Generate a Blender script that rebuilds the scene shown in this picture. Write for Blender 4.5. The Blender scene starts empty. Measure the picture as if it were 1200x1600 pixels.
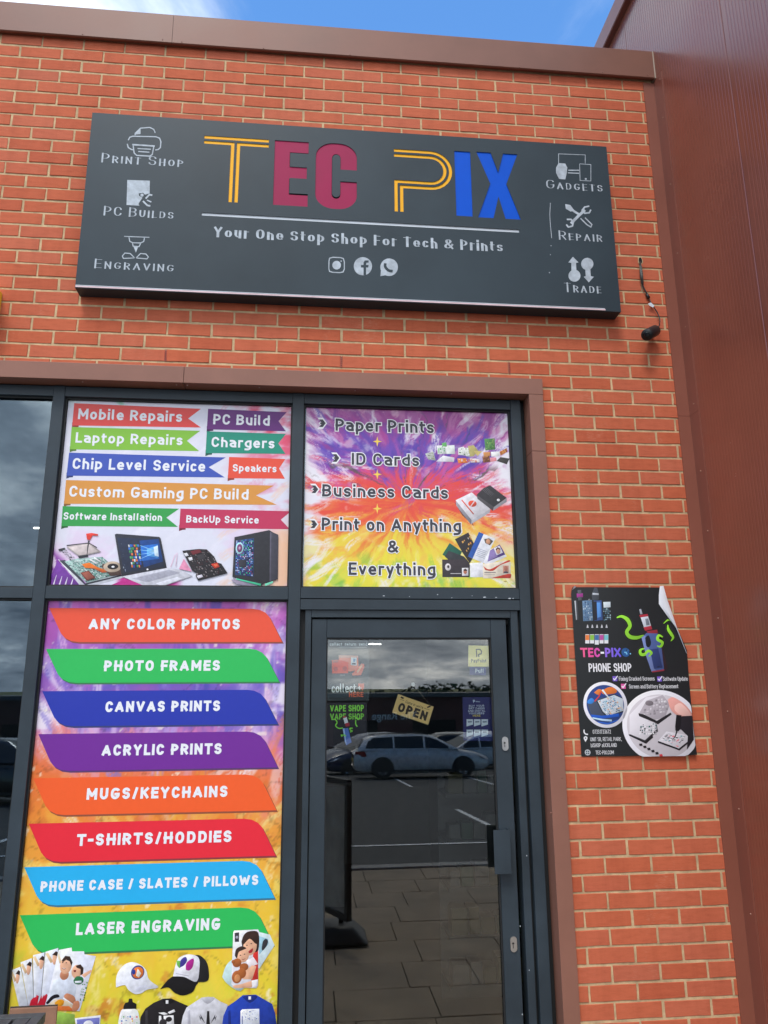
import bpy, bmesh, math, random
import numpy as np
from mathutils import Vector, Matrix

random.seed(7)
RNG = np.random.default_rng(11)
SC = bpy.context.scene
COL = SC.collection
R = math.radians

# ------------------------------------------------------------------ camera
F, CX, CY, CZ = 1162.763, -1.94486, -3.61514, 1.81191
YAW, PIT, ROL = -0.1004339, 0.2345974, -0.0069787


def raydir(u, v):
    rt, up = (u - 600) / F, (800 - v) / F
    c, s = math.cos(ROL), math.sin(ROL)
    rt, up = c * rt - s * up, s * rt + c * up
    c, s = math.cos(PIT), math.sin(PIT)
    y, z = c - s * up, s + c * up
    c, s = math.cos(YAW), math.sin(YAW)
    return Vector((c * rt - s * y, s * rt + c * y, z))


def at(u, v, y=0.0):
    """point of the upright plane at depth y that the photograph shows at (u, v)"""
    d = raydir(u, v)
    t = (y - CY) / d.y
    return CX + t * d.x, CZ + t * d.z


def atx(u, v, X):
    d = raydir(u, v)
    t = (X - CX) / d.x
    return CY + t * d.y, CZ + t * d.z


def atz(u, v, Z):
    d = raydir(u, v)
    t = (Z - CZ) / d.z
    return CX + t * d.x, CY + t * d.y


cam = bpy.data.objects.new('camera', bpy.data.cameras.new('camera'))
COL.objects.link(cam)
fw = raydir(600, 800).normalized()
rt = (raydir(700, 800) - raydir(600, 800)).normalized()
up = rt.cross(fw)
cam.matrix_world = Matrix(((rt.x, up.x, -fw.x, CX), (rt.y, up.y, -fw.y, CY), (rt.z, up.z, -fw.z, CZ), (0, 0, 0, 1)))
cam.data.sensor_fit = 'VERTICAL'
cam.data.sensor_height = 36.0
cam.data.lens = F / 1600 * 36.0
cam.data.clip_start = 0.05
cam.data.clip_end = 6000
SC.camera = cam
SC.cycles.max_bounces = 7
SC.cycles.diffuse_bounces = 3
SC.cycles.glossy_bounces = 4
SC.cycles.transparent_max_bounces = 10

# ------------------------------------------------------------------ sky, sun, exposure
SUN_EL, SUN_AZ = 58, 200          # azimuth clockwise from +Y: the sun is behind the photographer, a little left
w = bpy.data.worlds.new('World')
SC.world = w
w.use_nodes = True
nt = w.node_tree
nt.nodes.clear()


def N(tree, kind, **kw):
    n = tree.nodes.new(kind)
    for k, v in kw.items():
        if k.startswith('_'):
            n.inputs[k[1:].replace('_', ' ')].default_value = v
        else:
            setattr(n, k, v)
    return n


def ramp(tree, stops, interp='LINEAR'):
    n = tree.nodes.new('ShaderNodeValToRGB')
    n.color_ramp.interpolation = interp
    while len(n.color_ramp.elements) < len(stops):
        n.color_ramp.elements.new(0.5)
    for e, (p, c) in zip(n.color_ramp.elements, stops):
        e.position = p
        e.color = c if len(c) == 4 else (*c, 1)
    return n


def math_node(tree, op, a=None, b=None, clamp=False):
    n = tree.nodes.new('ShaderNodeMath')
    n.operation = op
    n.use_clamp = clamp
    for i, x in enumerate((a, b)):
        if x is None:
            continue
        if isinstance(x, (int, float)):
            n.inputs[i].default_value = x
        else:
            tree.links.new(x, n.inputs[i])
    return n.outputs[0]


sky = N(nt, 'ShaderNodeTexSky')
sky.sky_type = 'NISHITA'
sky.sun_disc = False
sky.sun_elevation = R(SUN_EL)
sky.sun_rotation = R(SUN_AZ)
sky.air_density = 1.2
sky.dust_density = 0.4
sky.ozone_density = 2.0
skys = N(nt, 'ShaderNodeMix', data_type='RGBA', blend_type='MULTIPLY')
skys.inputs[0].default_value = 1
nt.links.new(sky.outputs[0], skys.inputs[6])
skys.inputs[7].default_value = (0.092, 0.148, 0.195, 1)
tc = N(nt, 'ShaderNodeTexCoord')
sep = N(nt, 'ShaderNodeSeparateXYZ')
nt.links.new(tc.outputs['Generated'], sep.inputs[0])
zz = math_node(nt, 'ADD', math_node(nt, 'MAXIMUM', sep.outputs[2], 0.0), 0.25)
comb = N(nt, 'ShaderNodeCombineXYZ')
nt.links.new(math_node(nt, 'DIVIDE', sep.outputs[0], zz), comb.inputs[0])
nt.links.new(math_node(nt, 'DIVIDE', sep.outputs[1], zz), comb.inputs[1])
n1 = N(nt, 'ShaderNodeTexNoise', _Scale=1.55, _Detail=9.0, _Roughness=0.56, _Distortion=0.35)
mp = N(nt, 'ShaderNodeMapping')
mp.inputs['Location'].default_value = (4.721, -8.962, 2.227)
nt.links.new(comb.outputs[0], mp.inputs[0])
nt.links.new(mp.outputs[0], n1.inputs['Vector'])
# more cloud towards the side the windows reflect
cov = math_node(nt, 'MULTIPLY_ADD', sep.outputs[1], -0.17)
cov.node.inputs[2].default_value = 0.03
mask_in = math_node(nt, 'ADD', n1.outputs['Fac'], cov)
mask = ramp(nt, [(0.455, (0, 0, 0)), (0.62, (1, 1, 1))], 'EASE')
nt.links.new(mask_in, mask.inputs[0])
n2 = N(nt, 'ShaderNodeTexNoise', _Scale=2.1, _Detail=8.0, _Roughness=0.6, _Distortion=0.2)
mp2 = N(nt, 'ShaderNodeMapping')
mp2.inputs['Location'].default_value = (8.3, 5.2, 1.0)
nt.links.new(comb.outputs[0], mp2.inputs[0])
nt.links.new(mp2.outputs[0], n2.inputs['Vector'])
ccol = ramp(nt, [(0.34, (0.30, 0.36, 0.46)), (0.50, (0.82, 0.90, 1.02)), (0.65, (2.1, 2.1, 2.1))])
nt.links.new(n2.outputs['Fac'], ccol.inputs[0])
cmix = N(nt, 'ShaderNodeMix', data_type='RGBA')
nt.links.new(mask.outputs[0], cmix.inputs[0])
nt.links.new(skys.outputs[2], cmix.inputs[6])
nt.links.new(ccol.outputs[0], cmix.inputs[7])
bg = N(nt, 'ShaderNodeBackground')
bg.inputs[1].default_value = 1.0
nt.links.new(cmix.outputs[2], bg.inputs[0])
wo = N(nt, 'ShaderNodeOutputWorld')
nt.links.new(bg.outputs[0], wo.inputs[0])

sd = bpy.data.lights.new('sun', 'SUN')
sd.energy = 1.5
sd.angle = R(16)
sd.color = (1.0, 0.95, 0.88)
sun = bpy.data.objects.new('sun', sd)
COL.objects.link(sun)
el, az = R(SUN_EL), R(SUN_AZ)
to_sun = Vector((math.sin(az) * math.cos(el), math.cos(az) * math.cos(el), math.sin(el)))
sun.rotation_euler = (-to_sun).to_track_quat('-Z', 'Y').to_euler()
sun.location = (-3, -6, 9)

SC.view_settings.view_transform = 'Standard'
SC.view_settings.look = 'None'
SC.view_settings.gamma = 1
SC.view_settings.exposure = 0.62
SC.view_settings.use_curve_mapping = False


# ------------------------------------------------------------------ materials
def lin(c):
    """sRGB 0..255 -> linear"""
    out = []
    for x in c:
        x = x / 255
        out.append(x / 12.92 if x <= 0.04045 else ((x + 0.055) / 1.055) ** 2.4)
    return tuple(out)


MATS = {}


def mat(name, color, rough=0.5, metal=0.0, var=0.06, vscale=6.0, bump=0.0, bscale=80.0, spec=0.5, stretch=(1, 1, 1), coat=0.0):
    """plain surface with procedural colour drift and fine relief, in world space"""
    if name in MATS:
        return MATS[name]
    m = bpy.data.materials.new(name)
    m.use_nodes = True
    t = m.node_tree
    b = t.nodes['Principled BSDF']
    b.inputs['Roughness'].default_value = rough
    b.inputs['Metallic'].default_value = metal
    b.inputs['Specular IOR Level'].default_value = spec
    b.inputs['Coat Weight'].default_value = coat
    g = N(t, 'ShaderNodeNewGeometry')
    mpn = N(t, 'ShaderNodeMapping')
    mpn.inputs['Scale'].default_value = stretch
    t.links.new(g.outputs['Position'], mpn.inputs[0])
    n = N(t, 'ShaderNodeTexNoise', _Scale=vscale, _Detail=6.0, _Roughness=0.62)
    t.links.new(mpn.outputs[0], n.inputs['Vector'])
    lo = tuple(c * (1 - var * 2) for c in color)
    hi = tuple(min(1, c * (1 + var * 2)) for c in color)
    r = ramp(t, [(0.3, lo), (0.7, hi)])
    t.links.new(n.outputs['Fac'], r.inputs[0])
    t.links.new(r.outputs[0], b.inputs['Base Color'])
    rr = math_node(t, 'MULTIPLY_ADD', n.outputs['Fac'], 0.25)
    rr.node.inputs[2].default_value = max(0.0, rough - 0.125)
    t.links.new(rr, b.inputs['Roughness'])
    if bump:
        n3 = N(t, 'ShaderNodeTexNoise', _Scale=bscale, _Detail=4.0, _Roughness=0.6)
        t.links.new(mpn.outputs[0], n3.inputs['Vector'])
        bp = N(t, 'ShaderNodeBump', _Strength=bump, _Distance=0.002)
        t.links.new(n3.outputs['Fac'], bp.inputs['Height'])
        t.links.new(bp.outputs[0], b.inputs['Normal'])
    MATS[name] = m
    return m


def brick_material():
    m = bpy.data.materials.new('brick_clay')
    m.use_nodes = True
    t = m.node_tree
    b = t.nodes['Principled BSDF']
    b.inputs['Roughness'].default_value = 0.82
    b.inputs['Specular IOR Level'].default_value = 0.25
    g = N(t, 'ShaderNodeNewGeometry')
    oi = N(t, 'ShaderNodeObjectInfo')
    rnd = math_node(t, 'FRACT', math_node(t, 'ADD', g.outputs['Random Per Island'], oi.outputs['Random']))
    base = ramp(t, [(0.0, (0.455, 0.101, 0.047)), (0.18, (0.49, 0.114, 0.051)), (0.5, (0.505, 0.123, 0.058)),
                    (0.8, (0.49, 0.121, 0.062)), (0.94, (0.515, 0.136, 0.070)), (1.0, (0.45, 0.116, 0.062))])
    t.links.new(rnd, base.inputs[0])
    mp1 = N(t, 'ShaderNodeMapping')
    mp1.inputs['Scale'].default_value = (1, 1, 4.5)
    t.links.new(g.outputs['Position'], mp1.inputs[0])
    n = N(t, 'ShaderNodeTexNoise', _Scale=14.0, _Detail=8.0, _Roughness=0.68)
    t.links.new(mp1.outputs[0], n.inputs['Vector'])
    drift = ramp(t, [(0.26, (0.84, 0.81, 0.79)), (0.50, (1, 1, 1)), (0.76, (1.08, 1.11, 1.14))])
    t.links.new(n.outputs['Fac'], drift.inputs[0])
    mx = N(t, 'ShaderNodeMix', data_type='RGBA', blend_type='MULTIPLY')
    mx.inputs[0].default_value = 1
    t.links.new(base.outputs[0], mx.inputs[6])
    t.links.new(drift.outputs[0], mx.inputs[7])
    # lime bloom and mortar smears, in patches of the wall
    n2 = N(t, 'ShaderNodeTexNoise', _Scale=2.3, _Detail=9.0, _Roughness=0.72)
    t.links.new(g.outputs['Position'], n2.inputs['Vector'])
    n4 = N(t, 'ShaderNodeTexNoise', _Scale=38.0, _Detail=5.0, _Roughness=0.7)
    t.links.new(mp1.outputs[0], n4.inputs['Vector'])
    sm = ramp(t, [(0.58, (0, 0, 0)), (0.74, (0.45, 0.45, 0.45))])
    t.links.new(math_node(t, 'ADD', math_node(t, 'MULTIPLY', n2.outputs['Fac'], 0.62), math_node(t, 'MULTIPLY', n4.outputs['Fac'], 0.42)), sm.inputs[0])
    # faint run marks down the wall
    mp5 = N(t, 'ShaderNodeMapping')
    mp5.inputs['Scale'].default_value = (7, 1, 0.45)
    t.links.new(g.outputs['Position'], mp5.inputs[0])
    n5 = N(t, 'ShaderNodeTexNoise', _Scale=1.3, _Detail=7.0, _Roughness=0.65)
    t.links.new(mp5.outputs[0], n5.inputs['Vector'])
    run = ramp(t, [(0.32, (0.89, 0.87, 0.86)), (0.52, (1, 1, 1)), (0.72, (1.05, 1.07, 1.09))])
    t.links.new(n5.outputs['Fac'], run.inputs[0])
    mxr = N(t, 'ShaderNodeMix', data_type='RGBA', blend_type='MULTIPLY')
    mxr.inputs[0].default_value = 1
    t.links.new(mx.outputs[2], mxr.inputs[6])
    t.links.new(run.outputs[0], mxr.inputs[7])
    mx2 = N(t, 'ShaderNodeMix', data_type='RGBA')
    t.links.new(sm.outputs[0], mx2.inputs[0])
    t.links.new(mxr.outputs[2], mx2.inputs[6])
    mx2.inputs[7].default_value = (0.58, 0.36, 0.25, 1)
    t.links.new(mx2.outputs[2], b.inputs['Base Color'])
    mp3 = N(t, 'ShaderNodeMapping')
    mp3.inputs['Scale'].default_value = (1, 1, 7)
    t.links.new(g.outputs['Position'], mp3.inputs[0])
    n3 = N(t, 'ShaderNodeTexNoise', _Scale=70.0, _Detail=6.0, _Roughness=0.7)
    t.links.new(mp3.outputs[0], n3.inputs['Vector'])
    bp = N(t, 'ShaderNodeBump', _Strength=0.55, _Distance=0.0025)
    t.links.new(n3.outputs['Fac'], bp.inputs['Height'])
    t.links.new(bp.outputs[0], b.inputs['Normal'])
    return m


def glass_material(name, tint=0.86, boost=3.2, sheen=(0.93, 0.97, 1.0)):
    m = bpy.data.materials.new(name)
    m.use_nodes = True
    t = m.node_tree
    t.nodes.clear()
    out = N(t, 'ShaderNodeOutputMaterial')
    fr = N(t, 'ShaderNodeFresnel')
    fr.inputs[0].default_value = 1.5
    fac = math_node(t, 'MULTIPLY', fr.outputs[0], boost, clamp=True)
    g = N(t, 'ShaderNodeNewGeometry')
    n = N(t, 'ShaderNodeTexNoise', _Scale=1.6, _Detail=0.0)
    t.links.new(g.outputs['Position'], n.inputs['Vector'])
    bp = N(t, 'ShaderNodeBump', _Strength=0.012, _Distance=0.02)
    t.links.new(n.outputs['Fac'], bp.inputs['Height'])
    tr = N(t, 'ShaderNodeBsdfTransparent')
    tr.inputs[0].default_value = (tint * 0.96, tint, tint * 0.99, 1)
    gl = N(t, 'ShaderNodeBsdfGlossy')
    gl.inputs['Roughness'].default_value = 0.0
    gl.inputs['Color'].default_value = (*sheen, 1)
    t.links.new(bp.outputs[0], gl.inputs['Normal'])
    mx = N(t, 'ShaderNodeMixShader')
    t.links.new(fac, mx.inputs[0])
    t.links.new(tr.outputs[0], mx.inputs[1])
    t.links.new(gl.outputs[0], mx.inputs[2])
    t.links.new(mx.outputs[0], out.inputs[0])
    return m


def print_material(name, rough=0.30, spec=0.35, gain=0.86, noise=0.015):
    """printed sheet: ink colour comes from the mesh's colour attribute"""
    m = bpy.data.materials.new(name)
    m.use_nodes = True
    t = m.node_tree
    b = t.nodes['Principled BSDF']
    b.inputs['Roughness'].default_value = rough
    b.inputs['Specular IOR Level'].default_value = spec
    a = N(t, 'ShaderNodeAttribute')
    a.attribute_name = 'Ink'
    g = N(t, 'ShaderNodeNewGeometry')
    n = N(t, 'ShaderNodeTexNoise', _Scale=45.0, _Detail=5.0)
    t.links.new(g.outputs['Position'], n.inputs['Vector'])
    r = ramp(t, [(0.3, (gain * (1 - noise),) * 3), (0.7, (gain * (1 + noise),) * 3)])
    t.links.new(n.outputs['Fac'], r.inputs[0])
    mx = N(t, 'ShaderNodeMix', data_type='RGBA', blend_type='MULTIPLY')
    mx.inputs[0].default_value = 1
    t.links.new(a.outputs['Color'], mx.inputs[6])
    t.links.new(r.outputs[0], mx.inputs[7])
    t.links.new(mx.outputs[2], b.inputs['Base Color'])
    n2 = N(t, 'ShaderNodeTexNoise', _Scale=5.0, _Detail=3.0)
    t.links.new(g.outputs['Position'], n2.inputs['Vector'])
    bp = N(t, 'ShaderNodeBump', _Strength=0.10, _Distance=0.01)
    t.links.new(n2.outputs['Fac'], bp.inputs['Height'])
    t.links.new(bp.outputs[0], b.inputs['Normal'])
    return m


def emit_mat(name, color, strength):
    m = bpy.data.materials.new(name)
    m.use_nodes = True
    b = m.node_tree.nodes['Principled BSDF']
    b.inputs['Base Color'].default_value = (*color, 1)
    b.inputs['Emission Color'].default_value = (*color, 1)
    b.inputs['Emission Strength'].default_value = strength
    return m


M_BRICK = brick_material()
M_MORTAR = mat('mortar', (0.50, 0.365, 0.21), 0.9, var=0.15, vscale=16, bump=0.9, bscale=160, spec=0.2)
M_COPING = mat('brown_coated_coping', (0.190, 0.082, 0.057), 0.45, var=0.07, vscale=1.6, bump=0.08, bscale=9, spec=0.32)
M_TRIM = mat('brown_coated_trim', (0.235, 0.105, 0.074), 0.45, var=0.07, vscale=2.0, bump=0.08, bscale=9, spec=0.35)
M_CLAD = mat('brown_ribbed_cladding', (0.235, 0.072, 0.045), 0.24, var=0.06, vscale=1.2, spec=0.6)
M_FLASH = mat('brown_flashing', (0.225, 0.074, 0.048), 0.36, var=0.05, vscale=1.4)
M_FRAME = mat('anthracite_frame', (0.027, 0.039, 0.050), 0.45, var=0.10, vscale=4, bump=0.05, bscale=30, spec=0.3)
M_RIVET = mat('worn_rivet', (0.40, 0.22, 0.15), 0.4)
M_GASKET_GAP = mat('black_gasket_and_gap', (0.008, 0.009, 0.010), 0.6)
M_SIGN = mat('slate_grey_sign_coating', (0.026, 0.041, 0.052), 0.42, var=0.10, vscale=1.1, bump=0.10, bscale=2.5, spec=0.22)
M_ACR_W = mat('white_acrylic', (0.56, 0.61, 0.66), 0.4, var=0.05, spec=0.2)
M_ICON = mat('greyed_white_inlay', (0.40, 0.45, 0.50), 0.45, var=0.12, vscale=30, spec=0.2)
M_ACR_Y = mat('amber_acrylic', (0.86, 0.42, 0.02), 0.5, var=0.02, spec=0.15)
M_ACR_M = mat('magenta_acrylic', (0.30, 0.014, 0.070), 0.5, var=0.03, spec=0.15)
M_ACR_B = mat('blue_acrylic', (0.0, 0.082, 0.55), 0.5, var=0.03, spec=0.12)
M_FILM = mat('pinkish_film_edge', (0.70, 0.52, 0.55), 0.3)
M_BLACK = mat('black_plastic', (0.012, 0.012, 0.014), 0.42, var=0.1)
M_STEEL = mat('brushed_steel', (0.55, 0.54, 0.52), 0.32, metal=1.0, var=0.05)
M_WEEP = mat('red_weep_plastic', (0.33, 0.035, 0.02), 0.5)
M_DARK = mat('near_black', (0.004, 0.004, 0.004), 0.9)
M_YELLOW = mat('yellow_sign_coating', (0.78, 0.50, 0.02), 0.4)
M_GLASS = glass_material('window_glass', 0.80, 2.3, (0.70, 0.86, 1.0))
M_GLASS_D = glass_material('door_glass', 0.99, 2.05, (1.0, 0.98, 0.95))
M_PRINT = print_material('printed_vinyl')
M_PHOTO = print_material('printed_photo', noise=0.16)
M_PRINT_IN = print_material('printed_sticker', gain=1.2)
M_PAPER = print_material('printed_poster_paper', rough=0.34, spec=0.4, gain=0.9)
M_LIGHT = emit_mat('lamp_diffuser', (1, 0.97, 0.92), 6.0)
M_ROOM = mat('shop_interior_wall', (0.10, 0.095, 0.09), 0.8)
M_ROOMF = mat('shop_floor', (0.06, 0.055, 0.05), 0.6)
M_SLAB = mat('concrete_paving', (0.26, 0.205, 0.145), 0.85, var=0.13, vscale=3.5, bump=0.5, bscale=90)
M_BED = mat('paving_joint_sand', (0.07, 0.06, 0.05), 0.9)
M_ASPHALT = mat('asphalt', (0.045, 0.044, 0.043), 0.85, var=0.15, vscale=1.2, bump=0.5, bscale=60)
M_LINE = mat('white_road_paint', (0.72, 0.72, 0.70), 0.7, var=0.1, vscale=8)
M_KERB = mat('concrete_kerb', (0.30, 0.29, 0.27), 0.85, var=0.1)
M_WOOD = mat('grey_slat_composite', (0.055, 0.058, 0.060), 0.55, var=0.15, vscale=20, stretch=(6, 1, 1))
M_CARD = mat('brown_cardboard', (0.26, 0.135, 0.085), 0.85, var=0.08, vscale=15)


# ------------------------------------------------------------------ mesh helpers
def link(o, parent=None):
    COL.objects.link(o)
    if parent is not None:
        o.parent = parent
        if parent.type == 'EMPTY' and parent.parent is None:
            o.matrix_parent_inverse = Matrix.Translation(-parent.location)
    return o


def thing(name, label, cat, loc=(0, 0, 0), group=None):
    o = bpy.data.objects.new(name, None)
    o.empty_display_size = 0.1
    o.location = loc
    COL.objects.link(o)
    tag(o, label, cat, group)
    return o


def tag(o, label=None, cat=None, group=None, kind=None):
    if label:
        o['label'] = label
    if cat:
        o['category'] = cat
    if group:
        o['group'] = group
    if kind:
        o['kind'] = kind
    return o


def mobj(name, verts, faces, m, parent=None, smooth=False):
    me = bpy.data.meshes.new(name)
    me.from_pydata([tuple(v) for v in verts], [], faces)
    me.update()
    me.materials.append(m)
    if smooth:
        me.polygons.foreach_set('use_smooth', [True] * len(me.polygons))
    return link(bpy.data.objects.new(name, me), parent)


BOXF = [(0, 3, 2, 1), (4, 5, 6, 7), (0, 1, 5, 4), (1, 2, 6, 5), (2, 3, 7, 6), (3, 0, 4, 7)]


def boxv(x0, x1, y0, y1, z0, z1):
    return [(x0, y0, z0), (x1, y0, z0), (x1, y1, z0), (x0, y1, z0), (x0, y0, z1), (x1, y0, z1), (x1, y1, z1), (x0, y1, z1)]


def box(name, x0, x1, y0, y1, z0, z1, m, parent=None, bevel=0.0):
    v = boxv(min(x0, x1), max(x0, x1), min(y0, y1), max(y0, y1), min(z0, z1), max(z0, z1))
    if not bevel:
        return mobj(name, v, BOXF, m, parent)
    bm = bmesh.new()
    vs = [bm.verts.new(p) for p in v]
    for f in BOXF:
        bm.faces.new([vs[i] for i in f])
    bmesh.ops.bevel(bm, geom=bm.edges[:], offset=bevel, segments=2, profile=0.6, affect='EDGES')
    return bobj(name, bm, m, parent)


def bobj(name, bm, m, parent=None, smooth=False):
    me = bpy.data.meshes.new(name)
    bmesh.ops.recalc_face_normals(bm, faces=bm.faces[:])
    bm.to_mesh(me)
    bm.free()
    me.materials.append(m)
    if smooth:
        me.polygons.foreach_set('use_smooth', [True] * len(me.polygons))
    return link(bpy.data.objects.new(name, me), parent)


def tube_geo(pts, r, n=8, V=None, Fc=None):
    V = [] if V is None else V
    Fc = [] if Fc is None else Fc
    pts = [Vector(p) for p in pts]
    base = len(V)
    rs = r if isinstance(r, (list, tuple)) else [r] * len(pts)
    for i, p in enumerate(pts):
        d = (pts[min(i + 1, len(pts) - 1)] - pts[max(i - 1, 0)]).normalized()
        a = d.cross(Vector((0.31, 0.2, 0.93)))
        if a.length < 1e-3:
            a = d.cross(Vector((1, 0, 0)))
        a.normalize()
        b = d.cross(a)
        for k in range(n):
            an = 2 * math.pi * k / n
            V.append(p + (a * math.cos(an) + b * math.sin(an)) * rs[i])
    for i in range(len(pts) - 1):
        for k in range(n):
            k2 = (k + 1) % n
            Fc.append((base + i * n + k, base + i * n + k2, base + (i + 1) * n + k2, base + (i + 1) * n + k))
    Fc.append(tuple(base + k for k in range(n))[::-1])
    Fc.append(tuple(base + (len(pts) - 1) * n + k for k in range(n)))
    return V, Fc


def tube(name, pts, r, m, parent=None, n=8):
    V, Fc = tube_geo(pts, r, n)
    return mobj(name, V, Fc, m, parent, smooth=True)


def dome(name, p, axis, r, h, m, parent):
    """small screw or rivet head"""
    ax = Vector(axis).normalized()
    a = ax.orthogonal().normalized()
    b = ax.cross(a)
    p = Vector(p)
    V, Fc = [], []
    for q, (rr, hh) in enumerate(((1, 0), (0.92, 0.55), (0.55, 0.92))):
        for k in range(8):
            an = math.pi * k / 4
            V.append(p + (a * math.cos(an) + b * math.sin(an)) * r * rr + ax * h * hh)
    for q in range(2):
        for k in range(8):
            k2 = (k + 1) % 8
            Fc.append((q * 8 + k, q * 8 + k2, q * 8 + 8 + k2, q * 8 + 8 + k))
    Fc.append(tuple(range(16, 24)))
    return mobj(name, V, Fc, m, parent, smooth=True)


def prism(name, pts, y0, y1, m, parent=None):
    """polygon in the upright plane, from depth y0 (front) back to y1; pts are (X, Z)"""
    n = len(pts)
    a = sum(pts[i][0] * pts[(i + 1) % n][1] - pts[(i + 1) % n][0] * pts[i][1] for i in range(n))
    if a < 0:
        pts = pts[::-1]
    V = [(x, y0, z) for x, z in pts] + [(x, y1, z) for x, z in pts]
    Fc = [tuple(range(n)), tuple(range(2 * n - 1, n - 1, -1))]
    for i in range(n):
        j = (i + 1) % n
        Fc.append((j, i, n + i, n + j))
    return mobj(name, V, Fc, m, parent)


# ------------------------------------------------------------------ print helpers (flat artwork on a plane at depth y)
def px_scale(u, v, y):
    a, b = at(u, v, y), at(u + 1, v, y)
    c = at(u, v + 1, y)
    return b[0] - a[0], a[1] - c[1]


def inkmesh(name, polys, y, m, parent, step=1.2e-4, model=0.0):
    """polys: [(rgb255, [(X, Z)...])]; later polygons lie a hair in front"""
    V, Fc, Ck = [], [], []
    for i, (c, pts) in enumerate(polys):
        n = len(pts)
        a = sum(pts[k][0] * pts[(k + 1) % n][1] - pts[(k + 1) % n][0] * pts[k][1] for k in range(n))
        if a < 0:
            pts = pts[::-1]
        b = len(V)
        V += [(x, y - i * step, z) for x, z in pts]
        Fc.append(tuple(range(b, b + n)))
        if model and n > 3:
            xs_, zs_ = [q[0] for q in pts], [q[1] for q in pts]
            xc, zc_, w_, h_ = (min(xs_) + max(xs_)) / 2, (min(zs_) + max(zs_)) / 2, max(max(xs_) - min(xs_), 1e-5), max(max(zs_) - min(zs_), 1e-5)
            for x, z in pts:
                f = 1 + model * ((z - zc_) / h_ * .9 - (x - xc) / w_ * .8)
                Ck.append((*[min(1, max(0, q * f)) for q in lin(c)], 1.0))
        else:
            Ck += [(*lin(c), 1.0)] * n
    o = mobj(name, V, Fc, m, parent)
    at_ = o.data.color_attributes.new('Ink', 'FLOAT_COLOR', 'POINT')
    at_.data.foreach_set('color', np.array(Ck, dtype=np.float32).ravel())
    return o


def P(pts, y):
    return [at(u, v, y) for u, v in pts]


def rect(u0, v0, u1, v1, y):
    a, b = at(u0, v0, y), at(u1, v1, y)
    return [(a[0], a[1]), (b[0], a[1]), (b[0], b[1]), (a[0], b[1])]


def ell(u, v, ru, rv, y, n=24, a0=0, a1=360, rot=0):
    X, Z = at(u, v, y)
    sx, sz = px_scale(u, v, y)
    out = []
    m_ = n if abs(a1 - a0) >= 360 else n + 1
    for k in range(m_):
        a = R(a0 + (a1 - a0) * k / n)
        x, z = math.cos(a) * ru * sx, math.sin(a) * rv * sz
        c, s = math.cos(R(rot)), math.sin(R(rot))
        out.append((X + x * c - z * s, Z + x * s + z * c))
    return out


def quadgrid(corners, cells, rnd, cols, fill=0.85, jit=0.25):
    """random little patches filling a pixel quad TL,TR,BR,BL: circuit boards, screens, leaflets"""
    out = []
    nx, ny = cells
    for i in range(nx):
        for j in range(ny):
            if rnd.random() > fill:
                continue
            s0 = (i + rnd.random() * jit) / nx
            s1 = (i + 1 - rnd.random() * jit * 2) / nx
            t0 = (j + rnd.random() * jit) / ny
            t1 = (j + 1 - rnd.random() * jit * 2) / ny
            pts = []
            for s, t in ((s0, t0), (s1, t0), (s1, t1), (s0, t1)):
                (ax, ay), (bx, by), (cx_, cy_), (dx, dy) = corners
                pts.append(((ax * (1 - s) + bx * s) * (1 - t) + (dx * (1 - s) + cx_ * s) * t,
                            (ay * (1 - s) + by * s) * (1 - t) + (dy * (1 - s) + cy_ * s) * t))
            out.append((rnd.choice(cols), pts))
    return out


def stroke(pts, wd):
    """a tapered or even ribbon along pixel points; wd is a width or list of widths"""
    L, Rr = [], []
    n = len(pts)
    ws = wd if isinstance(wd, (list, tuple)) else [wd] * n
    for i in range(n):
        a, b = pts[max(i - 1, 0)], pts[min(i + 1, n - 1)]
        dx, dy = b[0] - a[0], b[1] - a[1]
        l = math.hypot(dx, dy) or 1
        nx, ny = -dy / l * ws[i] / 2, dx / l * ws[i] / 2
        L.append((pts[i][0] + nx, pts[i][1] + ny))
        Rr.append((pts[i][0] - nx, pts[i][1] - ny))
    return L + Rr[::-1]


def smooth(pts, n=6):
    """Catmull-Rom through pixel points"""
    out = []
    for i in range(len(pts) - 1):
        p0, p1, p2, p3 = pts[max(i - 1, 0)], pts[i], pts[i + 1], pts[min(i + 2, len(pts) - 1)]
        for k in range(n):
            t = k / n
            out.append(tuple(0.5 * (2 * p1[d] + (p2[d] - p0[d]) * t + (2 * p0[d] - 5 * p1[d] + 4 * p2[d] - p3[d]) * t * t
                                    + (3 * p1[d] - p0[d] - 3 * p2[d] + p3[d]) * t ** 3) for d in (0, 1)))
    out.append(pts[-1])
    return out


_cap = {}


def glyphs(s, bold, small=False, spacing=1.0):
    cu = bpy.data.curves.new('glyphs', 'FONT')
    cu.body = s
    cu.offset = bold
    cu.resolution_u = 3
    cu.space_character = spacing
    if small:
        cu.small_caps_scale = 0.74
        for f in cu.body_format:
            f.use_small_caps = True
    o = bpy.data.objects.new('glyphs', cu)
    COL.objects.link(o)
    bpy.context.view_layer.update()
    me = bpy.data.meshes.new_from_object(o.evaluated_get(bpy.context.evaluated_depsgraph_get()))
    n = len(me.vertices)
    co = np.empty(n * 3, dtype=np.float32)
    me.vertices.foreach_get('co', co)
    co = co.reshape(-1, 3)
    fc = [tuple(p.vertices) for p in me.polygons]
    bpy.data.objects.remove(o)
    bpy.data.curves.remove(cu)
    bpy.data.meshes.remove(me)
    return co, fc


def cap_height():
    if 'h' not in _cap:
        co, _ = glyphs('H', 0.0)
        _cap['h'] = float(co[:, 1].max() - co[:, 1].min())
    return _cap['h']


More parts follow.
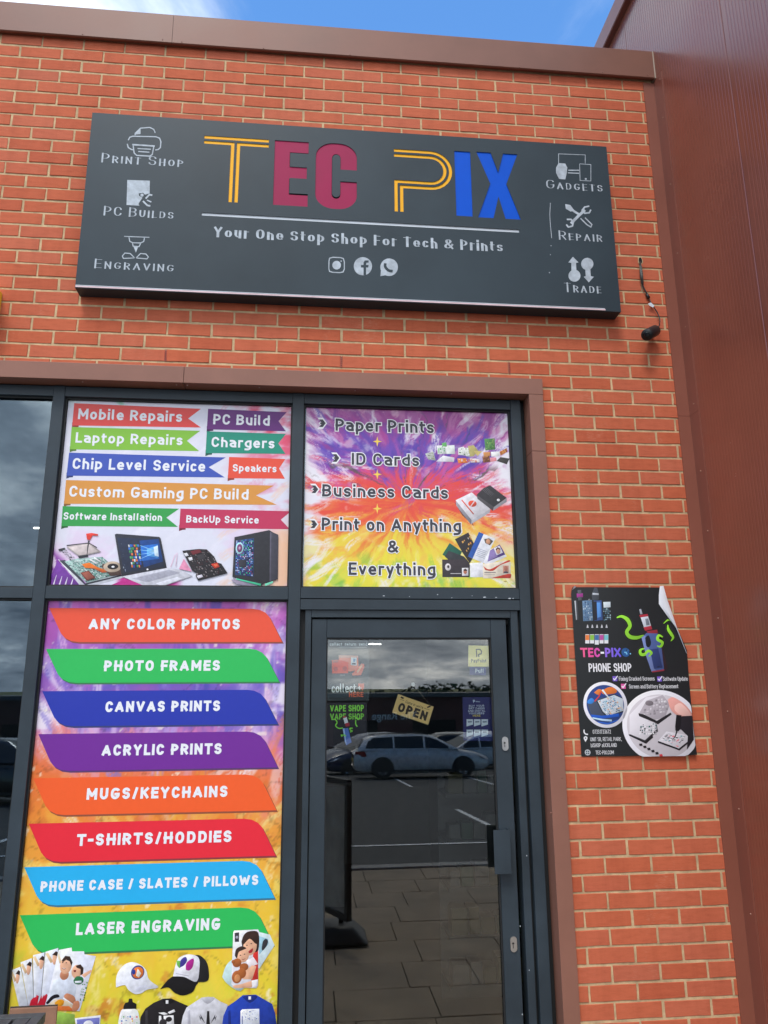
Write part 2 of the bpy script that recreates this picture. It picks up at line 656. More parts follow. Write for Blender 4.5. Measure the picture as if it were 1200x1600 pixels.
# a plain monoline alphabet for printed matter: (width, [strokes]); a stroke is points (x, z[, corner radius]), True first = closed
XH = 0.68
FONT = {
    'A': (.70, [[(0, 0), (.5, 1), (1, 0)], [(.2, .27), (.8, .27)]]),
    'B': (.60, [[(0, 0), (0, 1), (.94, 1, .22), (.94, .53, .2), (0, .53)], [(0, .53), (1, .53, .24), (1, 0, .24), (0, 0)]]),
    'C': (.60, [[(1, .70), (1, 1, .3), (0, 1, .3), (0, 0, .3), (1, 0, .3), (1, .30)]]),
    'D': (.62, [[True, (0, 0), (0, 1), (1, 1, .34), (1, 0, .34)]]),
    'E': (.52, [[(1, 1), (0, 1), (0, 0), (1, 0)], [(0, .52), (.88, .52)]]),
    'F': (.50, [[(1, 1), (0, 1), (0, 0)], [(0, .48), (.88, .48)]]),
    'G': (.66, [[(1, .80), (1, 1, .28), (0, 1, .3), (0, 0, .3), (1, 0, .28), (1, .42), (.66, .42)]]),
    'H': (.62, [[(0, 0), (0, 1)], [(1, 0), (1, 1)], [(0, .5), (1, .5)]]),
    'I': (.17, [[(.5, 0), (.5, 1)]]),
    'J': (.48, [[(1, 1), (1, 0, .26), (0, 0, .26), (0, .3)]]),
    'K': (.62, [[(0, 0), (0, 1)], [(1, 1), (.06, .40)], [(.36, .60), (1, 0)]]),
    'L': (.50, [[(0, 1), (0, 0), (1, 0)]]),
    'M': (.76, [[(0, 0), (0, 1), (.5, .28), (1, 1), (1, 0)]]),
    'N': (.64, [[(0, 0), (0, 1), (1, 0), (1, 1)]]),
    'O': (.64, [[True, (0, 0, .32), (0, 1, .32), (1, 1, .32), (1, 0, .32)]]),
    'P': (.58, [[(0, 0), (0, 1), (1, 1, .28), (1, .42, .28), (0, .42)]]),
    'Q': (.64, [[True, (0, 0, .32), (0, 1, .32), (1, 1, .32), (1, 0, .32)], [(.6, .25), (1.05, -.1)]]),
    'R': (.60, [[(0, 0), (0, 1), (1, 1, .28), (1, .44, .28), (0, .44)], [(.48, .44), (1, 0)]]),
    'S': (.58, [[(1, .74), (1, 1, .25), (0, 1, .25), (0, .52, .25), (1, .52, .25), (1, 0, .25), (0, 0, .25), (0, .26)]]),
    'T': (.58, [[(0, 1), (1, 1)], [(.5, 1), (.5, 0)]]),
    'U': (.62, [[(0, 1), (0, 0, .3), (1, 0, .3), (1, 1)]]),
    'V': (.68, [[(0, 1), (.5, 0), (1, 1)]]),
    'W': (.96, [[(0, 1), (.25, 0), (.5, .8), (.75, 0), (1, 1)]]),
    'X': (.66, [[(0, 0), (1, 1)], [(0, 1), (1, 0)]]),
    'Y': (.64, [[(0, 1), (.5, .46), (1, 1)], [(.5, .48), (.5, 0)]]),
    'Z': (.56, [[(0, 1), (1, 1), (0, 0), (1, 0)]]),
    'a': (.52, [[(.06, XH), (1, XH, .2), (1, 0)], [(1, .40), (0, .40, .19), (0, 0, .19), (1, 0)]]),
    'b': (.54, [[(0, 1), (0, 0), (1, 0, .25), (1, XH, .25), (0, XH)]]),
    'c': (.48, [[(1, .50), (1, XH, .24), (0, XH, .24), (0, 0, .24), (1, 0, .24), (1, .18)]]),
    'd': (.54, [[(1, 1), (1, 0), (0, 0, .25), (0, XH, .25), (1, XH)]]),
    'e': (.53, [[(0, .34), (1, .34), (1, XH, .24), (0, XH, .24), (0, 0, .24), (1, 0, .2), (1, .12)]]),
    'f': (.38, [[(1, 1), (.3, 1, .2), (.3, 0)], [(0, XH), (.95, XH)]]),
    'g': (.54, [[(1, 0), (0, 0, .25), (0, XH, .25), (1, XH), (1, -.32, .22), (.05, -.32)]]),
    'h': (.52, [[(0, 1), (0, 0)], [(0, XH), (1, XH, .25), (1, 0)]]),
    'i': (.17, [[(.5, 0), (.5, XH)], [(.5, 1.04), (.5, 1.05)]]),
    'j': (.22, [[(1, XH), (1, -.3, .15), (0, -.3)], [(1, 1.04), (1, 1.05)]]),
    'k': (.50, [[(0, 1), (0, 0)], [(1, XH), (.05, .26)], [(.35, .40), (1, 0)]]),
    'l': (.27, [[(0, 1), (0, 0, .14), (1, 0)]]),
    'm': (.84, [[(0, 0), (0, XH), (.5, XH, .18), (.5, 0)], [(.5, XH), (1, XH, .22), (1, 0)]]),
    'n': (.52, [[(0, 0), (0, XH), (1, XH, .25), (1, 0)]]),
    'o': (.54, [[True, (0, 0, .25), (0, XH, .25), (1, XH, .25), (1, 0, .25)]]),
    'p': (.54, [[(0, -.32), (0, XH), (1, XH, .25), (1, 0, .25), (0, 0)]]),
    'q': (.54, [[(1, -.32), (1, XH), (0, XH, .25), (0, 0, .25), (1, 0)]]),
    'r': (.38, [[(0, 0), (0, XH), (1, XH)]]),
    's': (.48, [[(1, .52), (1, XH, .18), (0, XH, .18), (0, .35, .18), (1, .35, .18), (1, 0, .18), (0, 0, .18), (0, .16)]]),
    't': (.38, [[(.28, .92), (.28, 0, .18), (1, 0)], [(0, XH), (1, XH)]]),
    'u': (.52, [[(0, XH), (0, 0, .25), (1, 0), (1, XH)]]),
    'v': (.52, [[(0, XH), (.5, 0), (1, XH)]]),
    'w': (.80, [[(0, XH), (.25, 0), (.5, .56), (.75, 0), (1, XH)]]),
    'x': (.52, [[(0, 0), (1, XH)], [(0, XH), (1, 0)]]),
    'y': (.52, [[(0, XH), (.52, .02)], [(1, XH), (.32, -.32)]]),
    'z': (.46, [[(0, XH), (1, XH), (0, 0), (1, 0)]]),
    '&': (.72, [[(1, 0), (.16, .70, .06), (.16, 1, .2), (.72, 1, .2), (.72, .68, .1), (0, .36, .12), (0, 0, .2), (.66, 0, .22), (1, .42)]]),
    '0': (.54, [[True, (0, 0, .27), (0, 1, .27), (1, 1, .27), (1, 0, .27)]]),
    '1': (.30, [[(0, .78), (1, 1), (1, 0)]]),
    '2': (.54, [[(0, .72), (0, 1, .26), (1, 1, .26), (1, .58, .12), (0, 0), (1, 0)]]),
    '3': (.54, [[(0, 1), (1, 1), (.45, .58), (1, .58, .25), (1, 0, .27), (0, 0, .25), (0, .2)]]),
    '5': (.54, [[(.95, 1), (.08, 1), (0, .56), (1, .62, .26), (1, 0, .28), (0, 0, .22), (0, .18)]]),
    '6': (.54, [[(.8, 1), (0, .45), (0, 0, .26), (1, 0, .26), (1, .56, .26), (0, .56)]]),
    '7': (.52, [[(0, 1), (1, 1), (.35, 0)]]),
    '-': (.36, [[(0, .46), (1, .46)]]), '+': (.50, [[(0, .42), (1, .42)], [(.5, .16), (.5, .68)]]), '/': (.42, [[(0, -.05), (1, 1.05)]]),
    '.': (.17, [[(.5, 0), (.5, .02)]]), ',': (.17, [[(.6, .04), (.3, -.14)]]), '!': (.17, [[(.5, .36), (.5, 1)], [(.5, 0), (.5, .02)]]), "'": (.17, [[(.5, .78), (.5, 1)]]),
}


def round_path(pts, closed):
    n = len(pts)
    out = []
    for i, p in enumerate(pts):
        r = p[2] if len(p) > 2 else 0
        if not r or (not closed and i in (0, n - 1)):
            out.append((p[0], p[1]))
            continue
        a, b = pts[i - 1], pts[(i + 1) % n]
        da = (a[0] - p[0], a[1] - p[1])
        db = (b[0] - p[0], b[1] - p[1])
        la, lb = math.hypot(*da), math.hypot(*db)
        ra = min(r, la * (0.5 if (closed or (i - 1 > 0 and len(a) > 2)) else 1.0))
        rb_ = min(r, lb * (0.5 if (closed or (i + 1 < n - 1 and len(b) > 2)) else 1.0))
        k0, k1 = (p[0] + da[0] / la * ra, p[1] + da[1] / la * ra), (p[0] + db[0] / lb * rb_, p[1] + db[1] / lb * rb_)
        for q in range(5):
            t = q / 4
            # near-circular corner
            w_ = 0.72
            d = (1 - t) ** 2 + 2 * w_ * t * (1 - t) + t * t
            out.append(tuple(((1 - t) ** 2 * k0[m] + 2 * w_ * t * (1 - t) * p[m] + t * t * k1[m]) / d for m in (0, 1)))
    return out


def strip(pts, wd, closed, kx, kz, thin=1.0):
    """quads along a path; the pen is wd wide in print space"""
    q = []
    for x, z in pts:
        p = (x * kx, z * kz)
        if not q or math.hypot(p[0] - q[-1][0], p[1] - q[-1][1]) > 1e-6:
            q.append(p)
    n = len(q)
    V, Fq = [], []
    for i in range(n):
        segs = []
        for a, b in ((i - 1, i), (i, i + 1)):
            if closed:
                a, b = a % n, b % n
            elif a < 0 or b >= n:
                continue
            dx, dy = q[b][0] - q[a][0], q[b][1] - q[a][1]
            l = math.hypot(dx, dy) or 1
            segs.append((-dy / l, dx / l))
        pw = sum(thin + (1 - thin) * abs(q_[0]) ** 1.6 for q_ in segs) / len(segs) * wd if thin < 1 else wd
        if len(segs) == 2:
            k = max(0.42, 1 + segs[0][0] * segs[1][0] + segs[0][1] * segs[1][1])
            nx, nz = (segs[0][0] + segs[1][0]) / k, (segs[0][1] + segs[1][1]) / k
        else:
            nx, nz = segs[0]
        V += [(q[i][0] + nx * pw / 2, q[i][1] + nz * pw / 2), (q[i][0] - nx * pw / 2, q[i][1] - nz * pw / 2)]
    for i in range(n if closed else n - 1):
        j = (i + 1) % n
        Fq.append((2 * i, 2 * i + 1, 2 * j + 1, 2 * j))
    return V, Fq


def text(name, s, uc, vc, wpx, cpx, y, col, m, parent, bold=0.17, outline=None, small=False, rot=0.0, spacing=0.11, shear=0.0, serif=False, thin=1.0):
    """a line of lettering centred at pixel (uc, vc), wpx wide, capitals cpx tall, level on the plane at depth y; one mesh a word"""
    X, Z = at(uc, vc, y)
    sx, sz = px_scale(uc, vc, y)
    c_, s_ = math.cos(R(rot)), math.sin(R(rot))
    words = []                                        # (verts2d, faces, z-order)
    if serif:
        co, fc = glyphs(s, bold, small, spacing)
        x0, x1 = co[:, 0].min(), co[:, 0].max()
        kx, kz = wpx * sx / (x1 - x0), cpx * sz / cap_height()
        xc, zc_ = (x0 + x1) / 2, cap_height() / 2
        P2 = [((q[0] - xc) * kx, (q[1] - zc_) * kz, 0.0) for q in co]
        order = sorted(range(len(fc)), key=lambda i: min(P2[k][0] for k in fc[i]))
        right = None
        for i in order:
            a = min(P2[k][0] for k in fc[i])
            if right is None or a > right + cpx * sz * 0.30:
                words.append(([], []))
                right = -9
            right = max(right, max(P2[k][0] for k in fc[i]))
            V, Fq = words[-1]
            b = len(V)
            V += [P2[k] for k in fc[i]]
            Fq.append(tuple(range(b, b + len(fc[i]))))
        layers = [(words, col, 0.0)]
    else:
        kz = cpx * sz
        wd = bold
        tot = 0.0
        for ch in s:
            tot += 0.34 if ch == ' ' else FONT[ch.upper() if small else ch][0] * (.76 if small and ch.islower() else 1) + spacing
        tot -= spacing
        kx = wpx * sx / tot
        layers = []
        for lw, lc, ly in ([(wd + outline[1], outline[0], 0.0006)] if outline else []) + [(wd, col, 0.0)]:
            words = [([], [])]
            x = -tot / 2
            for ch in s:
                if ch == ' ':
                    x += 0.34
                    words.append(([], []))
                    continue
                low = .76 if small and ch.islower() else 1
                gw, strokes = FONT[ch.upper() if small else ch]
                gw *= low
                V, Fq = words[-1]
                for si, stq in enumerate(strokes):
                    closed = stq[0] is True
                    pts = [p for p in stq if p is not True]
                    pts = [((wd / 2 + p[0] * max(gw - wd, 0.0)), (wd / 2 + p[1] * (low - wd)) - 0.5) + tuple(p[2:]) for p in pts]
                    if gw <= 0.2:
                        pts = [(gw / 2 if ch in "Ii.,!'" else p[0],) + tuple(p[1:]) for p in pts]
                    path = [(p[0] + x, p[1]) for p in round_path(pts, closed)]
                    # sharp corners end one pen stroke and start the next
                    parts, cur = [], [path[0]]
                    for k in range(1, len(path)):
                        cur.append(path[k])
                        if not closed and k < len(path) - 1:
                            d0 = (path[k][0] - path[k - 1][0], path[k][1] - path[k - 1][1])
                            d1_ = (path[k + 1][0] - path[k][0], path[k + 1][1] - path[k][1])
                            if d0[0] * d1_[0] + d0[1] * d1_[1] < (-0.25 if thin == 1 else 0.6) * math.hypot(*d0) * math.hypot(*d1_):
                                parts.append(cur)
                                cur = [path[k]]
                    parts.append(cur)
                    for pi, path in enumerate(parts):
                        if not closed:
                            # square the ends off flush with the letter box
                            for end in (0, -1):
                                e0, e1 = path[end], path[1 if end == 0 else -2]
                                l = math.hypot(e0[0] - e1[0], e0[1] - e1[1]) or 1
                                inner = (end == 0 and pi > 0) or (end == -1 and pi < len(parts) - 1)
                                vert = abs(e0[1] - e1[1]) / l
                                ext = lw / 2 * ((1.0 if vert > .98 else 0.45) if inner else (1.0 if vert > .98 or vert < .3 else 0.75))
                                path[end] = (e0[0] + (e0[0] - e1[0]) / l * ext, e0[1] + (e0[1] - e1[1]) / l * ext)
                        v2, f2 = strip(path, lw * kz * (0.5 + 0.5 * min(1.0, kx / kz)), closed, kx, kz, thin)
                        b = len(V)
                        V += [(a, d, -5e-5 * (si + pi * .7) - 3e-6 * k_) for k_, (a, d) in enumerate(v2)]
                        Fq += [tuple(b + k for k in f) for f in f2]
                x += gw + spacing
            layers.append((words, lc, ly))
    first = None
    for words, lc, ly in layers:
        for V, Fq in words:
            if not V:
                continue
            VV = []
            for a, b, o_ in V:
                a = a + b * shear
                VV.append((X + a * c_ - b * s_, y + ly + o_, Z + a * s_ + b * c_))
            FF = []
            for f in Fq:
                ar = sum(VV[f[k]][0] * VV[f[(k + 1) % len(f)]][2] - VV[f[(k + 1) % len(f)]][0] * VV[f[k]][2] for k in range(len(f)))
                FF.append(f if ar > 0 else f[::-1])
            o = mobj(name if ly == 0 else name + '_outline', VV, FF, m, parent)
            if lc is not None:
                A_ = o.data.color_attributes.new('Ink', 'FLOAT_COLOR', 'POINT')
                A_.data.foreach_set('color', np.tile(np.array((*lin(lc), 1.0), dtype=np.float32), len(VV)))
            first = first or o
    return first


# --- numpy noise for painted backgrounds
def vnoise(x, y, seed=0):
    xi, yi = np.floor(x).astype(np.int64), np.floor(y).astype(np.int64)
    xf, yf = x - xi, y - yi

    def h(a, b):
        n = (a * 374761393 + b * 668265263 + seed * 1274126177) & 0x7fffffff
        n = ((n ^ (n >> 13)) * 1274126177) & 0x7fffffff
        n = n ^ (n >> 16)
        return (n & 0xffff) / 65535.0
    u, v = xf * xf * (3 - 2 * xf), yf * yf * (3 - 2 * yf)
    return (h(xi, yi) * (1 - u) + h(xi + 1, yi) * u) * (1 - v) + (h(xi, yi + 1) * (1 - u) + h(xi + 1, yi + 1) * u) * v


def fbm(x, y, seed=0, o=5):
    r, a, t = 0, 1.0, 0
    for i in range(o):
        r = r + a * vnoise(x * 2 ** i, y * 2 ** i, seed + i * 17)
        t += a
        a *= 0.55
    return r / t


def sstep(a, b, x):
    t = np.clip((x - a) / (b - a), 0, 1)
    return t * t * (3 - 2 * t)


def cramp(t, stops):
    ps = [p for p, _ in stops]
    return np.stack([np.interp(t, ps, [c[k] for _, c in stops]) for k in range(3)], -1)


def lerp(a, b, m):
    return a * (1 - m[..., None]) + np.array(b, dtype=float) * m[..., None]


def painted_sheet(name, x0, x1, z0, z1, y, nx, ny, fn, m, parent=None, thick=0.0008):
    """a printed sheet whose ink is worked out per vertex; fn(s, t) -> rgb 0..255 with s right, t down"""
    s = np.linspace(0, 1, nx + 1)
    t = np.linspace(0, 1, ny + 1)
    S, T = np.meshgrid(s, t)
    rgb = np.clip(fn(S, T), 0, 255) / 255
    rgb = np.where(rgb <= 0.04045, rgb / 12.92, ((rgb + 0.055) / 1.055) ** 2.4)
    V = np.stack([x0 + (x1 - x0) * S, np.full_like(S, y), z1 + (z0 - z1) * T], -1).reshape(-1, 3)
    k = np.arange((nx + 1) * (ny + 1)).reshape(ny + 1, nx + 1)
    quads = np.stack([k[1:, :-1], k[1:, 1:], k[:-1, 1:], k[:-1, :-1]], -1).reshape(-1, 4)
    me = bpy.data.meshes.new(name)
    me.vertices.add(len(V))
    me.vertices.foreach_set('co', V.ravel())
    me.loops.add(quads.size)
    me.loops.foreach_set('vertex_index', quads.ravel())
    me.polygons.add(len(quads))
    me.polygons.foreach_set('loop_start', np.arange(0, quads.size, 4))
    me.update(calc_edges=True)
    A = me.color_attributes.new('Ink', 'FLOAT_COLOR', 'POINT')
    A.data.foreach_set('color', np.concatenate([rgb.reshape(-1, 3), np.ones((len(V), 1))], 1).astype(np.float32).ravel())
    me.materials.append(m)
    return link(bpy.data.objects.new(name, me), parent)

# ------------------------------------------------------------------ ground
def ground_z(y):
    d = -y
    if d <= 4.75:
        return -0.13
    if d <= 110:
        return -0.13 - 0.056 * (d - 4.75)
    if d <= 240:
        return -0.13 - 0.056 * 105.25
    return min(-6.0 + (d - 240) * 0.010, 0.0)


ys = [150, 20, 0, -4.75, -20, -40, -70, -110, -170, -240, -400, -600, -1000, -2500]
xs = [-2500, -300, -60, -15, 15, 60, 300, 2500]
V = [(x, y, ground_z(y) + (0.8 * math.sin(x * 0.013 + 1) if y < -300 else 0)) for y in ys for x in xs]
Fc = [(i * 8 + j, i * 8 + 8 + j, i * 8 + 9 + j, i * 8 + 1 + j) for i in range(len(ys) - 1) for j in range(7)]
car_park = tag(mobj('car_park', V, Fc, M_ASPHALT), 'sloping dark asphalt car park in front of the shop', kind='structure')
for i in range(9):
    for row, (ya, yb) in enumerate(((-7.0, -11.8), (-18.6, -23.4))):
        x = -14.0 + i * 2.5
        V = [(x, ya, ground_z(ya) + 0.005), (x + 0.1, ya, ground_z(ya) + 0.005), (x + 0.1, yb, ground_z(yb) + 0.005), (x, yb, ground_z(yb) + 0.005)]
        mobj('bay_line', V, [(3, 2, 1, 0)], M_LINE, car_park)
for y in (-7.0, -23.4):
    mobj('bay_line', [(-14, y, ground_z(y) + 0.009), (6.1, y, ground_z(y) + 0.009), (6.1, y - 0.1, ground_z(y - 0.1) + 0.009), (-14, y - 0.1, ground_z(y - 0.1) + 0.009)],
         [(3, 2, 1, 0)], M_LINE, car_park)

pavement = tag(box('pavement', -9, 6, -4.6, 0.0, -0.20, -0.025, M_BED), 'concrete flag pavement along the shop front', kind='structure')
slab_me = []
for L in (0.6, 0.45, 0.75):
    o = box('slab', 0, L - 0.007, 0, 0.443, -0.03, 0.0, M_SLAB, pavement, bevel=0.003)
    slab_me.append((L, o.data))
    bpy.data.objects.remove(o)
nrow = 0
y = -0.45
while y > -4.6:
    x = -6.3 + random.random() * 0.5
    while x < 2.6:
        L, me = random.choice(slab_me[:2] if random.random() < 0.7 else slab_me)
        o = bpy.data.objects.new('slab', me)
        link(o, pavement)
        o.location = (x, y, random.uniform(-0.002, 0.002))
        o.rotation_euler = (random.uniform(-0.004, 0.004), random.uniform(-0.003, 0.003), 0)
        x += L
    y -= 0.45
kerb = tag(box('kerb', -9, 6, -4.75, -4.604, -0.2, 0.0, M_KERB, bevel=0.012), 'concrete kerb between pavement and car park', kind='structure')

# ------------------------------------------------------------------ shop building
shop = thing('shop_building', 'red brick shop unit with brown metal coping and dark glazed front', 'building', (-2, 0, 0))
XE = 0.0175                      # where the bricks meet the brown corner flashing
wall = box('wall', -5.2, 0.075, 0.0034, 0.24, 3.40, 5.42, M_MORTAR, shop)
bm = bmesh.new()
for b in ((-5.2, 0.075, 0.0034, 0.24, 3.345, 5.42), (-0.775, 0.075, 0.0034, 0.24, -0.1, 3.345)):
    vs = [bm.verts.new(p) for p in boxv(*b)]
    for f in BOXF:
        bm.faces.new([vs[i] for i in f])
wall.data.clear_geometry()
bm.to_mesh(wall.data)
bm.free()


def pixel(X, Y, Z):
    d = Vector((X - CX, Y - CY, Z - CZ))
    c, s = math.cos(YAW), math.sin(YAW)
    x, y = c * d.x + s * d.y, -s * d.x + c * d.y
    c, s = math.cos(PIT), math.sin(PIT)
    f_, u_ = c * y + s * d.z, -s * y + c * d.z
    c, s = math.cos(ROL), math.sin(ROL)
    r_, u_ = c * x + s * u_, -s * x + c * u_
    return 600 + F * r_ / f_, 800 - F * u_ / f_


def brick_geo(wd, ht, rnd):
    """front face with a worn arris, centre at the origin, 10 points round"""
    hw, hh = wd / 2, ht / 2
    j = lambda a=0.0011: rnd.uniform(-a, a)
    per = [(-hw, -hh), (-hw / 3, -hh), (hw / 3, -hh), (hw, -hh), (hw, 0), (hw, hh), (hw / 3, hh), (-hw / 3, hh), (-hw, hh), (-hw, 0)]
    per = [(x + j(), z + j()) for x, z in per]
    V = []
    dy = rnd.uniform(-0.0012, 0.0012)
    for x, z in per:
        k = 0.0012 + rnd.random() * 0.0010
        V.append((x - math.copysign(min(k, abs(x)), x), dy, z - math.copysign(min(k, abs(z)), z)))
    V += [(x, dy + 0.0016, z) for x, z in per]
    V += [(x, 0.013, z) for x, z in per]
    Fc = [tuple(range(10))]
    for q in (0, 10):
        for k in range(10):
            k2 = (k + 1) % 10
            Fc.append((q + k2, q + k, q + 10 + k, q + 10 + k2))
    return V, Fc


rb = random.Random(3)
brick_var = []
for k in range(10):
    V, Fc = brick_geo(0.2140, 0.0640, rb)
    me = bpy.data.meshes.new('brick')
    me.from_pydata(V, [], Fc)
    me.materials.append(M_BRICK)
    brick_var.append(me)
cells = []
for n in range(0, 72):
    zt, zb = 5.4 - 0.075 * n - 0.0055, 5.4 - 0.075 * (n + 1) + 0.0055
    xmin = -5.2 if zt > 3.40 else -0.765
    off = 0.0 if n % 2 else -0.1125
    k = -1
    while True:
        xr = off - 0.225 * k - 0.005
        xl = off - 0.225 * (k + 1) + 0.005
        if xr < xmin:
            break
        a, b = max(xl, xmin), min(xr, XE + 0.012)
        if b - a > 0.012:
            cells.append((n, a, b, zb, zt, (b - a) > 0.214))
        k += 1
ranked = []
for c in cells:
    n, a, b, zb, zt, full = c
    q = [pixel(X, 0, Z) for X, Z in ((a, zb), (b, zb), (b, zt), (a, zt))]
    cu, cv = sum(p[0] for p in q) / 4, sum(p[1] for p in q) / 4
    area = abs(sum(q[i][0] * q[(i + 1) % 4][1] - q[(i + 1) % 4][0] * q[i][1] for i in range(4))) / 2
    xm, zm = (a + b) / 2, (zb + zt) / 2
    seen = -5 < cu < 1200 and -5 < cv < 1605 and not (-3.13 < xm < -0.31 and 3.80 < zm < 4.72) and zm < 5.36 and not (zm < 3.42 and xm < -0.73)
    ranked.append((area if seen else area * 1e-3, c))
ranked.sort(key=lambda t: -t[0])
SV, SF = [], []
for i, (ar, (n, a, b, zb, zt, full)) in enumerate(ranked):
    xm, zm = (a + b) / 2 + rb.uniform(-0.0016, 0.0016), (zb + zt) / 2 + rb.uniform(-0.0012, 0.0012)
    if full:
        me = rb.choice(brick_var)
        geo = None
    else:
        geo = brick_geo(b - a, zt - zb, rb)
        me = None
    if i < 300:
        if geo:
            o = mobj('brick', geo[0], geo[1], M_BRICK, wall)
        else:
            o = link(bpy.data.objects.new('brick', me), wall)
        o.location = (xm, 0, zm)
        o.rotation_euler = (0, rb.uniform(-0.004, 0.004), 0)
    else:
        if geo is None:
            geo = brick_geo(b - a, zt - zb, rb)
        base = len(SV)
        SV += [(x + xm, y, z + zm) for x, y, z in geo[0]]
        SF += [tuple(base + k for k in f) for f in geo[1]]
tag(mobj('brickwork', SV, SF, M_BRICK, wall), kind='stuff')

# three red plastic weep vents in the course over the window trim
for u, v in ((259.5, 555), (532.5, 566.5), (794, 576.5)):
    X, Z = at(u, v, 0)
    X = round(X / 0.225) * 0.225
    Z = 5.4 - 0.075 * 25.5
    bm = bmesh.new()
    for b in [(X - 0.005, X - 0.0025, -0.001, 0.01, Z - 0.033, Z + 0.033), (X + 0.0025, X + 0.005, -0.001, 0.01, Z - 0.033, Z + 0.033)] + \
             [(X - 0.0024, X + 0.0024, -0.001, 0.01, Z - 0.033 + k * 0.011, Z - 0.033 + k * 0.011 + 0.004) for k in range(6)]:
        vs = [bm.verts.new(p) for p in boxv(*b)]
        for f in BOXF:
            bm.faces.new([vs[i] for i in f])
    bobj('weep_vent', bm, M_WEEP, wall)

# coping along the top of the wall
coping = mobj('coping', [], [], M_COPING, shop)


def coping_piece(x0, x1, z_lift0, z_lift1):
    # cross-section (y, z): drip lip, face, sloped top, back lip
    sec = [(-0.004, 5.392), (-0.026, 5.386), (-0.032, 5.390), (-0.032, 5.578), (-0.028, 5.584), (0.30, 5.560), (0.30, 5.40), (-0.004, 5.40)]
    n = len(sec)
    V = [(x0, y, z + z_lift0) for y, z in sec] + [(x1, y, z + z_lift1) for y, z in sec]
    Fc = [tuple(range(n))[::-1], tuple(range(n, 2 * n))]
    for i in range(n):
        j = (i + 1) % n
        Fc.append((i, j, n + j, n + i))
    return mobj('coping_section', V, Fc, M_COPING, coping)


xj = at(270, 45, -0.032)[0]
coping_piece(-5.2, xj - 0.001, 0, 0)
coping_piece(xj + 0.001, 0.080, 0, 0.012)
box('sealant_strip', 0.0805, 0.0885, -0.031, 0.1, 5.40, 5.594, mat('grey_sealant', (0.36, 0.30, 0.24), 0.7), coping)
for u, v in ((129, 54), (254, 62), (284, 66), (412, 76), (547, 87), (682, 97), (812, 105), (942, 113), (1012, 117)):
    X, Z = at(u, v, -0.032)
    dome('screw', (X, -0.032, max(Z, 5.398)), (0, -1, 0), 0.004, 0.0022, M_COPING, coping)

# brown trim round the glazing
trim = mobj('window_trim', [], [], M_TRIM, shop)
X1, X2, ZT, ZB = -0.806, -0.7285, 3.4205, 3.3320
xh = at(287.5, 580, -0.02)[0]
zj = at(850, 705, -0.02)[1]
box('trim_section', -5.2, xh - 0.001, -0.02, 0.075, ZB, ZT, M_TRIM, trim, 0.0015)
box('trim_section', xh + 0.001, X2, -0.02, 0.075, ZB, ZT, M_TRIM, trim, 0.0015)
box('trim_section', X1, X2 - 0.0015, -0.0195, 0.09, zj + 0.001, ZB - 0.0012, M_TRIM, trim, 0.0015)
box('trim_section', X1, X2 - 0.0015, -0.0195, 0.09, -0.02, zj - 0.001, M_TRIM, trim, 0.0015)
for u, v in ((128, 595), (275, 600), (292, 601), (405, 605), (555, 611), (706, 617)):
    X, _ = at(u, v, 0.0)
    dome('screw', (X, 0.012, ZB), (0, 0, -1), 0.004, 0.002, M_STEEL, trim)
for u, v in ((878, 1215), (861, 1270)):
    X, Z = at(u, v, -0.0195)
    dome('screw', (X, -0.0195, Z), (0, -1, 0), 0.004, 0.002, M_TRIM, trim)

# glazing frame
frame = mobj('window_frame', [], [], M_FRAME, shop)
FY, FB = 0.060, 0.145
AX0, AX1 = -3.2545, -3.1985
BX0, BX1 = -2.0490, -1.9905
RX0, RX1 = -0.8865, -0.8315
LX0, LX1 = -4.470, -4.412
Z_HB = 3.2725
for a, b in ((LX0, LX1), (AX0, AX1), (BX0, BX1), (RX0, RX1)):
    box('mullion', a, b, FY, FB, 0.0, 3.328, M_FRAME, frame, 0.0018)
GAP = 0.0012


def rail(nm, x0, x1, z0, z1, y0=FY + 0.002, y1=FB - 0.004):
    return box(nm, x0 + GAP, x1 - GAP, y0, y1, z0, z1, M_FRAME, frame, 0.0015)


for a, b in ((-5.2, LX0), (LX1, AX0), (AX1, BX0), (BX1, RX0)):
    rail('head_rail', a, b, Z_HB, 3.326)
    if b < -1.5:
        rail('sill_rail', a, b, 0.0, 0.085)
rail('transom', -5.2, LX0, 2.2475, 2.2975)
rail('transom', LX1, AX0, 2.2475, 2.2975)
rail('transom', AX1, BX0, 2.2460, 2.3065)
rail('transom', BX1, RX0, 2.2525, 2.3055)
rail('door_head', BX1, RX0, 2.1975, 2.2480)
# black gaskets: a thin line inside every opening
gy0, gy1 = 0.080, 0.093


def gasket(x0, x1, z0, z1, g=0.008):
    bm = bmesh.new()
    for b in ((x0, x1, gy0, gy1, z1 - g, z1), (x0, x1, gy0, gy1, z0, z0 + g), (x0, x0 + g, gy0, gy1, z0 + g, z1 - g), (x1 - g, x1, gy0, gy1, z0 + g, z1 - g)):
        vs = [bm.verts.new(p) for p in boxv(*b)]
        for f in BOXF:
            bm.faces.new([vs[i] for i in f])
    bobj('gasket', bm, M_GASKET_GAP, frame)


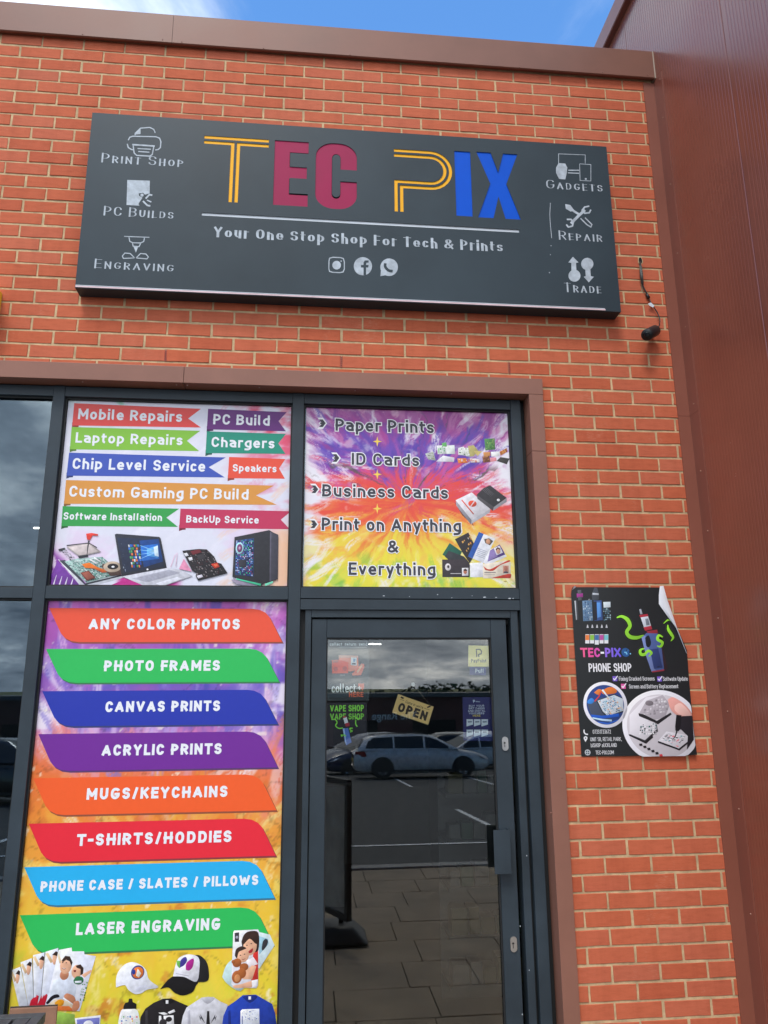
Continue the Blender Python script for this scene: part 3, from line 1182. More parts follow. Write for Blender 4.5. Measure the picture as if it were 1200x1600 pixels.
OPEN = [(LX1, AX0, 2.2975, Z_HB), (AX1, BX0, 2.3065, Z_HB), (BX1, RX0, 2.3055, Z_HB), (LX1, AX0, 0.085, 2.2475), (AX1, BX0, 0.085, 2.2460),
        (-5.2, LX0, 2.2975, Z_HB), (-5.2, LX0, 0.085, 2.2475)]
for x0, x1, z0, z1 in OPEN:
    gasket(x0 + 0.0005, x1 - 0.0005, z0 + 0.0005, z1 - 0.0005)
    box('pane', x0 + 0.002, x1 - 0.002, 0.0995, 0.1035, z0 + 0.002, z1 - 0.002, M_GLASS, frame)
box('shadow_gap_strip', RX1 + 0.0005, X1 + 0.02, 0.098, 0.14, 0.0, 3.328, M_GASKET_GAP, frame)  # black strips fill the shadow gap; its shade is put into their colour
box('shadow_gap_strip', -5.2, RX1, 0.10, 0.14, 3.329, 3.36, M_GASKET_GAP, frame)

# door frame and door leaf
DJ0 = at(475, 1080, 0.072)[0]
DJ1 = at(484.5, 1080, 0.072)[0]
DL0 = at(486.2, 1080, 0.082)[0]
DG0 = at(509.5, 1080, 0.082)[0]
DG1 = at(778, 1262, 0.082)[0]
DL1 = at(803, 1262, 0.082)[0]
DR0 = at(811.5, 1262, 0.072)[0]
DR1 = at(823, 1262, 0.072)[0]
ZL1 = at(640, 968, 0.082)[1]
ZG1 = at(640, 996.5, 0.082)[1]
box('door_jamb', DJ0, DJ1, 0.072, 0.15, 0.0, 2.196, M_FRAME, frame, 0.0015)
box('door_jamb', DR0, DR1, 0.072, 0.15, 0.0, 2.196, M_FRAME, frame, 0.0015)
box('door_jamb', DJ1 + GAP, DR0 - GAP, 0.0725, 0.15, ZL1 + 0.009, 2.196, M_FRAME, frame, 0.0015)
box('jamb_recess', BX1 + 0.0005, DJ0 - 0.0005, 0.10, 0.15, 0.0, 2.196, M_GASKET_GAP, frame)
box('jamb_recess', DR1 + 0.0005, RX0 - 0.0005, 0.10, 0.15, 0.0, 2.196, M_GASKET_GAP, frame)
box('jamb_recess', DJ1 + 0.0005, DR0 - 0.0005, 0.121, 0.15, ZL1 - 0.02, ZL1 + 0.0088, M_GASKET_GAP, frame)
box('threshold', DJ1, DR0, 0.07, 0.16, -0.01, 0.02, M_STEEL, frame)
door = mobj('door', [], [], M_FRAME, shop)
box('stile', DL0, DG0, 0.082, 0.13, 0.025, ZL1, M_FRAME, door, 0.002)
box('stile', DG1, DL1, 0.082, 0.13, 0.025, ZL1, M_FRAME, door, 0.002)
box('top_rail', DG0 + GAP, DG1 - GAP, 0.0825, 0.13, ZG1, ZL1, M_FRAME, door, 0.002)
box('bottom_rail', DG0 + GAP, DG1 - GAP, 0.0825, 0.13, 0.025, 0.17, M_FRAME, door, 0.002)
box('bead', DG0 + 0.0005, DG0 + 0.006, 0.09, 0.104, 0.17, ZG1 - 0.0005, M_GASKET_GAP, door)
box('bead', DG1 - 0.006, DG1 - 0.0005, 0.09, 0.104, 0.17, ZG1 - 0.0005, M_GASKET_GAP, door)
box('bead', DG0 + 0.0065, DG1 - 0.0065, 0.09, 0.104, ZG1 - 0.007, ZG1 - 0.0005, M_GASKET_GAP, door)
box('pane', DG0 + 0.001, DG1 - 0.001, 0.105, 0.109, 0.171, ZG1 - 0.001, M_GLASS_D, door)
# flat pull handle: a folded plate standing off the stile, its mate on the inner side
hx0, hz1 = at(770.5, 1297, 0.04)
hx1, hz0 = at(799, 1365, 0.04)
bm = bmesh.new()
for b in ((hx0, hx1, 0.036, 0.040, hz0, hz1), (hx1 - 0.004, hx1, 0.0402, 0.0815, hz0, hz1)):
    vs = [bm.verts.new(p) for p in boxv(*b)]
    for f in BOXF:
        bm.faces.new([vs[i] for i in f])
handle = bobj('handle', bm, M_FRAME, door)
ix0, iz1 = at(761, 1291, 0.16)
ix1, iz0 = at(775, 1358, 0.16)
bm = bmesh.new()
for b in ((ix0, ix1 + 0.06, 0.170, 0.174, iz0, iz1), (ix1 + 0.056, ix1 + 0.06, 0.1305, 0.1698, iz0, iz1)):
    vs = [bm.verts.new(p) for p in boxv(*b)]
    for f in BOXF:
        bm.faces.new([vs[i] for i in f])
bobj('inner_handle', bm, M_BLACK, door)
for u, v in ((789, 1162), (802.3, 1475)):
    X, Z = at(u, v, 0.082)
    pts = []
    for k in range(24):
        a = 2 * math.pi * k / 24
        pts.append((X + 0.0155 * math.cos(a), Z + (0.017 if math.sin(a) > 0 else -0.017) + 0.0155 * math.sin(a)))
    lk = prism('lock', pts, 0.076, 0.0821, M_STEEL, door)
    prism('keyhole', [(X - 0.003 + 0.005 * math.cos(a * math.pi / 4), Z + 0.004 + 0.005 * math.sin(a * math.pi / 4)) for a in range(8)], 0.0745, 0.0758, M_BLACK, lk)
    prism('key_slot', [(X - 0.0045, Z - 0.016), (X - 0.0015, Z - 0.016), (X - 0.0015, Z - 0.002), (X - 0.0045, Z - 0.002)], 0.0745, 0.0758, M_BLACK, lk)

# knocks and specks in the coating of the frame over the door
rq = random.Random(4)
for u, v, k in ((600, 931, 5), (684, 929, 3), (757, 933, 6), (775, 933.5, 4), (797, 936, 7), (802, 935, 4), (640, 932, 2.5), (706, 934, 3), (738, 931, 3)):
    X, Z = at(u, v, FY)
    Z = min(max(Z, 2.2565), 2.3015)
    pts = [(X + 0.0011 * k * math.cos(a) * rq.uniform(.5, 1.5), Z + 0.0006 * k * math.sin(a) * rq.uniform(.4, 1.3)) for a in (0, 1, 2.1, 3.1, 4.2, 5.2)]
    prism('coating_chip', pts, FY + 0.0012, FY + 0.0024, M_ACR_W, frame)
for u, v in ((823, 1337), (827, 1516), (813, 1447), (816, 1585)):
    X, Z = at(u, v, 0.072)
    pts = [(X + 0.0018 * math.cos(a) * rq.uniform(.6, 1.4), Z + 0.003 * math.sin(a) * rq.uniform(.6, 1.4)) for a in (0, 1, 2.1, 3.1, 4.2, 5.2)]
    prism('coating_chip', pts, 0.0712, 0.0724, M_ACR_W, frame)

# room behind the glass, roof
bm = bmesh.new()
for b in ((-6.2, -0.6, 5.0, 5.1, -0.05, 3.5), (-6.3, -6.2, 0.25, 5.1, -0.05, 3.5), (-0.60, -0.5, 0.25, 5.1, -0.05, 3.5), (-6.3, -0.5, 0.25, 5.1, 3.45, 3.55), (-6.3, -5.2, 0.0066, 0.25, -0.05, 5.4)):
    vs = [bm.verts.new(p) for p in boxv(*b)]
    for f in BOXF:
        bm.faces.new([vs[i] for i in f])
bobj('inner_wall', bm, M_ROOM, shop)
box('inner_floor', -6.2, -0.6, 0.15, 5.0, -0.06, -0.004, M_ROOMF, shop)
box('roof', -6.3, 0.07, 0.245, 8.0, 5.30, 5.42, mat('grey_roof_membrane', (0.2, 0.2, 0.2), 0.8), shop)
box('back_wall', -6.3, 0.07, 7.9, 8.0, 0, 5.29, M_ROOM, shop)

# ------------------------------------------------------------------ taller clad building on the right
clad = thing('clad_building', 'tall brown ribbed metal clad building standing forward on the right', 'building', (1.5, 0, 0))
XW = 0.0905


def ribbed(y0, y1, z0, z1):
    prof = []
    y = y0
    prof.append((y0, 0.0))
    prof.append((y0 + 0.004, -0.0022))
    y = y0 + 0.016
    while y < y1 - 0.03:
        prof += [(y, -0.0022), (y + 0.0030, -0.0014), (y + 0.0070, -0.0014), (y + 0.010, -0.0022)]
        y += 0.0250
    prof += [(y1 - 0.004, -0.0022), (y1, 0.0)]
    n = len(prof)
    V = [(XW + dx, yy, z0) for yy, dx in prof] + [(XW + dx, yy, z1) for yy, dx in prof]
    Fc = [(i, n + i, n + i + 1, i + 1) for i in range(n - 1)]
    return mobj('cladding_panel', V, Fc, M_CLAD, clad)


for y0, y1 in ((-1.5, -0.7115), (-0.7095, 0.2885), (0.2905, 1.2885), (1.2905, 2.2885), (2.2905, 3.2885), (3.2905, 5.0)):
    ribbed(y0, y1, -0.15, 6.25)
box('backing_wall', XW + 0.0005, 9.0, -1.498, 8.0, -0.15, 6.3, M_CLAD, clad)
# corner flashing: one leg on the brick, one on the cladding
fl = mobj('corner_flashing', [], [], M_FLASH, clad)
zfj = at(1065, 650, -0.005)[1]
yl = -0.098
for z0, z1 in ((-0.1, zfj - 0.0008), (zfj + 0.0008, 5.384)):
    bm = bmesh.new()
    for b in ((XE, XW - 0.004, -0.0055, 0.0062, z0, z1), (XW - 0.0064, XW - 0.0034, yl, -0.0056, z0, z1), (XW - 0.0034, XW - 0.0024, yl - 0.004, yl + 0.002, z0, z1)):
        vs = [bm.verts.new(p) for p in boxv(*b)]
        for f in BOXF:
            bm.faces.new([vs[i] for i in f])
    bobj('flashing_section', bm, M_FLASH, fl)
for u, v in ((1031, 124), (1036, 184), (1047.5, 288), (1058.7, 396), (1071, 510.6), (1084, 631), (1095, 736), (1106, 829.5), (1122, 966), (1137, 1111.6), (1154.7, 1264), (1173, 1428)):
    yy, zz_ = atx(u, v, XW - 0.0064)
    dome('rivet', (XW - 0.0064, max(min(yy, -0.02), yl + 0.012), zz_), (-1, 0, 0), 0.0042, 0.0026, M_RIVET, fl)
# capping along the top of the clad wall
cp = mobj('parapet_capping', [], [], M_FLASH, clad)
for y0, y1 in ((-1.55, 1.45), (1.453, 4.45), (4.453, 8.0)):
    sec = [(0.085, 6.205), (0.052, 6.20), (0.046, 6.206), (0.046, 6.345), (0.052, 6.352), (0.5, 6.33), (0.5, 6.21)]
    n = len(sec)
    V = [(x, y0, z) for x, z in sec] + [(x, y1, z) for x, z in sec]
    Fc = [tuple(range(n)), tuple(range(2 * n - 1, n - 1, -1))] + [((i + 1) % n, i, n + i, n + (i + 1) % n) for i in range(n)]
    mobj('capping_section', V, Fc, M_FLASH, cp)
# ------------------------------------------------------------------ the big shop sign
def zc(ox, oy, s):
    return lambda pts: [(ox + x / s, oy + y / s) for x, y in pts]


def band(pts, wd):
    """even stroke with mitred corners, any units"""
    n = len(pts)
    L, Q = [], []
    for i in range(n):
        segs = []
        for a, b in ((i - 1, i), (i, i + 1)):
            if a >= 0 and b < n:
                dx, dy = pts[b][0] - pts[a][0], pts[b][1] - pts[a][1]
                l = math.hypot(dx, dy) or 1
                segs.append((-dy / l, dx / l))
        if len(segs) == 2:
            k = max(0.35, 1 + segs[0][0] * segs[1][0] + segs[0][1] * segs[1][1])
            nx, ny = (segs[0][0] + segs[1][0]) / k, (segs[0][1] + segs[1][1]) / k
        else:
            nx, ny = segs[0]
        L.append((pts[i][0] + nx * wd / 2, pts[i][1] + ny * wd / 2))
        Q.append((pts[i][0] - nx * wd / 2, pts[i][1] - ny * wd / 2))
    return L + Q[::-1]


SX0, SX1, SZ0, SZ1, SY = -3.1490, -0.2905, 3.7960, 4.8390, -0.0900
sign = thing('shop_sign', 'large slate grey shop sign with cut out coloured TEC PIX letters', 'sign', (-1.72, -0.045, SZ0))
bm = bmesh.new()
t_ = 0.002
for b in ((SX0, SX1, SY + 0.0021, -0.003, SZ0, SZ0 + t_), (SX0, SX1, SY + 0.0021, -0.003, SZ1 - t_, SZ1), (SX0, SX0 + t_, SY + 0.0021, -0.003, SZ0 + t_, SZ1 - t_),
          (SX1 - t_, SX1, SY + 0.0021, -0.003, SZ0 + t_, SZ1 - t_), (SX0 + t_, SX1 - t_, -0.006, -0.003, SZ0 + t_, SZ1 - t_)):
    vs = [bm.verts.new(p) for p in boxv(*b)]
    for f in BOXF:
        bm.faces.new([vs[i] for i in f])
bobj('tray', bm, M_SIGN, sign)

holes = []          # (polygon in X,Z ; plate polygon ; material)
c1 = zc(0, 0, 2)


def unit(poly, u0, u1, vm, ut, vt, vb):
    """unit-square letter -> X,Z between pixel columns u0,u1 (read at row vm) and rows vt,vb (read at column ut)"""
    xa, xb = at(u0, vm, SY)[0], at(u1, vm, SY)[0]
    zt, zb = at(ut, vt, SY)[1], at(ut, vb, SY)[1]
    return [(xa + (xb - xa) * x, zb + (zt - zb) * z) for x, z in poly]


def grow(poly, k=1.03):
    cx_ = sum(p[0] for p in poly) / len(poly)
    cz_ = sum(p[1] for p in poly) / len(poly)
    return [(cx_ + (x - cx_) * k, cz_ + (z - cz_) * k) for x, z in poly]


def arc(cx_, cz_, rx, rz, a0, a1, n=8):
    return [(cx_ + rx * math.cos(R(a0 + (a1 - a0) * i / n)), cz_ + rz * math.sin(R(a0 + (a1 - a0) * i / n))) for i in range(n + 1)]


# T: two bars and a split stem
zt_ = at(370, 215, SY)[1]
zb_ = at(363, 316, SY)[1]
tx0, tx1 = at(319, 219, SY)[0], at(420, 226, SY)[0]
txm = at(366.2, 270, SY)[0]
W_ = 0.0182
hh = zt_ - zb_
T_paths = [[(tx0, zt_ - W_ / 2), (tx1, zt_ - W_ / 2)],
           [(tx0, zt_ - W_ * 2.25), (txm - W_ * 0.85, zt_ - W_ * 2.25), (txm - W_ * 0.85, zb_)],
           [(tx1, zt_ - W_ * 2.25), (txm + W_ * 0.85, zt_ - W_ * 2.25), (txm + W_ * 0.85, zb_)]]
for p in T_paths:
    ext = [p[0]] + p[1:]
    holes.append((band(p, W_), band(p, W_ * 1.6), M_ACR_Y))
# P: two nested open loops
c4 = zc(520, 190, 2.5)
px0 = at(615.5, 235, SY)[0]
pxa = at(672, 240, SY)[0]
pzt = at(640, 234, SY)[1]
pzb = at(623, 330.5, SY)[1]
pxr = at(706.5, 266, SY)[0]
H_ = (pzt - pzb)
r1 = H_ * 0.29
czp = pzt - W_ / 2 - r1
rx1 = pxr - W_ / 2 - pxa
path1 = [(px0, pzt - W_ / 2), (pxa, pzt - W_ / 2)] + arc(pxa, czp, rx1, r1, 90, -90, 14)[1:] + [(px0 + W_ * 2.2, czp - r1), (px0 + W_ * 2.2, pzb)]
r2 = r1 - W_ * 1.75
path2 = [(px0, pzt - W_ * 2.25), (pxa, pzt - W_ * 2.25)] + arc(pxa, czp, rx1 - W_ * 1.75, r2, 90, -90, 14)[1:] + [(px0 + W_ * 0.5, czp - r2), (px0 + W_ * 0.5, pzb)]
for p in (path1, path2):
    holes.append((band(p, W_), band(p, W_ * 1.55), M_ACR_Y))
E_ = [(0, 0), (0, 1), (1, 1), (1, .815), (.46, .815), (.46, .60), (.96, .60), (.96, .425), (.46, .425), (.46, .19), (1, .19), (1, 0)]
C_ = [(1, .60), (1, .78)] + arc(.56, .79, .44, .21, 0, 90) + arc(.44, .79, .44, .21, 90, 180) + arc(.44, .21, .44, .21, 180, 270) + arc(.56, .21, .44, .21, 270, 360) + \
    [(1, .42), (.60, .42), (.60, .25)] + arc(.5, .235, .10, .06, 0, -180, 6) + arc(.5, .765, .10, .06, 180, 0, 6) + [(.60, .60)]
I_ = [(0, 0), (0, 1), (1, 1), (1, 0)]
X_ = [(0, 0), (.32, .52), (.02, 1), (.36, 1), (.52, .70), (.66, 1), (1, 1), (.70, .53), (1.0, 0), (.64, 0), (.50, .33), (.36, 0)]
for poly, u0, u1, vm, ut, vt, vb, mm in ((E_, 428, 481.5, 270, 454, 220.5, 321.5, M_ACR_M), (C_, 493, 557.5, 275, 525, 224, 326.5, M_ACR_M),
                                         (I_, 711.5, 736.5, 286, 724, 236.5, 337.5, M_ACR_B), (X_, 745, 811, 290, 775, 239, 341, M_ACR_B)):
    pl = unit(poly, u0, u1, vm, ut, vt, vb)
    holes.append((pl, grow(pl, 1.05), mm))
xa, xb = at(315, 335, SY)[0], at(811, 360, SY)[0]
zr = at(560, 347.5, SY)[1]
bar = [(xa, zr - 0.009), (xb, zr - 0.009), (xb, zr + 0.009), (xa, zr + 0.009)]
holes.append((bar, [(xa - .01, zr - .02), (xb + .01, zr - .02), (xb + .01, zr + .02), (xa - .01, zr + .02)], M_ACR_W))

cu = bpy.data.curves.new('face', 'CURVE')
cu.dimensions = '2D'
cu.fill_mode = 'BOTH'
cu.extrude = 0.001
for poly in [[(SX0, SZ0), (SX1, SZ0), (SX1, SZ1), (SX0, SZ1)]] + [h[0] for h in holes]:
    sp = cu.splines.new('POLY')
    sp.points.add(len(poly) - 1)
    for q, (x, z) in zip(sp.points, poly):
        q.co = (x, z, 0, 1)
    sp.use_cyclic_u = True
tmp = bpy.data.objects.new('face', cu)
COL.objects.link(tmp)
bpy.context.view_layer.update()
me = bpy.data.meshes.new_from_object(tmp.evaluated_get(bpy.context.evaluated_depsgraph_get()))
for v in me.vertices:
    v.co = (v.co.x, SY + 0.001 - v.co.z, v.co.y)
me.materials.clear()
me.materials.append(M_SIGN)
bpy.data.objects.remove(tmp)
link(bpy.data.objects.new('face_panel', me), sign)
for i, (h, pl, mm) in enumerate(holes):
    prism('rule_bar' if i == len(holes) - 1 else 'letter', pl, SY + 0.0026 + 0.0002 * i, SY + 0.0046 + 0.0002 * i, mm, sign)

LY = SY - 0.0008
for s, u, v, wd, cap in (('Print Shop', 223, 250, 129, 15), ('PC Builds', 217, 332, 110, 15), ('Engraving', 210, 414.5, 125, 15),
                         ('Gadgets', 897.5, 290, 88, 14.5), ('Repair', 907, 369, 68, 14.5), ('Trade', 910.5, 450, 58, 15)):
    text('lettering', s, u, v, wd, cap, LY, None, M_ICON, sign, bold=0.15, small=True, spacing=.17, thin=.2)
text('lettering', 'Your One Stop Shop For Tech & Prints', 564, 374, 452, 16.5, LY, None, M_ICON, sign, bold=0.22, spacing=.15, thin=.2)


def icon(name, polys, y=LY):
    V, Fc = [], []
    for i, pts in enumerate(polys):
        pts = P(pts, y)
        n = len(pts)
        a = sum(pts[k][0] * pts[(k + 1) % n][1] - pts[(k + 1) % n][0] * pts[k][1] for k in range(n))
        if a < 0:
            pts = pts[::-1]
        b = len(V)
        V += [(x, y - i * 2e-5, z) for x, z in pts]
        Fc.append(tuple(range(b, b + n)))
    return mobj(name, V, Fc, M_ICON, sign)


def circ(u, v, r, n=20, a0=0, a1=360):
    return [(u + r * math.cos(R(a0 + (a1 - a0) * k / n)), v + r * math.sin(R(a0 + (a1 - a0) * k / n))) for k in range(n + (0 if a1 - a0 >= 360 else 1))]


c3 = zc(100, 170, 2.609)
st = lambda f, pts, wd: band(f(pts), wd * .8)
icon('printer_icon', [st(c3, [(290, 108), (290, 100), (312, 79), (350, 76), (366, 84), (372, 98)], 2), c3([(288, 105), (290, 98), (312, 80), (312, 103)]),
                      st(c3, [(262, 128), (268, 116), (280, 112), (375, 114), (390, 120), (395, 135), (393, 158), (384, 166), (372, 168)], 2.2),
                      st(c3, [(258, 143), (262, 158), (275, 166), (282, 167)], 2.2), st(c3, [(278, 146), (370, 152)], 3),
                      st(c3, [(282, 150), (286, 180), (296, 190), (350, 193), (360, 186), (366, 154)], 2.2), st(c3, [(300, 162), (354, 165)], 2), st(c3, [(303, 174), (348, 177)], 2)])
pcx = c3([(258, 290), (350, 293), (349, 345), (330, 350), (322, 342), (304, 345), (306, 355), (320, 362), (303, 388), (308, 395), (255, 392)])
icon('computer_icon', [pcx, st(c3, [(333, 366), (348, 350), (360, 352)], 3.2), st(c3, [(322, 376), (340, 394), (352, 396)], 3.2), circ(*c3([(318, 352)])[0], 2.6, 10),
                       st(c3, [(338, 372), (356, 380)], 2.4)])
icon('engraver_icon', [st(c3, [(245, 520), (348, 524)], 1.6), st(c3, [(265, 524), (268, 540), (280, 546), (312, 547), (325, 541), (328, 526)], 1.8),
                       st(c3, [(279, 548), (282, 560), (306, 562), (312, 549)], 1.8), c3([(284, 563), (302, 564), (293, 586)]),
                       st(c3, [(288, 608), (270, 590), (248, 588), (238, 600), (242, 610), (288, 608)], 1.8), st(c3, [(294, 608), (312, 590), (334, 592), (344, 604), (338, 612), (294, 608)], 1.8)])
icon('gadget_icon', [st(c4, [(882, 165), (882, 126), (986, 130), (986, 164)], 1.1), st(c4, [(920, 190), (962, 190)], 2), st(c4, [(918, 200), (962, 202)], 2), st(c4, [(964, 165), (1008, 168), (1008, 232), (966, 230), (964, 165)], 1.1),
                     c4([(882, 162), (908, 164), (916, 180), (914, 200), (908, 226), (884, 224), (872, 200), (872, 180)]), circ(*c4([(988, 224)])[0], 1.6, 8)])
icon('repair_icon', [st(c4, [(925, 338), (945, 352), (962, 362)], 4.2), c4([(908, 322), (928, 326), (942, 345), (930, 352), (910, 340)]),
                     st(c4, [(968, 378), (992, 402), (1008, 412), (1012, 402), (985, 375)], 2.2), st(c4, [(930, 398), (962, 366), (985, 345)], 5.5),
                     st(c4, [(1002, 330), (984, 334), (974, 346), (984, 358), (1002, 356), (1008, 344)], 3), st(c4, [(914, 382), (930, 382), (940, 392), (936, 408), (920, 412), (912, 402)], 3)])
icon('trade_icon', [c4([(938, 528), (960, 550), (950, 552), (952, 585), (932, 585), (932, 552), (920, 550)]), circ(*c4([(944, 602)])[0], 9.4, 20),
                    circ(*c4([(994, 556)])[0], 9.6, 20), c4([(986, 575), (1006, 575), (1008, 604), (1020, 606), (1000, 628), (980, 606), (988, 604)])])
# the three social badges under the tagline
u, v = 526, 414
icon('camera_badge', [band([(u + x, v + z) for x, z in ((-12, -6), (-11, -10.5), (-6, -12), (6, -11.5), (10.5, -10), (12, -5), (12, 6.5), (10, 11), (5, 12), (-6, 11.5), (-11, 10), (-12.2, 6), (-12, -6))], 1.6),
                      circ(u, v + 0.3, 6.8, 20), circ(u + 7, v - 6, 1.2, 8)])
u, v = 567, 416
icon('letter_badge', [circ(u, v, 14.3, 28)])
bl = mobj('badge_letter', [(x, LY - 0.0004, z) for x, z in P([(u + 1, v + 14), (u + 1, v + 2), (u - 3, v + 2), (u - 3, v - 2), (u + 1, v - 2), (u + 1, v - 6), (u + 3, v - 9), (u + 9, v - 9), (u + 9, v - 5.5), (u + 5.5, v - 5.5), (u + 5, v - 2), (u + 9, v - 2), (u + 8.4, v + 2), (u + 5, v + 2), (u + 5, v + 13.4)], LY)],
          [tuple(range(15))], M_SIGN, sign)
u, v = 608, 418
icon('phone_badge', [circ(u, v - 0.4, 13.8, 28), [(u - 13.6, v + 13.6), (u - 12.6, v + 3), (u - 4, v + 11.6)]])
mobj('badge_phone', [(x, LY - 0.0008, z) for x, z in P(band(smooth([(u - 6, v - 6.5), (u - 6, v - 1), (u - 1, v + 4.5), (u + 5.5, v + 5.8)], 4), 4.2), LY)], [tuple(range(26))], M_SIGN, sign)
# white protective film left along the bottom edge, a scratch
fx1 = at(946, 486, SY)[0]
box('film_edge', SX0 + 0.002, fx1, SY - 0.0022, SY - 0.0002, SZ0 + 0.004, SZ0 + 0.0115, M_FILM, sign)
box('film_edge', SX0 + 0.002, fx1 - 0.004, SY - 0.003, SY - 0.0002, SZ0 + 0.0125, SZ0 + 0.0155, M_ACR_W, sign)
icon('scratch', [band([(860, 317), (859, 335), (860, 352), (862, 372)], 0.9), circ(861, 384, 0.8, 6), circ(860, 398, 0.7, 6), circ(858.5, 426, 1.0, 6)])

# ------------------------------------------------------------------ window poster: phone and computer repairs
PY = 0.0955
WHITE = (238, 240, 246)
rp = random.Random(5)


def brush(c, s, t, n, seed, pick, ang, size, alpha):
    """dry brush marks laid over a painted ground"""
    rg = np.random.default_rng(seed)
    H, W = s.shape
    for _ in range(n):
        x, y = rg.random(), rg.random()
        a = ang(x, y) + rg.normal() * .25
        L, B_ = size[0] * rg.uniform(.5, 1.6), size[1] * rg.uniform(.4, 1.5)
        i0, i1 = max(0, int((y - L) * H)), min(H, int((y + L) * H) + 1)
        j0, j1 = max(0, int((x - L) * W)), min(W, int((x + L) * W) + 1)
        if i1 <= i0 or j1 <= j0:
            continue
        dx, dy = s[i0:i1, j0:j1] - x, t[i0:i1, j0:j1] - y
        p = (dx * math.cos(a) + dy * math.sin(a)) / L
        q = (-dx * math.sin(a) + dy * math.cos(a)) / B_
        q = q + .35 * np.sin(p * 3 + x * 20)
        rag = fbm(p * 2.5 + x * 50, q * 5 + y * 50, seed, 3)
        m = sstep(1.0, .55, np.abs(p) + .5 * (rag - .5)) * sstep(1.0, .6, np.abs(q)) * sstep(.30, .52, rag) * alpha * rg.uniform(.5, 1)
        c[i0:i1, j0:j1] = lerp(c[i0:i1, j0:j1], pick(x, y, rg), m)
    return c


def repair_bg(s, t):
    c = np.ones(s.shape + (3,)) * np.array((226, 226, 240))
    # green brush marks top left, red and pink top right, peach down the right, purple and magenta along the bottom
    d = fbm(s * 9 - t * 9, (s + t) * 2.2, 3)
    c = lerp(c, (150, 205, 180), sstep(.50, .62, d) * sstep(.22, .0, t) * sstep(.72, .3, s))
    d = fbm(s * 4 + t * 16, t * 5 - s * 9, 8)
    rt_ = sstep(.62, .98, s + 0.25 * (fbm(t * 6, s * 3, 4) - .5))
    c = lerp(c, (232, 120, 150), rt_ * sstep(.40, .62, d) * sstep(.85, .3, t))
    c = lerp(c, (226, 60, 95), sstep(.72, .9, s) * sstep(.55, .68, d) * sstep(.4, .05, t))
    c = lerp(c, (246, 190, 150), sstep(.80, 1.0, s) * sstep(.55, .8, t + .3 * (d - .5)) * .9)
    c = lerp(c, (236, 200, 232), sstep(.45, .9, t) * sstep(.45, .6, fbm(s * 5, t * 5, 21)) * .6)
    e = fbm(s * 22 - t * 8, t * 4 + s * 6, 12)
    c = lerp(c, (140, 60, 165), sstep(.0, .06, t - .80 - s * 1.0 + .0) * sstep(.70, .64, e) * sstep(.2, .1, s))
    c = lerp(c, (196, 45, 140), sstep(.935, .955, t + 0.05 * (e - .5)) * sstep(.26, .30, s) * sstep(.56, .5, s))
    c = brush(c, s, t, 60, 5, lambda x, y, rg: ((232, 130, 160) if y < .5 else (246, 200, 170)) if x > .7 else (240, 238, 250), lambda x, y: -1.0, (.09, .02), .5)
    return c


p1 = painted_sheet('repair_poster', AX1 + 0.010, BX0 - 0.009, 2.3065 + 0.0095, Z_HB - 0.0095, PY, 190, 160, repair_bg, M_PRINT)
tag(p1, 'square window poster of repair services on coloured ribbons above pictured computers', 'poster')
q5 = zc(0, 560, 2.5)
c5 = lambda *p: q5(p)
RB = [('Mobile Repairs', (232, 74, 70), [(290, 175), (785, 197), (735, 235), (785, 270), (282, 262)], 510, 222, 408, 39),
      ('PC Build', (104, 42, 122), [(813, 197), (1120, 210), (1088, 245), (1117, 285), (808, 277)], 944, 240, 222, 38),
      ('Laptop Repairs', (134, 194, 62), [(280, 268), (782, 283), (730, 322), (778, 362), (273, 355)], 506, 314, 420, 38),
      ('Chargers', (32, 146, 122), [(808, 285), (1117, 295), (1087, 332), (1115, 373), (803, 370)], 950, 329, 248, 37),
      ('Chip Level Service', (62, 88, 184), [(270, 368), (882, 387), (815, 425), (878, 465), (260, 458)], 545, 416, 520, 40),
      ('Speakers', (236, 84, 62), [(895, 385), (1115, 393), (1090, 430), (1113, 470), (890, 468)], 995, 429, 172, 27),
      ('Custom Gaming PC Build', (222, 152, 68), [(258, 475), (1070, 497), (1000, 535), (1082, 572), (250, 568)], 625, 525, 702, 40),
      ('Software Installation', (52, 162, 78), [(245, 577), (700, 587), (650, 622), (695, 658), (240, 655)], 442, 618, 386, 27),
      ('BackUp Service', (198, 52, 92), [(705, 587), (1137, 597), (1097, 630), (1132, 667), (700, 663)], 870, 629, 284, 27)]
for s, c, pts, tx, ty, tw, th in RB:
    f_ = pts[4]
    dark = tuple(int(k * 0.62) for k in c)
    fold = [(f_[0], f_[1] - 12), (f_[0] + 26, f_[1] - 2), (f_[0] + 25, f_[1] + 6), (f_[0] + 12, f_[1] + 7), (f_[0] - 1, f_[1] + 12)]
    rbn = inkmesh('ribbon', [(dark, P(c5(*fold), PY)), (c, P(c5(*pts), PY))], PY - 0.0004, M_PRINT, p1)
    (uc, vc), = c5((tx, ty))
    text('lettering', s, uc, vc, tw / 2.5, th / 2.5 * 1.06, PY - 0.0012, WHITE, M_PRINT, rbn, bold=0.19)

A = []
k6 = zc(80, 820, 6)
G = lambda c, pts, f=k6: A.append((c, P(f(pts), PY)))


def GQ(corners, cells_, cols, f=k6, fill=0.85, jit=0.25):
    for c, pts in quadgrid(corners, cells_, rp, cols, fill, jit):
        G(c, pts, f)


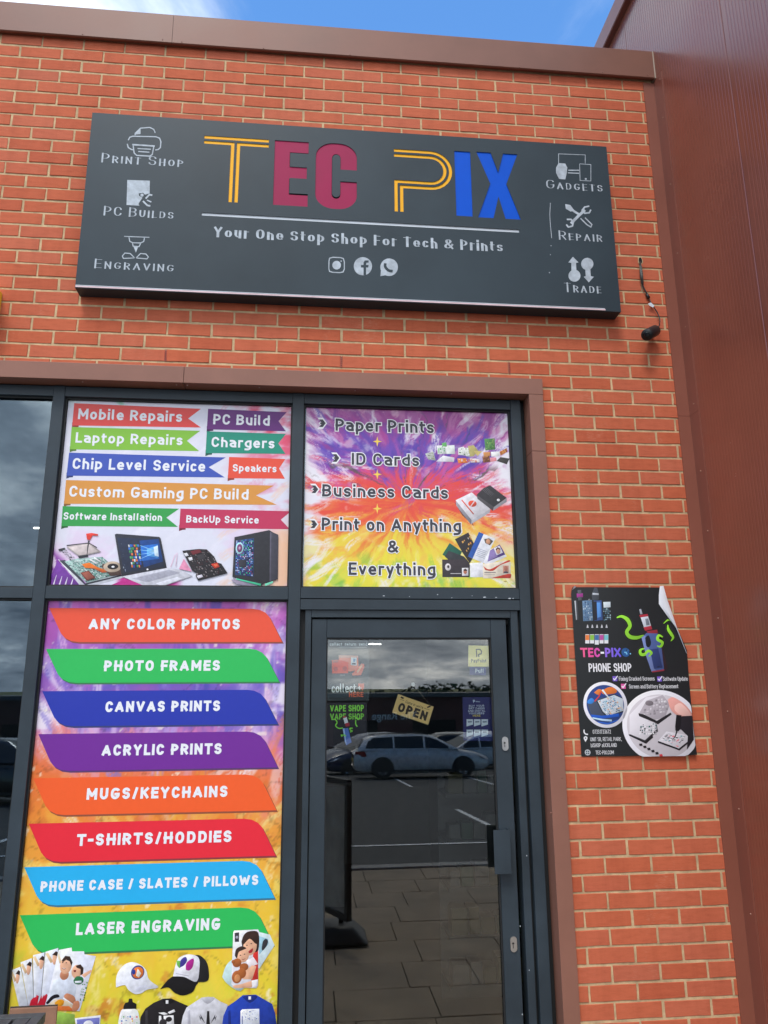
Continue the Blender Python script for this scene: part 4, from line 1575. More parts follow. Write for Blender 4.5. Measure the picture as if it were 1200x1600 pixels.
# opened laptop with its circuit board
G((120, 60, 160), [(0, 470), (60, 340), (270, 575), (0, 575)])
for k in range(4):
    G((236, 228, 244), stroke([(20 + k * 55, 570), (50 + k * 52, 470 + k * 10)], [14, 3]))
G((214, 216, 226), [(62, 322), (80, 330), (310, 560), (690, 470), (700, 490), (330, 592), (290, 592)])
G((60, 66, 74), [(75, 335), (130, 330), (320, 548), (680, 462), (690, 475), (320, 565)])
G((168, 196, 190), [(125, 345), (250, 315), (480, 300), (660, 460), (330, 545)])
GQ([(130, 350), (480, 300), (655, 455), (330, 540)], (26, 14), [(52, 122, 112), (70, 150, 134), (34, 84, 82), (196, 214, 208), (120, 168, 158), (44, 60, 70), (226, 232, 232)])
G((178, 168, 166), [(148, 205), (360, 170), (470, 255), (265, 300), (150, 215)])
G((214, 200, 198), [(165, 212), (350, 180), (440, 250), (270, 288)])
G((44, 44, 50), stroke([(148, 195), (355, 172), (430, 215)], 9))
GQ([(75, 225), (130, 215), (245, 330), (180, 335)], (4, 7), [(60, 62, 70), (150, 150, 158), (210, 212, 220)])
G((60, 60, 66), [(70, 228), (130, 215), (136, 235), (75, 248)])
G((52, 54, 60), [(255, 292), (345, 280), (350, 300), (262, 315)])
G((226, 116, 40), [(290, 370), (360, 355), (440, 400), (560, 440), (480, 450), (400, 410), (320, 405)])
G((190, 86, 40), [(400, 405), (540, 445), (475, 448)])
G((124, 62, 52), [(275, 450), (355, 430), (420, 500), (335, 525)])
G((160, 88, 72), [(290, 455), (350, 440), (400, 490), (340, 512)])
G((90, 66, 58), [(480, 370), (600, 350), (655, 380), (655, 470), (560, 480), (480, 400)])
A.append(((190, 170, 150), ell(*k6([(575, 395)])[0], 14, 8.5, PY)))
A.append(((34, 32, 36), ell(*k6([(580, 392)])[0], 8.5, 4.6, PY)))
A.append(((240, 240, 244), ell(*k6([(582, 395)])[0], 2.4, 1.5, PY)))
G((240, 240, 246), stroke([(365, 325), (430, 365)], 14))
G((240, 240, 246), stroke([(405, 310), (470, 350)], 14))
G((70, 66, 70), stroke([(355, 150), (345, 215), (338, 285)], [15, 11, 5]))
G((222, 62, 50), [(330, 85), (380, 78), (440, 88), (440, 105), (390, 100), (365, 145), (338, 140)])
# laptop with a lit screen
G((196, 44, 138), [(540, 575), (700, 510), (960, 575)])
G((206, 206, 216), [(668, 485), (1095, 405), (1200, 420), (1330, 480), (1010, 590), (900, 585)])
G((176, 176, 190), [(760, 505), (1105, 420), (1210, 450), (900, 540)])
for k in range(5):
    G((150, 150, 164), stroke([(800 + k * 28, 508 + k * 7), (1115 + k * 22, 430 + k * 6)], 3))
G((224, 224, 234), [(980, 550), (1180, 490), (1230, 505), (1040, 575)])
G((48, 50, 60), [(598, 92), (615, 85), (1015, 115), (1028, 130), (1085, 405), (668, 482), (660, 470)])
G((40, 48, 70), [(622, 122), (1008, 135), (1062, 395), (685, 450)])
G((26, 66, 130), [(830, 150), (1008, 135), (1050, 345), (870, 400)])
G((40, 110, 200), [(840, 200), (1000, 180), (1015, 320), (850, 340)])
G((90, 170, 240), [(900, 230), (990, 195), (1002, 310), (900, 290)])
for k in range(4):
    G((150, 206, 250), stroke([(990, 255), (835, 195 + k * 42)], [10, 2]))
G((214, 236, 255), [(962, 212), (1000, 195), (1010, 300), (972, 290)])
GQ([(720, 185), (825, 185), (858, 405), (755, 405)], (6, 8), [(60, 120, 210), (70, 150, 90), (40, 80, 170), (220, 226, 236), (230, 120, 70), (50, 60, 90), (90, 170, 110)], fill=0.92, jit=0.12)
GQ([(640, 150), (665, 150), (705, 440), (682, 440)], (2, 12), [(150, 160, 180), (70, 80, 100), (50, 56, 76)], fill=0.7)
A.append(((240, 240, 246), ell(*k6([(905, 420)])[0], 1.6, 1.3, PY)))
# loose motherboard
k7 = zc(270, 820, 6)
G((232, 150, 184), [(105, 320), (180, 440), (60, 415)], k7)
G((240, 190, 214), stroke([(1180 - 1150, 390), (40, 300), (45, 265), (20, 290), (-20, 400)], 5), k7)
G((40, 36, 40), [(90, 245), (175, 235), (245, 228), (320, 232), (390, 300), (415, 355), (455, 365), (515, 455), (240, 525), (215, 480), (225, 455), (185, 435)], k7)
GQ([(120, 250), (320, 238), (500, 450), (250, 510)], (18, 14), [(30, 28, 32), (58, 50, 54), (92, 84, 88), (70, 30, 36), (140, 130, 132), (24, 22, 26), (48, 44, 50)], k7, 0.8)
G((112, 40, 48), [(165, 250), (250, 232), (275, 260), (190, 285)], k7)
G((60, 56, 60), [(225, 290), (290, 275), (310, 320), (245, 338)], k7)
G((196, 58, 40), [(360, 370), (420, 355), (440, 395), (395, 412)], k7)
G((236, 110, 70), [(385, 375), (415, 368), (425, 388), (400, 395)], k7)
G((226, 226, 234), [(105, 270), (135, 265), (152, 290), (122, 300)], k7)
G((226, 226, 234), [(145, 310), (180, 305), (190, 330), (160, 340)], k7)
G((220, 214, 226), [(225, 480), (275, 468), (285, 490), (240, 505)], k7)
# tower PC with a lit side window
G((150, 140, 160), [(548, 520), (600, 500), (830, 585), (940, 560), (860, 590), (600, 560)], k7)
G((46, 46, 52), [(580, 118), (905, 52), (948, 78), (990, 95), (985, 510), (905, 540), (860, 548), (825, 578), (560, 490)], k7)
G((66, 64, 76), [(912, 70), (990, 95), (985, 505), (908, 535)], k7)
G((92, 88, 104), [(912, 70), (925, 72), (922, 530), (908, 535)], k7)
G((40, 70, 120), [(592, 150), (762, 128), (758, 490), (585, 470)], k7)
GQ([(595, 152), (758, 132), (752, 485), (590, 465)], (13, 22), [(60, 90, 180), (110, 150, 230), (30, 40, 70), (170, 190, 240), (70, 190, 150), (150, 70, 120), (24, 26, 40), (50, 60, 110), (200, 210, 245)], k7, 0.9, 0.2)
A.append(((170, 220, 230), ell(*k7([(628, 222)])[0], 6.2, 9, PY)))
A.append(((120, 60, 110), ell(*k7([(628, 222)])[0], 4.2, 6.5, PY)))
A.append(((210, 170, 200), ell(*k7([(628, 222)])[0], 1.6, 2.4, PY)))
G((56, 56, 66), [(620, 330), (685, 330), (690, 400), (620, 395)], k7)
G((70, 196, 150), [(592, 512), (600, 505), (830, 555), (825, 575)], k7)
G((120, 214, 180), [(865, 555), (940, 530), (940, 548), (865, 578)], k7)
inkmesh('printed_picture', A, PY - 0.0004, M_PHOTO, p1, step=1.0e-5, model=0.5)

# ------------------------------------------------------------------ window poster: paper prints and cards on a colour burst
PX0, PX1, PZ0, PZ1 = BX1 + 0.012, RX0 - 0.010, 2.3055 + 0.010, Z_HB - 0.0095


def burst_bg(s, t):
    cx_, cy_ = 0.50, 0.53
    dx, dy = (s - cx_), (t - cy_)
    r = np.hypot(dx, dy) + 1e-6
    th = np.arctan2(dy, dx)
    warp = fbm(s * 4, t * 4, 31) - .5
    ct, stt = np.cos(th + .5 * warp), np.sin(th + .5 * warp)
    streak = fbm(ct * 9 + 20, stt * 9 + r * 2.2, 5)
    fine = fbm(ct * 26 + 40, stt * 26 + r * 5, 9)
    v = t + 0.34 * (streak - .5) + 0.16 * (fine - .5) - 0.05 * np.abs(dx)
    c = cramp(v, [(-.1, (150, 60, 150)), (.07, (176, 72, 156)), (.14, (128, 74, 176)), (.24, (84, 66, 172)), (.32, (150, 70, 170)), (.38, (226, 70, 120)), (.44, (234, 74, 66)),
                  (.60, (238, 92, 60)), (.68, (240, 150, 60)), (.75, (238, 206, 70)), (.9, (240, 226, 66)), (1.0, (232, 224, 70)), (1.1, (170, 210, 80))])
    blot = fbm(s * 14, t * 14, 77)
    c = lerp(c, (250, 246, 236), sstep(.62, .74, blot) * .45)
    c = lerp(c, (70, 80, 110), sstep(.66, .8, fine) * sstep(.5, .3, t) * .6)
    g = sstep(.58, .72, fbm(s * 7 + 3, t * 9, 51))
    c = lerp(c, (120, 190, 70), g * sstep(.74, .95, t) * .8)
    edge = np.maximum(np.abs(dx) * 1.0, np.abs(dy) * .80) + 0.26 * (streak - .5) + 0.10 * (fine - .5)
    c = lerp(c, (240, 236, 246), sstep(.40, .50, edge) * np.where(t > .72, .55, 1.0))
    c = lerp(c, (244, 180, 210), sstep(.40, .45, edge) * sstep(.5, .45, edge) * .4)
    BC = [(.0, (196, 120, 180)), (.1, (150, 60, 150)), (.2, (90, 70, 180)), (.3, (130, 80, 190)), (.38, (220, 90, 160)), (.45, (234, 70, 70)), (.6, (240, 110, 60)), (.7, (244, 190, 80)), (.85, (244, 224, 80)), (.97, (240, 228, 80)), (1.05, (160, 210, 80))]

    def pick(x, y, rg):
        if rg.random() < (.03 if math.hypot(x - .5, y - .53) < .3 else .14) + .5 * max(0, abs(x - .5) - .3) / .2:
            return (244, 240, 248)
        v_ = np.array(y + rg.normal() * .07)
        return tuple(float(q) for q in cramp(v_, BC))
    c = brush(c, s, t, 420, 3, pick, lambda x, y: math.atan2(y - cy_, x - cx_), (.085, .016), .85)
    c = lerp(c, (92, 84, 80), sstep(.69, .72, fbm(ct * 12 + 9, stt * 12 + r * 4, 63)) * sstep(.30, .36, t) * sstep(.6, .4, t) * .8)
    return c


p2 = painted_sheet('print_poster', PX0, PX1, PZ0, PZ1, PY, 230, 200, burst_bg, M_PRINT)
tag(p2, 'square window poster over the door, dark lettering on a rainbow paint burst', 'poster')
DK = (62, 62, 72)
for s, u, v, wd, cap in (('Paper Prints', 601.5, 665.5, 154, 19), ('ID Cards', 602.5, 718, 106, 18.5), ('Business Cards', 602.5, 768, 197, 19),
                         ('Print on Anything', 612.5, 820, 218, 19.5), ('&', 614, 854, 17, 19), ('Everything', 613, 889, 136, 19.5)):
    text('lettering', s, u, v, wd, cap, PY - 0.0022, DK, M_PRINT, p2, bold=0.185, outline=((246, 246, 250), 0.14))
k8 = zc(450, 580, 2.667)
A = []
for u, v in ((143, 217), (200, 362), (112, 492), (108, 638)):
    for sc_, c in ((1.45, (244, 244, 248)), (1.0, (58, 58, 66))):
        G(c, [(u + x * sc_, v + z * sc_) for x, z in ((-14, -16), (2, -16), (14, 0), (2, 16), (-14, 16), (-4, 4), (-10, 2), (-10, -2), (-4, -4))], k8)
for u, v in ((372, 293), (372, 430), (372, 573)):
    G((250, 214, 90), [(u, v - 22), (u + 4, v - 4), (u + 19, v), (u + 4, v + 4), (u, v + 22), (u - 4, v + 4), (u - 19, v), (u - 4, v - 4)], k8)
for a_ in range(0, 8, 2):
    inkmesh('arrow_mark', A[a_:a_ + 2], PY - 0.0004, M_PRINT, p2)
for a_ in range(8, 11):
    inkmesh('sparkle_mark', A[a_:a_ + 1], PY - 0.0004, M_PRINT, p2)
A = []
k9 = zc(650, 670, 6.667)
# pile of little leaflets
for pts, c in (([(215, 175), (310, 170), (318, 260), (225, 265)], (232, 240, 236)), ([(310, 175), (400, 170), (408, 262), (318, 262)], (236, 244, 240)),
               ([(95, 260), (180, 235), (205, 330), (130, 320)], (190, 196, 190)), ([(270, 150), (315, 140), (322, 185), (275, 190)], (110, 190, 110)),
               ([(440, 200), (500, 185), (520, 280), (440, 270)], (240, 244, 240)), ([(500, 200), (560, 195), (570, 290), (520, 285)], (226, 232, 220)),
               ([(540, 180), (600, 170), (650, 230), (600, 285), (560, 290)], (186, 176, 110)), ([(600, 230), (690, 235), (640, 285)], (216, 196, 120)),
               ([(712, 105), (820, 100), (825, 215), (722, 225)], (86, 140, 80)), ([(780, 240), (870, 235), (870, 285), (785, 290)], (240, 240, 240)),
               ([(870, 240), (945, 200), (952, 240), (880, 280)], (206, 120, 50)), ([(840, 335), (880, 295), (975, 310), (945, 370)], (62, 58, 58)),
               ([(690, 290), (760, 275), (775, 345), (700, 355)], (150, 90, 60)), ([(770, 300), (835, 300), (840, 335), (775, 345)], (236, 150, 160)),
               ([(210, 340), (280, 280), (400, 300), (395, 345)], (236, 234, 246)), ([(430, 310), (520, 305), (540, 355), (440, 360)], (236, 130, 50)),
               ([(560, 310), (660, 315), (665, 350), (575, 352)], (240, 220, 222)), ([(700, 245), (775, 240), (775, 285), (705, 290)], (216, 150, 90))):
    G(c, pts, k9)
GQ([(722, 112), (815, 108), (818, 210), (728, 216)], (7, 7), [(60, 110, 60), (130, 180, 90), (170, 190, 110), (90, 150, 80)], k9)
GQ([(225, 185), (300, 182), (308, 255), (232, 258)], (4, 4), [(120, 200, 120), (90, 180, 110), (230, 240, 232)], k9, .7)
GQ([(100, 262), (175, 242), (200, 322), (135, 315)], (5, 4), [(120, 130, 120), (220, 224, 214), (150, 160, 110)], k9)
GQ([(445, 205), (555, 200), (562, 280), (448, 272)], (5, 4), [(236, 240, 232), (90, 120, 90), (214, 220, 206)], k9, .7)
GQ([(440, 315), (660, 315), (660, 350), (445, 355)], (9, 3), [(230, 90, 60), (244, 232, 226), (236, 150, 70), (226, 120, 110)], k9)
GQ([(695, 292), (758, 280), (770, 340), (704, 350)], (5, 4), [(120, 70, 50), (200, 140, 90), (90, 56, 44)], k9)
GQ([(878, 245), (940, 208), (946, 238), (884, 274)], (6, 2), [(120, 60, 30), (240, 190, 110), (230, 140, 60)], k9)
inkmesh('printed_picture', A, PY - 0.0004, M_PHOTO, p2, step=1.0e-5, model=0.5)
A = []
# two decks of business cards
G((120, 70, 60), [(400, 760), (580, 960), (600, 1010), (480, 900)], k9)
G((150, 148, 156), [(415, 750), (580, 950), (570, 995), (420, 800)], k9)
G((176, 176, 184), [(580, 950), (775, 840), (770, 870), (572, 995)], k9)
G((224, 220, 226), [(412, 745), (580, 662), (775, 838), (580, 952)], k9)
for k in range(3):
    G((200, 200, 208), stroke([(580, 960 + k * 11), (772, 848 + k * 8)], 2), k9)
A.append(((226, 78, 52), ell(*k9([(588, 780)])[0], 6.6, 5, PY)))
G((226, 220, 226), stroke([(570, 808), (608, 755)], 10), k9)
G((214, 90, 70), stroke([(475, 740), (600, 890)], 12), k9)
G((52, 50, 54), [(630, 690), (700, 620), (770, 588), (945, 720), (810, 815), (800, 850)], k9)
G((84, 80, 84), [(632, 690), (808, 812), (800, 855), (640, 730)], k9)
G((150, 148, 154), [(810, 815), (945, 722), (945, 760), (803, 855)], k9)
for k in range(4):
    G((120, 118, 122), stroke([(690 + k * 12, 632 - k * 8), (780 + k * 10, 705 - k * 8)], 2.5), k9)
A.append(((238, 238, 240), ell(*k9([(858, 742)])[0], 2.4, 2, PY)))
inkmesh('printed_picture', A, PY - 0.0004, M_PHOTO, p2, step=1.0e-5, model=0.5)
A = []
# fan of identity cards
G((238, 238, 244), [(560, 1400), (700, 1390), (700, 1545), (565, 1545)], k9)
G((30, 96, 78), [(350, 1190), (480, 1280), (420, 1400), (275, 1310)], k9)
G((52, 56, 60), [(340, 1270), (500, 1330), (560, 1400), (400, 1420), (300, 1330)], k9)
G((46, 42, 46), [(405, 1150), (545, 1080), (640, 1270), (560, 1400), (490, 1300)], k9)
GQ([(470, 1170), (570, 1110), (610, 1200), (530, 1290)], (5, 4), [(214, 140, 60), (60, 54, 56), (226, 170, 90), (50, 46, 48), (190, 180, 170)], k9, .7)
G((58, 50, 56), [(272, 1362), (530, 1360), (562, 1420), (558, 1545), (275, 1545)], k9)
A.append(((214, 208, 210), ell(*k9([(333, 1440)])[0], 4.6, 5.6, PY)))
A.append(((58, 50, 56), ell(*k9([(336, 1436)])[0], 1.8, 2.4, PY)))
G((226, 222, 226), [(478, 1450), (545, 1448), (545, 1530), (480, 1532)], k9)
A.append(((190, 120, 96), ell(*k9([(512, 1488)])[0], 2.8, 3.8, PY)))
G((70, 44, 40), [(492, 1470), (512, 1455), (535, 1472), (530, 1480), (500, 1482)], k9)
G((200, 196, 200), stroke([(360, 1508), (470, 1508)], 7), k9)
G((236, 238, 246), [(655, 1075), (825, 1145), (705, 1400), (540, 1330)], k9)
G((44, 92, 176), [(655, 1075), (705, 1095), (590, 1350), (540, 1330)], k9)
G((94, 84, 74), [(710, 1150), (760, 1140), (805, 1170), (770, 1215), (720, 1190)], k9)
A.append(((206, 150, 116), ell(*k9([(752, 1175)])[0], 3.4, 4.2, PY)))
for k in range(5):
    G((130, 140, 170), stroke([(640 - k * 4, 1245 + k * 18), (735 - k * 6, 1278 + k * 18)], 4), k9)
G((236, 236, 244), [(870, 1205), (945, 1330), (735, 1425), (700, 1390), (760, 1270)], k9)
G((88, 62, 132), [(870, 1205), (905, 1262), (930, 1310), (745, 1385), (770, 1270)], k9)
G((150, 130, 190), [(770, 1275), (830, 1240), (850, 1330), (745, 1380)], k9)
G((230, 226, 234), [(810, 1245), (870, 1218), (905, 1290), (840, 1318)], k9)
A.append(((206, 160, 136), ell(*k9([(856, 1272)])[0], 3.6, 4.8, PY)))
G((74, 50, 50), [(828, 1255), (850, 1232), (880, 1250), (878, 1262), (850, 1250), (836, 1272)], k9)
G((226, 214, 196), [(695, 1410), (960, 1370), (985, 1390), (985, 1555), (700, 1558)], k9)
G((198, 62, 44), smooth([(700, 1430), (760, 1465), (840, 1430), (960, 1370), (975, 1385), (880, 1420), (800, 1480), (720, 1470)], 4), k9)
G((198, 62, 44), smooth([(780, 1556), (860, 1535), (984, 1510), (985, 1556)], 4), k9)
G((190, 140, 120), [(905, 1425), (965, 1425), (965, 1505), (905, 1505)], k9)
A.append(((176, 110, 90), ell(*k9([(935, 1455)])[0], 2.8, 4, PY)))
G((70, 70, 80), [(908, 1505), (920, 1485), (950, 1485), (964, 1505)], k9)
G((110, 104, 110), stroke([(712, 1498), (830, 1498)], 8), k9)
G((150, 140, 140), stroke([(712, 1520), (820, 1520)], 5), k9)
G((150, 120, 80), [(915 - 0, 1585), (945, 1585), (945, 1592), (915, 1592)], k9)
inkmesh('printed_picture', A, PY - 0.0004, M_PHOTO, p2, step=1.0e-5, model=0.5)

# ------------------------------------------------------------------ tall window poster: photo gifts
def gift_bg(s, t):
    # t runs the full pane; the camera sees the upper nine tenths
    n1_ = fbm(s * 5, t * 11, 41)
    n2_ = fbm(s * 14, t * 28, 43)
    st_ = fbm(s * 13, t * 2.2, 45)
    v = t + 0.13 * (n1_ - .5) + 0.05 * (n2_ - .5)
    c = cramp(v, [(0, (196, 96, 190)), (.06, (170, 84, 176)), (.13, (176, 110, 200)), (.18, (112, 92, 190)), (.22, (150, 90, 180)), (.27, (120, 100, 196)), (.31, (214, 120, 180)), (.35, (230, 120, 90)),
                  (.40, (236, 120, 60)), (.46, (238, 140, 56)), (.54, (240, 176, 66)), (.62, (240, 190, 60)), (.70, (238, 200, 56)), (.82, (224, 214, 60)), (1, (190, 210, 70))])
    c = lerp(c, (226, 190, 230), sstep(.50, .66, st_) * sstep(.34, .28, t) * .75)
    c = lerp(c, (70, 70, 170), sstep(.60, .74, fbm(s * 17 + 5, t * 5, 48)) * sstep(.33, .25, t) * .7)
    w_ = sstep(.50, .60, fbm(s * 4 + 7, t * 12, 49))
    c = lerp(c, (240, 228, 244), w_ * sstep(.30, .0, s) * sstep(.16, .24, t) * sstep(.40, .33, t))
    c = lerp(c, (236, 226, 244), w_ * sstep(.75, 1, s) * sstep(.50, .40, t))
    c = lerp(c, (208, 110, 50), sstep(.60, .74, n2_) * sstep(.36, .42, t) * .7)
    c = lerp(c, (250, 226, 120), sstep(.62, .72, fbm(s * 9, t * 20, 52)) * sstep(.42, .5, t) * .7)
    c = lerp(c, (150, 190, 70), sstep(.52, .66, fbm(s * 6, t * 9, 58)) * sstep(.68, .78, t) * sstep(.35, .05, s))
    pts_ = fbm(s * 30, t * 62, 60)
    c = lerp(c, (252, 240, 220), sstep(.70, .74, pts_) * .7)
    GC = [(.0, (206, 110, 196)), (.12, (130, 80, 180)), (.25, (110, 100, 200)), (.3, (226, 190, 236)), (.36, (240, 120, 110)), (.45, (240, 150, 60)), (.6, (238, 186, 70)), (.8, (240, 214, 70)), (1, (200, 210, 80))]

    def pick(x, y, rg):
        if rg.random() < .12:
            return (246, 236, 246) if y < .45 else (248, 232, 150)
        return tuple(float(q) for q in cramp(np.array(y + rg.normal() * .05), GC))
    c = brush(c, s, t, 380, 8, pick, lambda x, y: math.atan2(y - .55, (x - .5) * .7), (.07, .022), .7)
    ln = np.abs(fbm(s * 6, t * 14, 61) - .5)
    return c * (1 - .18 * sstep(.018, .0, ln))[..., None]


p3 = painted_sheet('gift_poster', AX1 + 0.009, BX0 - 0.009, 0.094, 2.2460 - 0.0085, PY, 150, 270, gift_bg, M_PRINT)
tag(p3, 'tall window poster of photo gifts with eight slanted coloured banners', 'poster')
BN = [('ANY COLOR PHOTOS', (240, 86, 58), (77, 950), (441, 1003), 258, 975, 237, 15.5), ('PHOTO FRAMES', (46, 190, 92), (72, 1014), (436, 1065), 254, 1040, 182, 15.5),
      ('CANVAS PRINTS', (42, 58, 172), (66, 1080), (434, 1131), 255, 1103.5, 180, 15.5), ('ACRYLIC PRINTS', (116, 46, 152), (60, 1147), (434, 1199), 253.5, 1171, 188, 16),
      ('MUGS/KEYCHAINS', (246, 98, 46), (52, 1216), (432, 1266), 246.5, 1238.5, 221, 16.5), ('T-SHIRTS/HODDIES', (234, 46, 62), (45, 1287), (431, 1337), 242.5, 1309.5, 242, 17),
      ('PHONE CASE / SLATES / PILLOWS', (42, 178, 236), (38, 1355), (429, 1403), 236, 1380, 340, 15), ('LASER ENGRAVING', (46, 190, 92), (31, 1430), (427, 1476), 232.5, 1447.5, 226, 17.5)]
for s, c, tl, br, tx, ty, tw, th in BN:
    x0, z1 = at(*tl, PY)
    x1, z0 = at(*br, PY)
    h_ = z1 - z0

    def shape(dx=0.0, dz=0.0):
        a = [(x0, z1), (x1 - 0.150, z1)] + [(x1 - 0.150 + 0.10 * k, z1 - h_ * q) for k, q in ((.35, .03), (.65, .12), (.85, .25), (1.0, .42))] + [(x1, z0), (x0 + 0.150, z0)] + \
            [(x0 + 0.150 - 0.10 * k, z0 + h_ * q) for k, q in ((.35, .03), (.65, .12), (.85, .25), (1.0, .42))]
        return [(x + dx, z + dz) for x, z in a]
    rbn = inkmesh('ribbon', [(tuple(int(k * .45 + 40) for k in c), shape(.007, -.008)), (c, shape())], PY - 0.0004, M_PRINT, p3)
    text('lettering', s, tx, ty, tw, th * 1.08, PY - 0.0012, WHITE, M_PRINT, rbn, bold=0.245)

A = []
k10 = zc(0, 1460, 6.667)
SKN, SKD, HAIR = (232, 178, 146), (196, 130, 98), (58, 40, 36)
# fan of six photo prints of a couple
for tl, tr, bb, bt in (((112, 375), (215, 335), (300, 770), (205, 770)), ((215, 290), (335, 245), (355, 780), (300, 760)), ((345, 215), (468, 185), (420, 780), (355, 780)), ((475, 180), (612, 138), (500, 780), (420, 780))):
    G((226, 230, 246), [tl, tr, bb, bt], k10)
    dx = tr[0] - tl[0]
    G((236, 196, 150), [(tl[0], tl[1] + 20), (tl[0] + dx * .2, tl[1] + 10), (tl[0] + dx * .6, tl[1] + 100), (tl[0] + dx * .4, tl[1] + 120)], k10)
    A.append((SKN, ell(*k10([(tr[0] - dx * .28, tr[1] + 110)])[0], dx * .028, 10, PY)))
    G(HAIR, [(tr[0] - dx * .5, tr[1] + 75), (tr[0] - dx * .2, tr[1] + 35), (tr[0] - 3, tr[1] + 50), (tr[0] - 8, tr[1] + 90), (tr[0] - dx * .3, tr[1] + 78)], k10)
    G((90, 94, 106), stroke([(tr[0], tr[1]), (tr[0] + (bb[0] - tr[0]) * .5, 480), bb], 5), k10)
G((230, 232, 248), [(612, 160), (748, 135), (752, 175), (878, 175), (880, 205), (1000, 225), (830, 800), (470, 745), (520, 560)], k10)
G((236, 206, 170), [(612, 190), (640, 270), (650, 300), (620, 300), (605, 230)], k10)
G((210, 216, 230), [(560, 480), (640, 450), (760, 470), (800, 560), (780, 660), (660, 700), (520, 650)], k10)
A.append((SKD, ell(*k10([(672, 420)])[0], 7, 8, PY)))
A.append((SKN, ell(*k10([(688, 320)])[0], 9.2, 13.5, PY)))
G(HAIR, [(645, 270), (680, 222), (730, 228), (758, 290), (745, 330), (728, 280), (690, 262), (655, 290)], k10)
G((150, 70, 60), stroke([(645, 348), (668, 362), (690, 352)], 5), k10)
G((250, 246, 244), stroke([(650, 346), (668, 354), (686, 350)], 4), k10)
A.append(((60, 44, 40), ell(*k10([(655, 292)])[0], 1.2, .7, PY)))
A.append(((60, 44, 40), ell(*k10([(692, 294)])[0], 1.2, .7, PY)))
A.append((SKN, ell(*k10([(800, 385)])[0], 8, 10.5, PY)))
G(HAIR, [(790, 325), (840, 310), (872, 350), (866, 410), (840, 425), (840, 360), (800, 345)], k10)
G((130, 40, 44), [(765, 370), (795, 368), (790, 392), (772, 390)], k10)
G(SKN, [(850, 420), (950, 365), (960, 385), (880, 450)], k10)
G((44, 110, 70), smooth([(765, 480), (800, 435), (860, 445), (870, 490), (830, 520), (780, 510), (765, 480)], 4), k10)
G((220, 226, 236), [(780, 485), (850, 480), (850, 505), (785, 505)], k10)
GQ([(860, 480), (920, 490), (880, 700), (830, 690)], (3, 8), [(60, 130, 60), (220, 226, 226), (120, 170, 90), (90, 110, 50)], k10, .8)
G(SKD, smooth([(665, 640), (700, 612), (770, 640), (790, 690), (760, 720), (690, 680), (665, 640)], 4), k10)
G((36, 34, 40), smooth([(480, 710), (540, 640), (600, 622), (620, 650), (560, 670), (500, 725), (480, 710)], 4), k10)
G((244, 244, 248), stroke([(660, 660), (770, 735)], 14), k10)
G((222, 206, 180), [(500, 730), (580, 670), (700, 690), (770, 740), (780, 800), (600, 790), (470, 750)], k10)
G((240, 160, 40), smooth([(570, 710), (620, 675), (670, 690), (650, 740), (590, 745), (570, 710)], 4), k10)
G((224, 120, 60), [(570, 745), (720, 745), (790, 800), (600, 790)], k10)
G(SKD, smooth([(770, 700), (820, 690), (830, 750), (790, 800), (750, 780), (770, 700)], 4), k10)
for k in range(6):
    G((206, 40, 60), stroke([(320 + k * 25, 760), (335 + k * 30, 690 - (k % 3) * 30), (350 + k * 28, 660 - k * 8)], [34, 26, 6]), k10)
G((160, 200, 90), [(590, 800), (780, 830), (780, 933), (590, 933)], k10)
# mug at the lower edge
G((236, 238, 246), [(780, 872), (1050, 838), (1040, 1000), (800, 1000)], k10)
G((120, 124, 196), [(800, 885), (1040, 862), (1032, 1000), (812, 1000)], k10)
A.append(((226, 226, 236), ell(*k10([(920, 940)])[0], 8, 7, PY)))
# white cap, black and white cap
k11 = zc(220, 1440, 5.4545)
k12 = zc(10, 1460, 5.4545)
G((232, 234, 244), smooth([(935, 450), (940, 350), (990, 270), (1060, 235), (1130, 250), (1190, 300), (1215, 380), (1290, 440), (1280, 455), (1200, 470), (1150, 500), (1095, 505), (1040, 470), (1010, 430), (935, 450)], 4), k12)
G((204, 206, 220), smooth([(1085, 480), (1130, 440), (1200, 430), (1190, 460), (1120, 492), (1085, 480)], 4), k12)
A.append(((60, 70, 130), ell(*k12([(1120, 322)])[0], 10.5, 11, PY)))
A.append(((226, 120, 50), ell(*k12([(1122, 324)])[0], 8.6, 9, PY)))
G((240, 232, 220), [(1105, 350), (1120, 290), (1150, 330), (1130, 365)], k12)
A.append(((40, 60, 150), ell(*k12([(1088, 320)])[0], 2.4, 4, PY)))
G((24, 24, 28), smooth([(165, 575), (250, 480), (340, 455), (480, 510), (470, 545), (440, 600), (360, 628), (290, 605), (235, 560), (165, 575)], 5), k11)
G((34, 34, 38), smooth([(440, 290), (500, 285), (560, 340), (580, 420), (572, 500), (500, 515), (460, 500), (480, 380), (440, 290)], 5), k11)
G((234, 234, 244), smooth([(275, 465), (310, 330), (370, 285), (440, 280), (495, 310), (500, 400), (475, 510), (370, 470), (275, 465)], 5), k11)
G((120, 190, 90), smooth([(305, 330), (345, 340), (335, 395), (310, 370), (305, 330)], 3), k11)
G((70, 60, 150), smooth([(335, 390), (340, 330), (380, 298), (395, 330), (370, 370), (335, 390)], 3), k11)
G((176, 40, 140), smooth([(385, 410), (390, 350), (450, 312), (445, 380), (415, 415), (385, 410)], 3), k11)
G((160, 160, 176), stroke([(300, 440), (410, 462)], 4), k11)
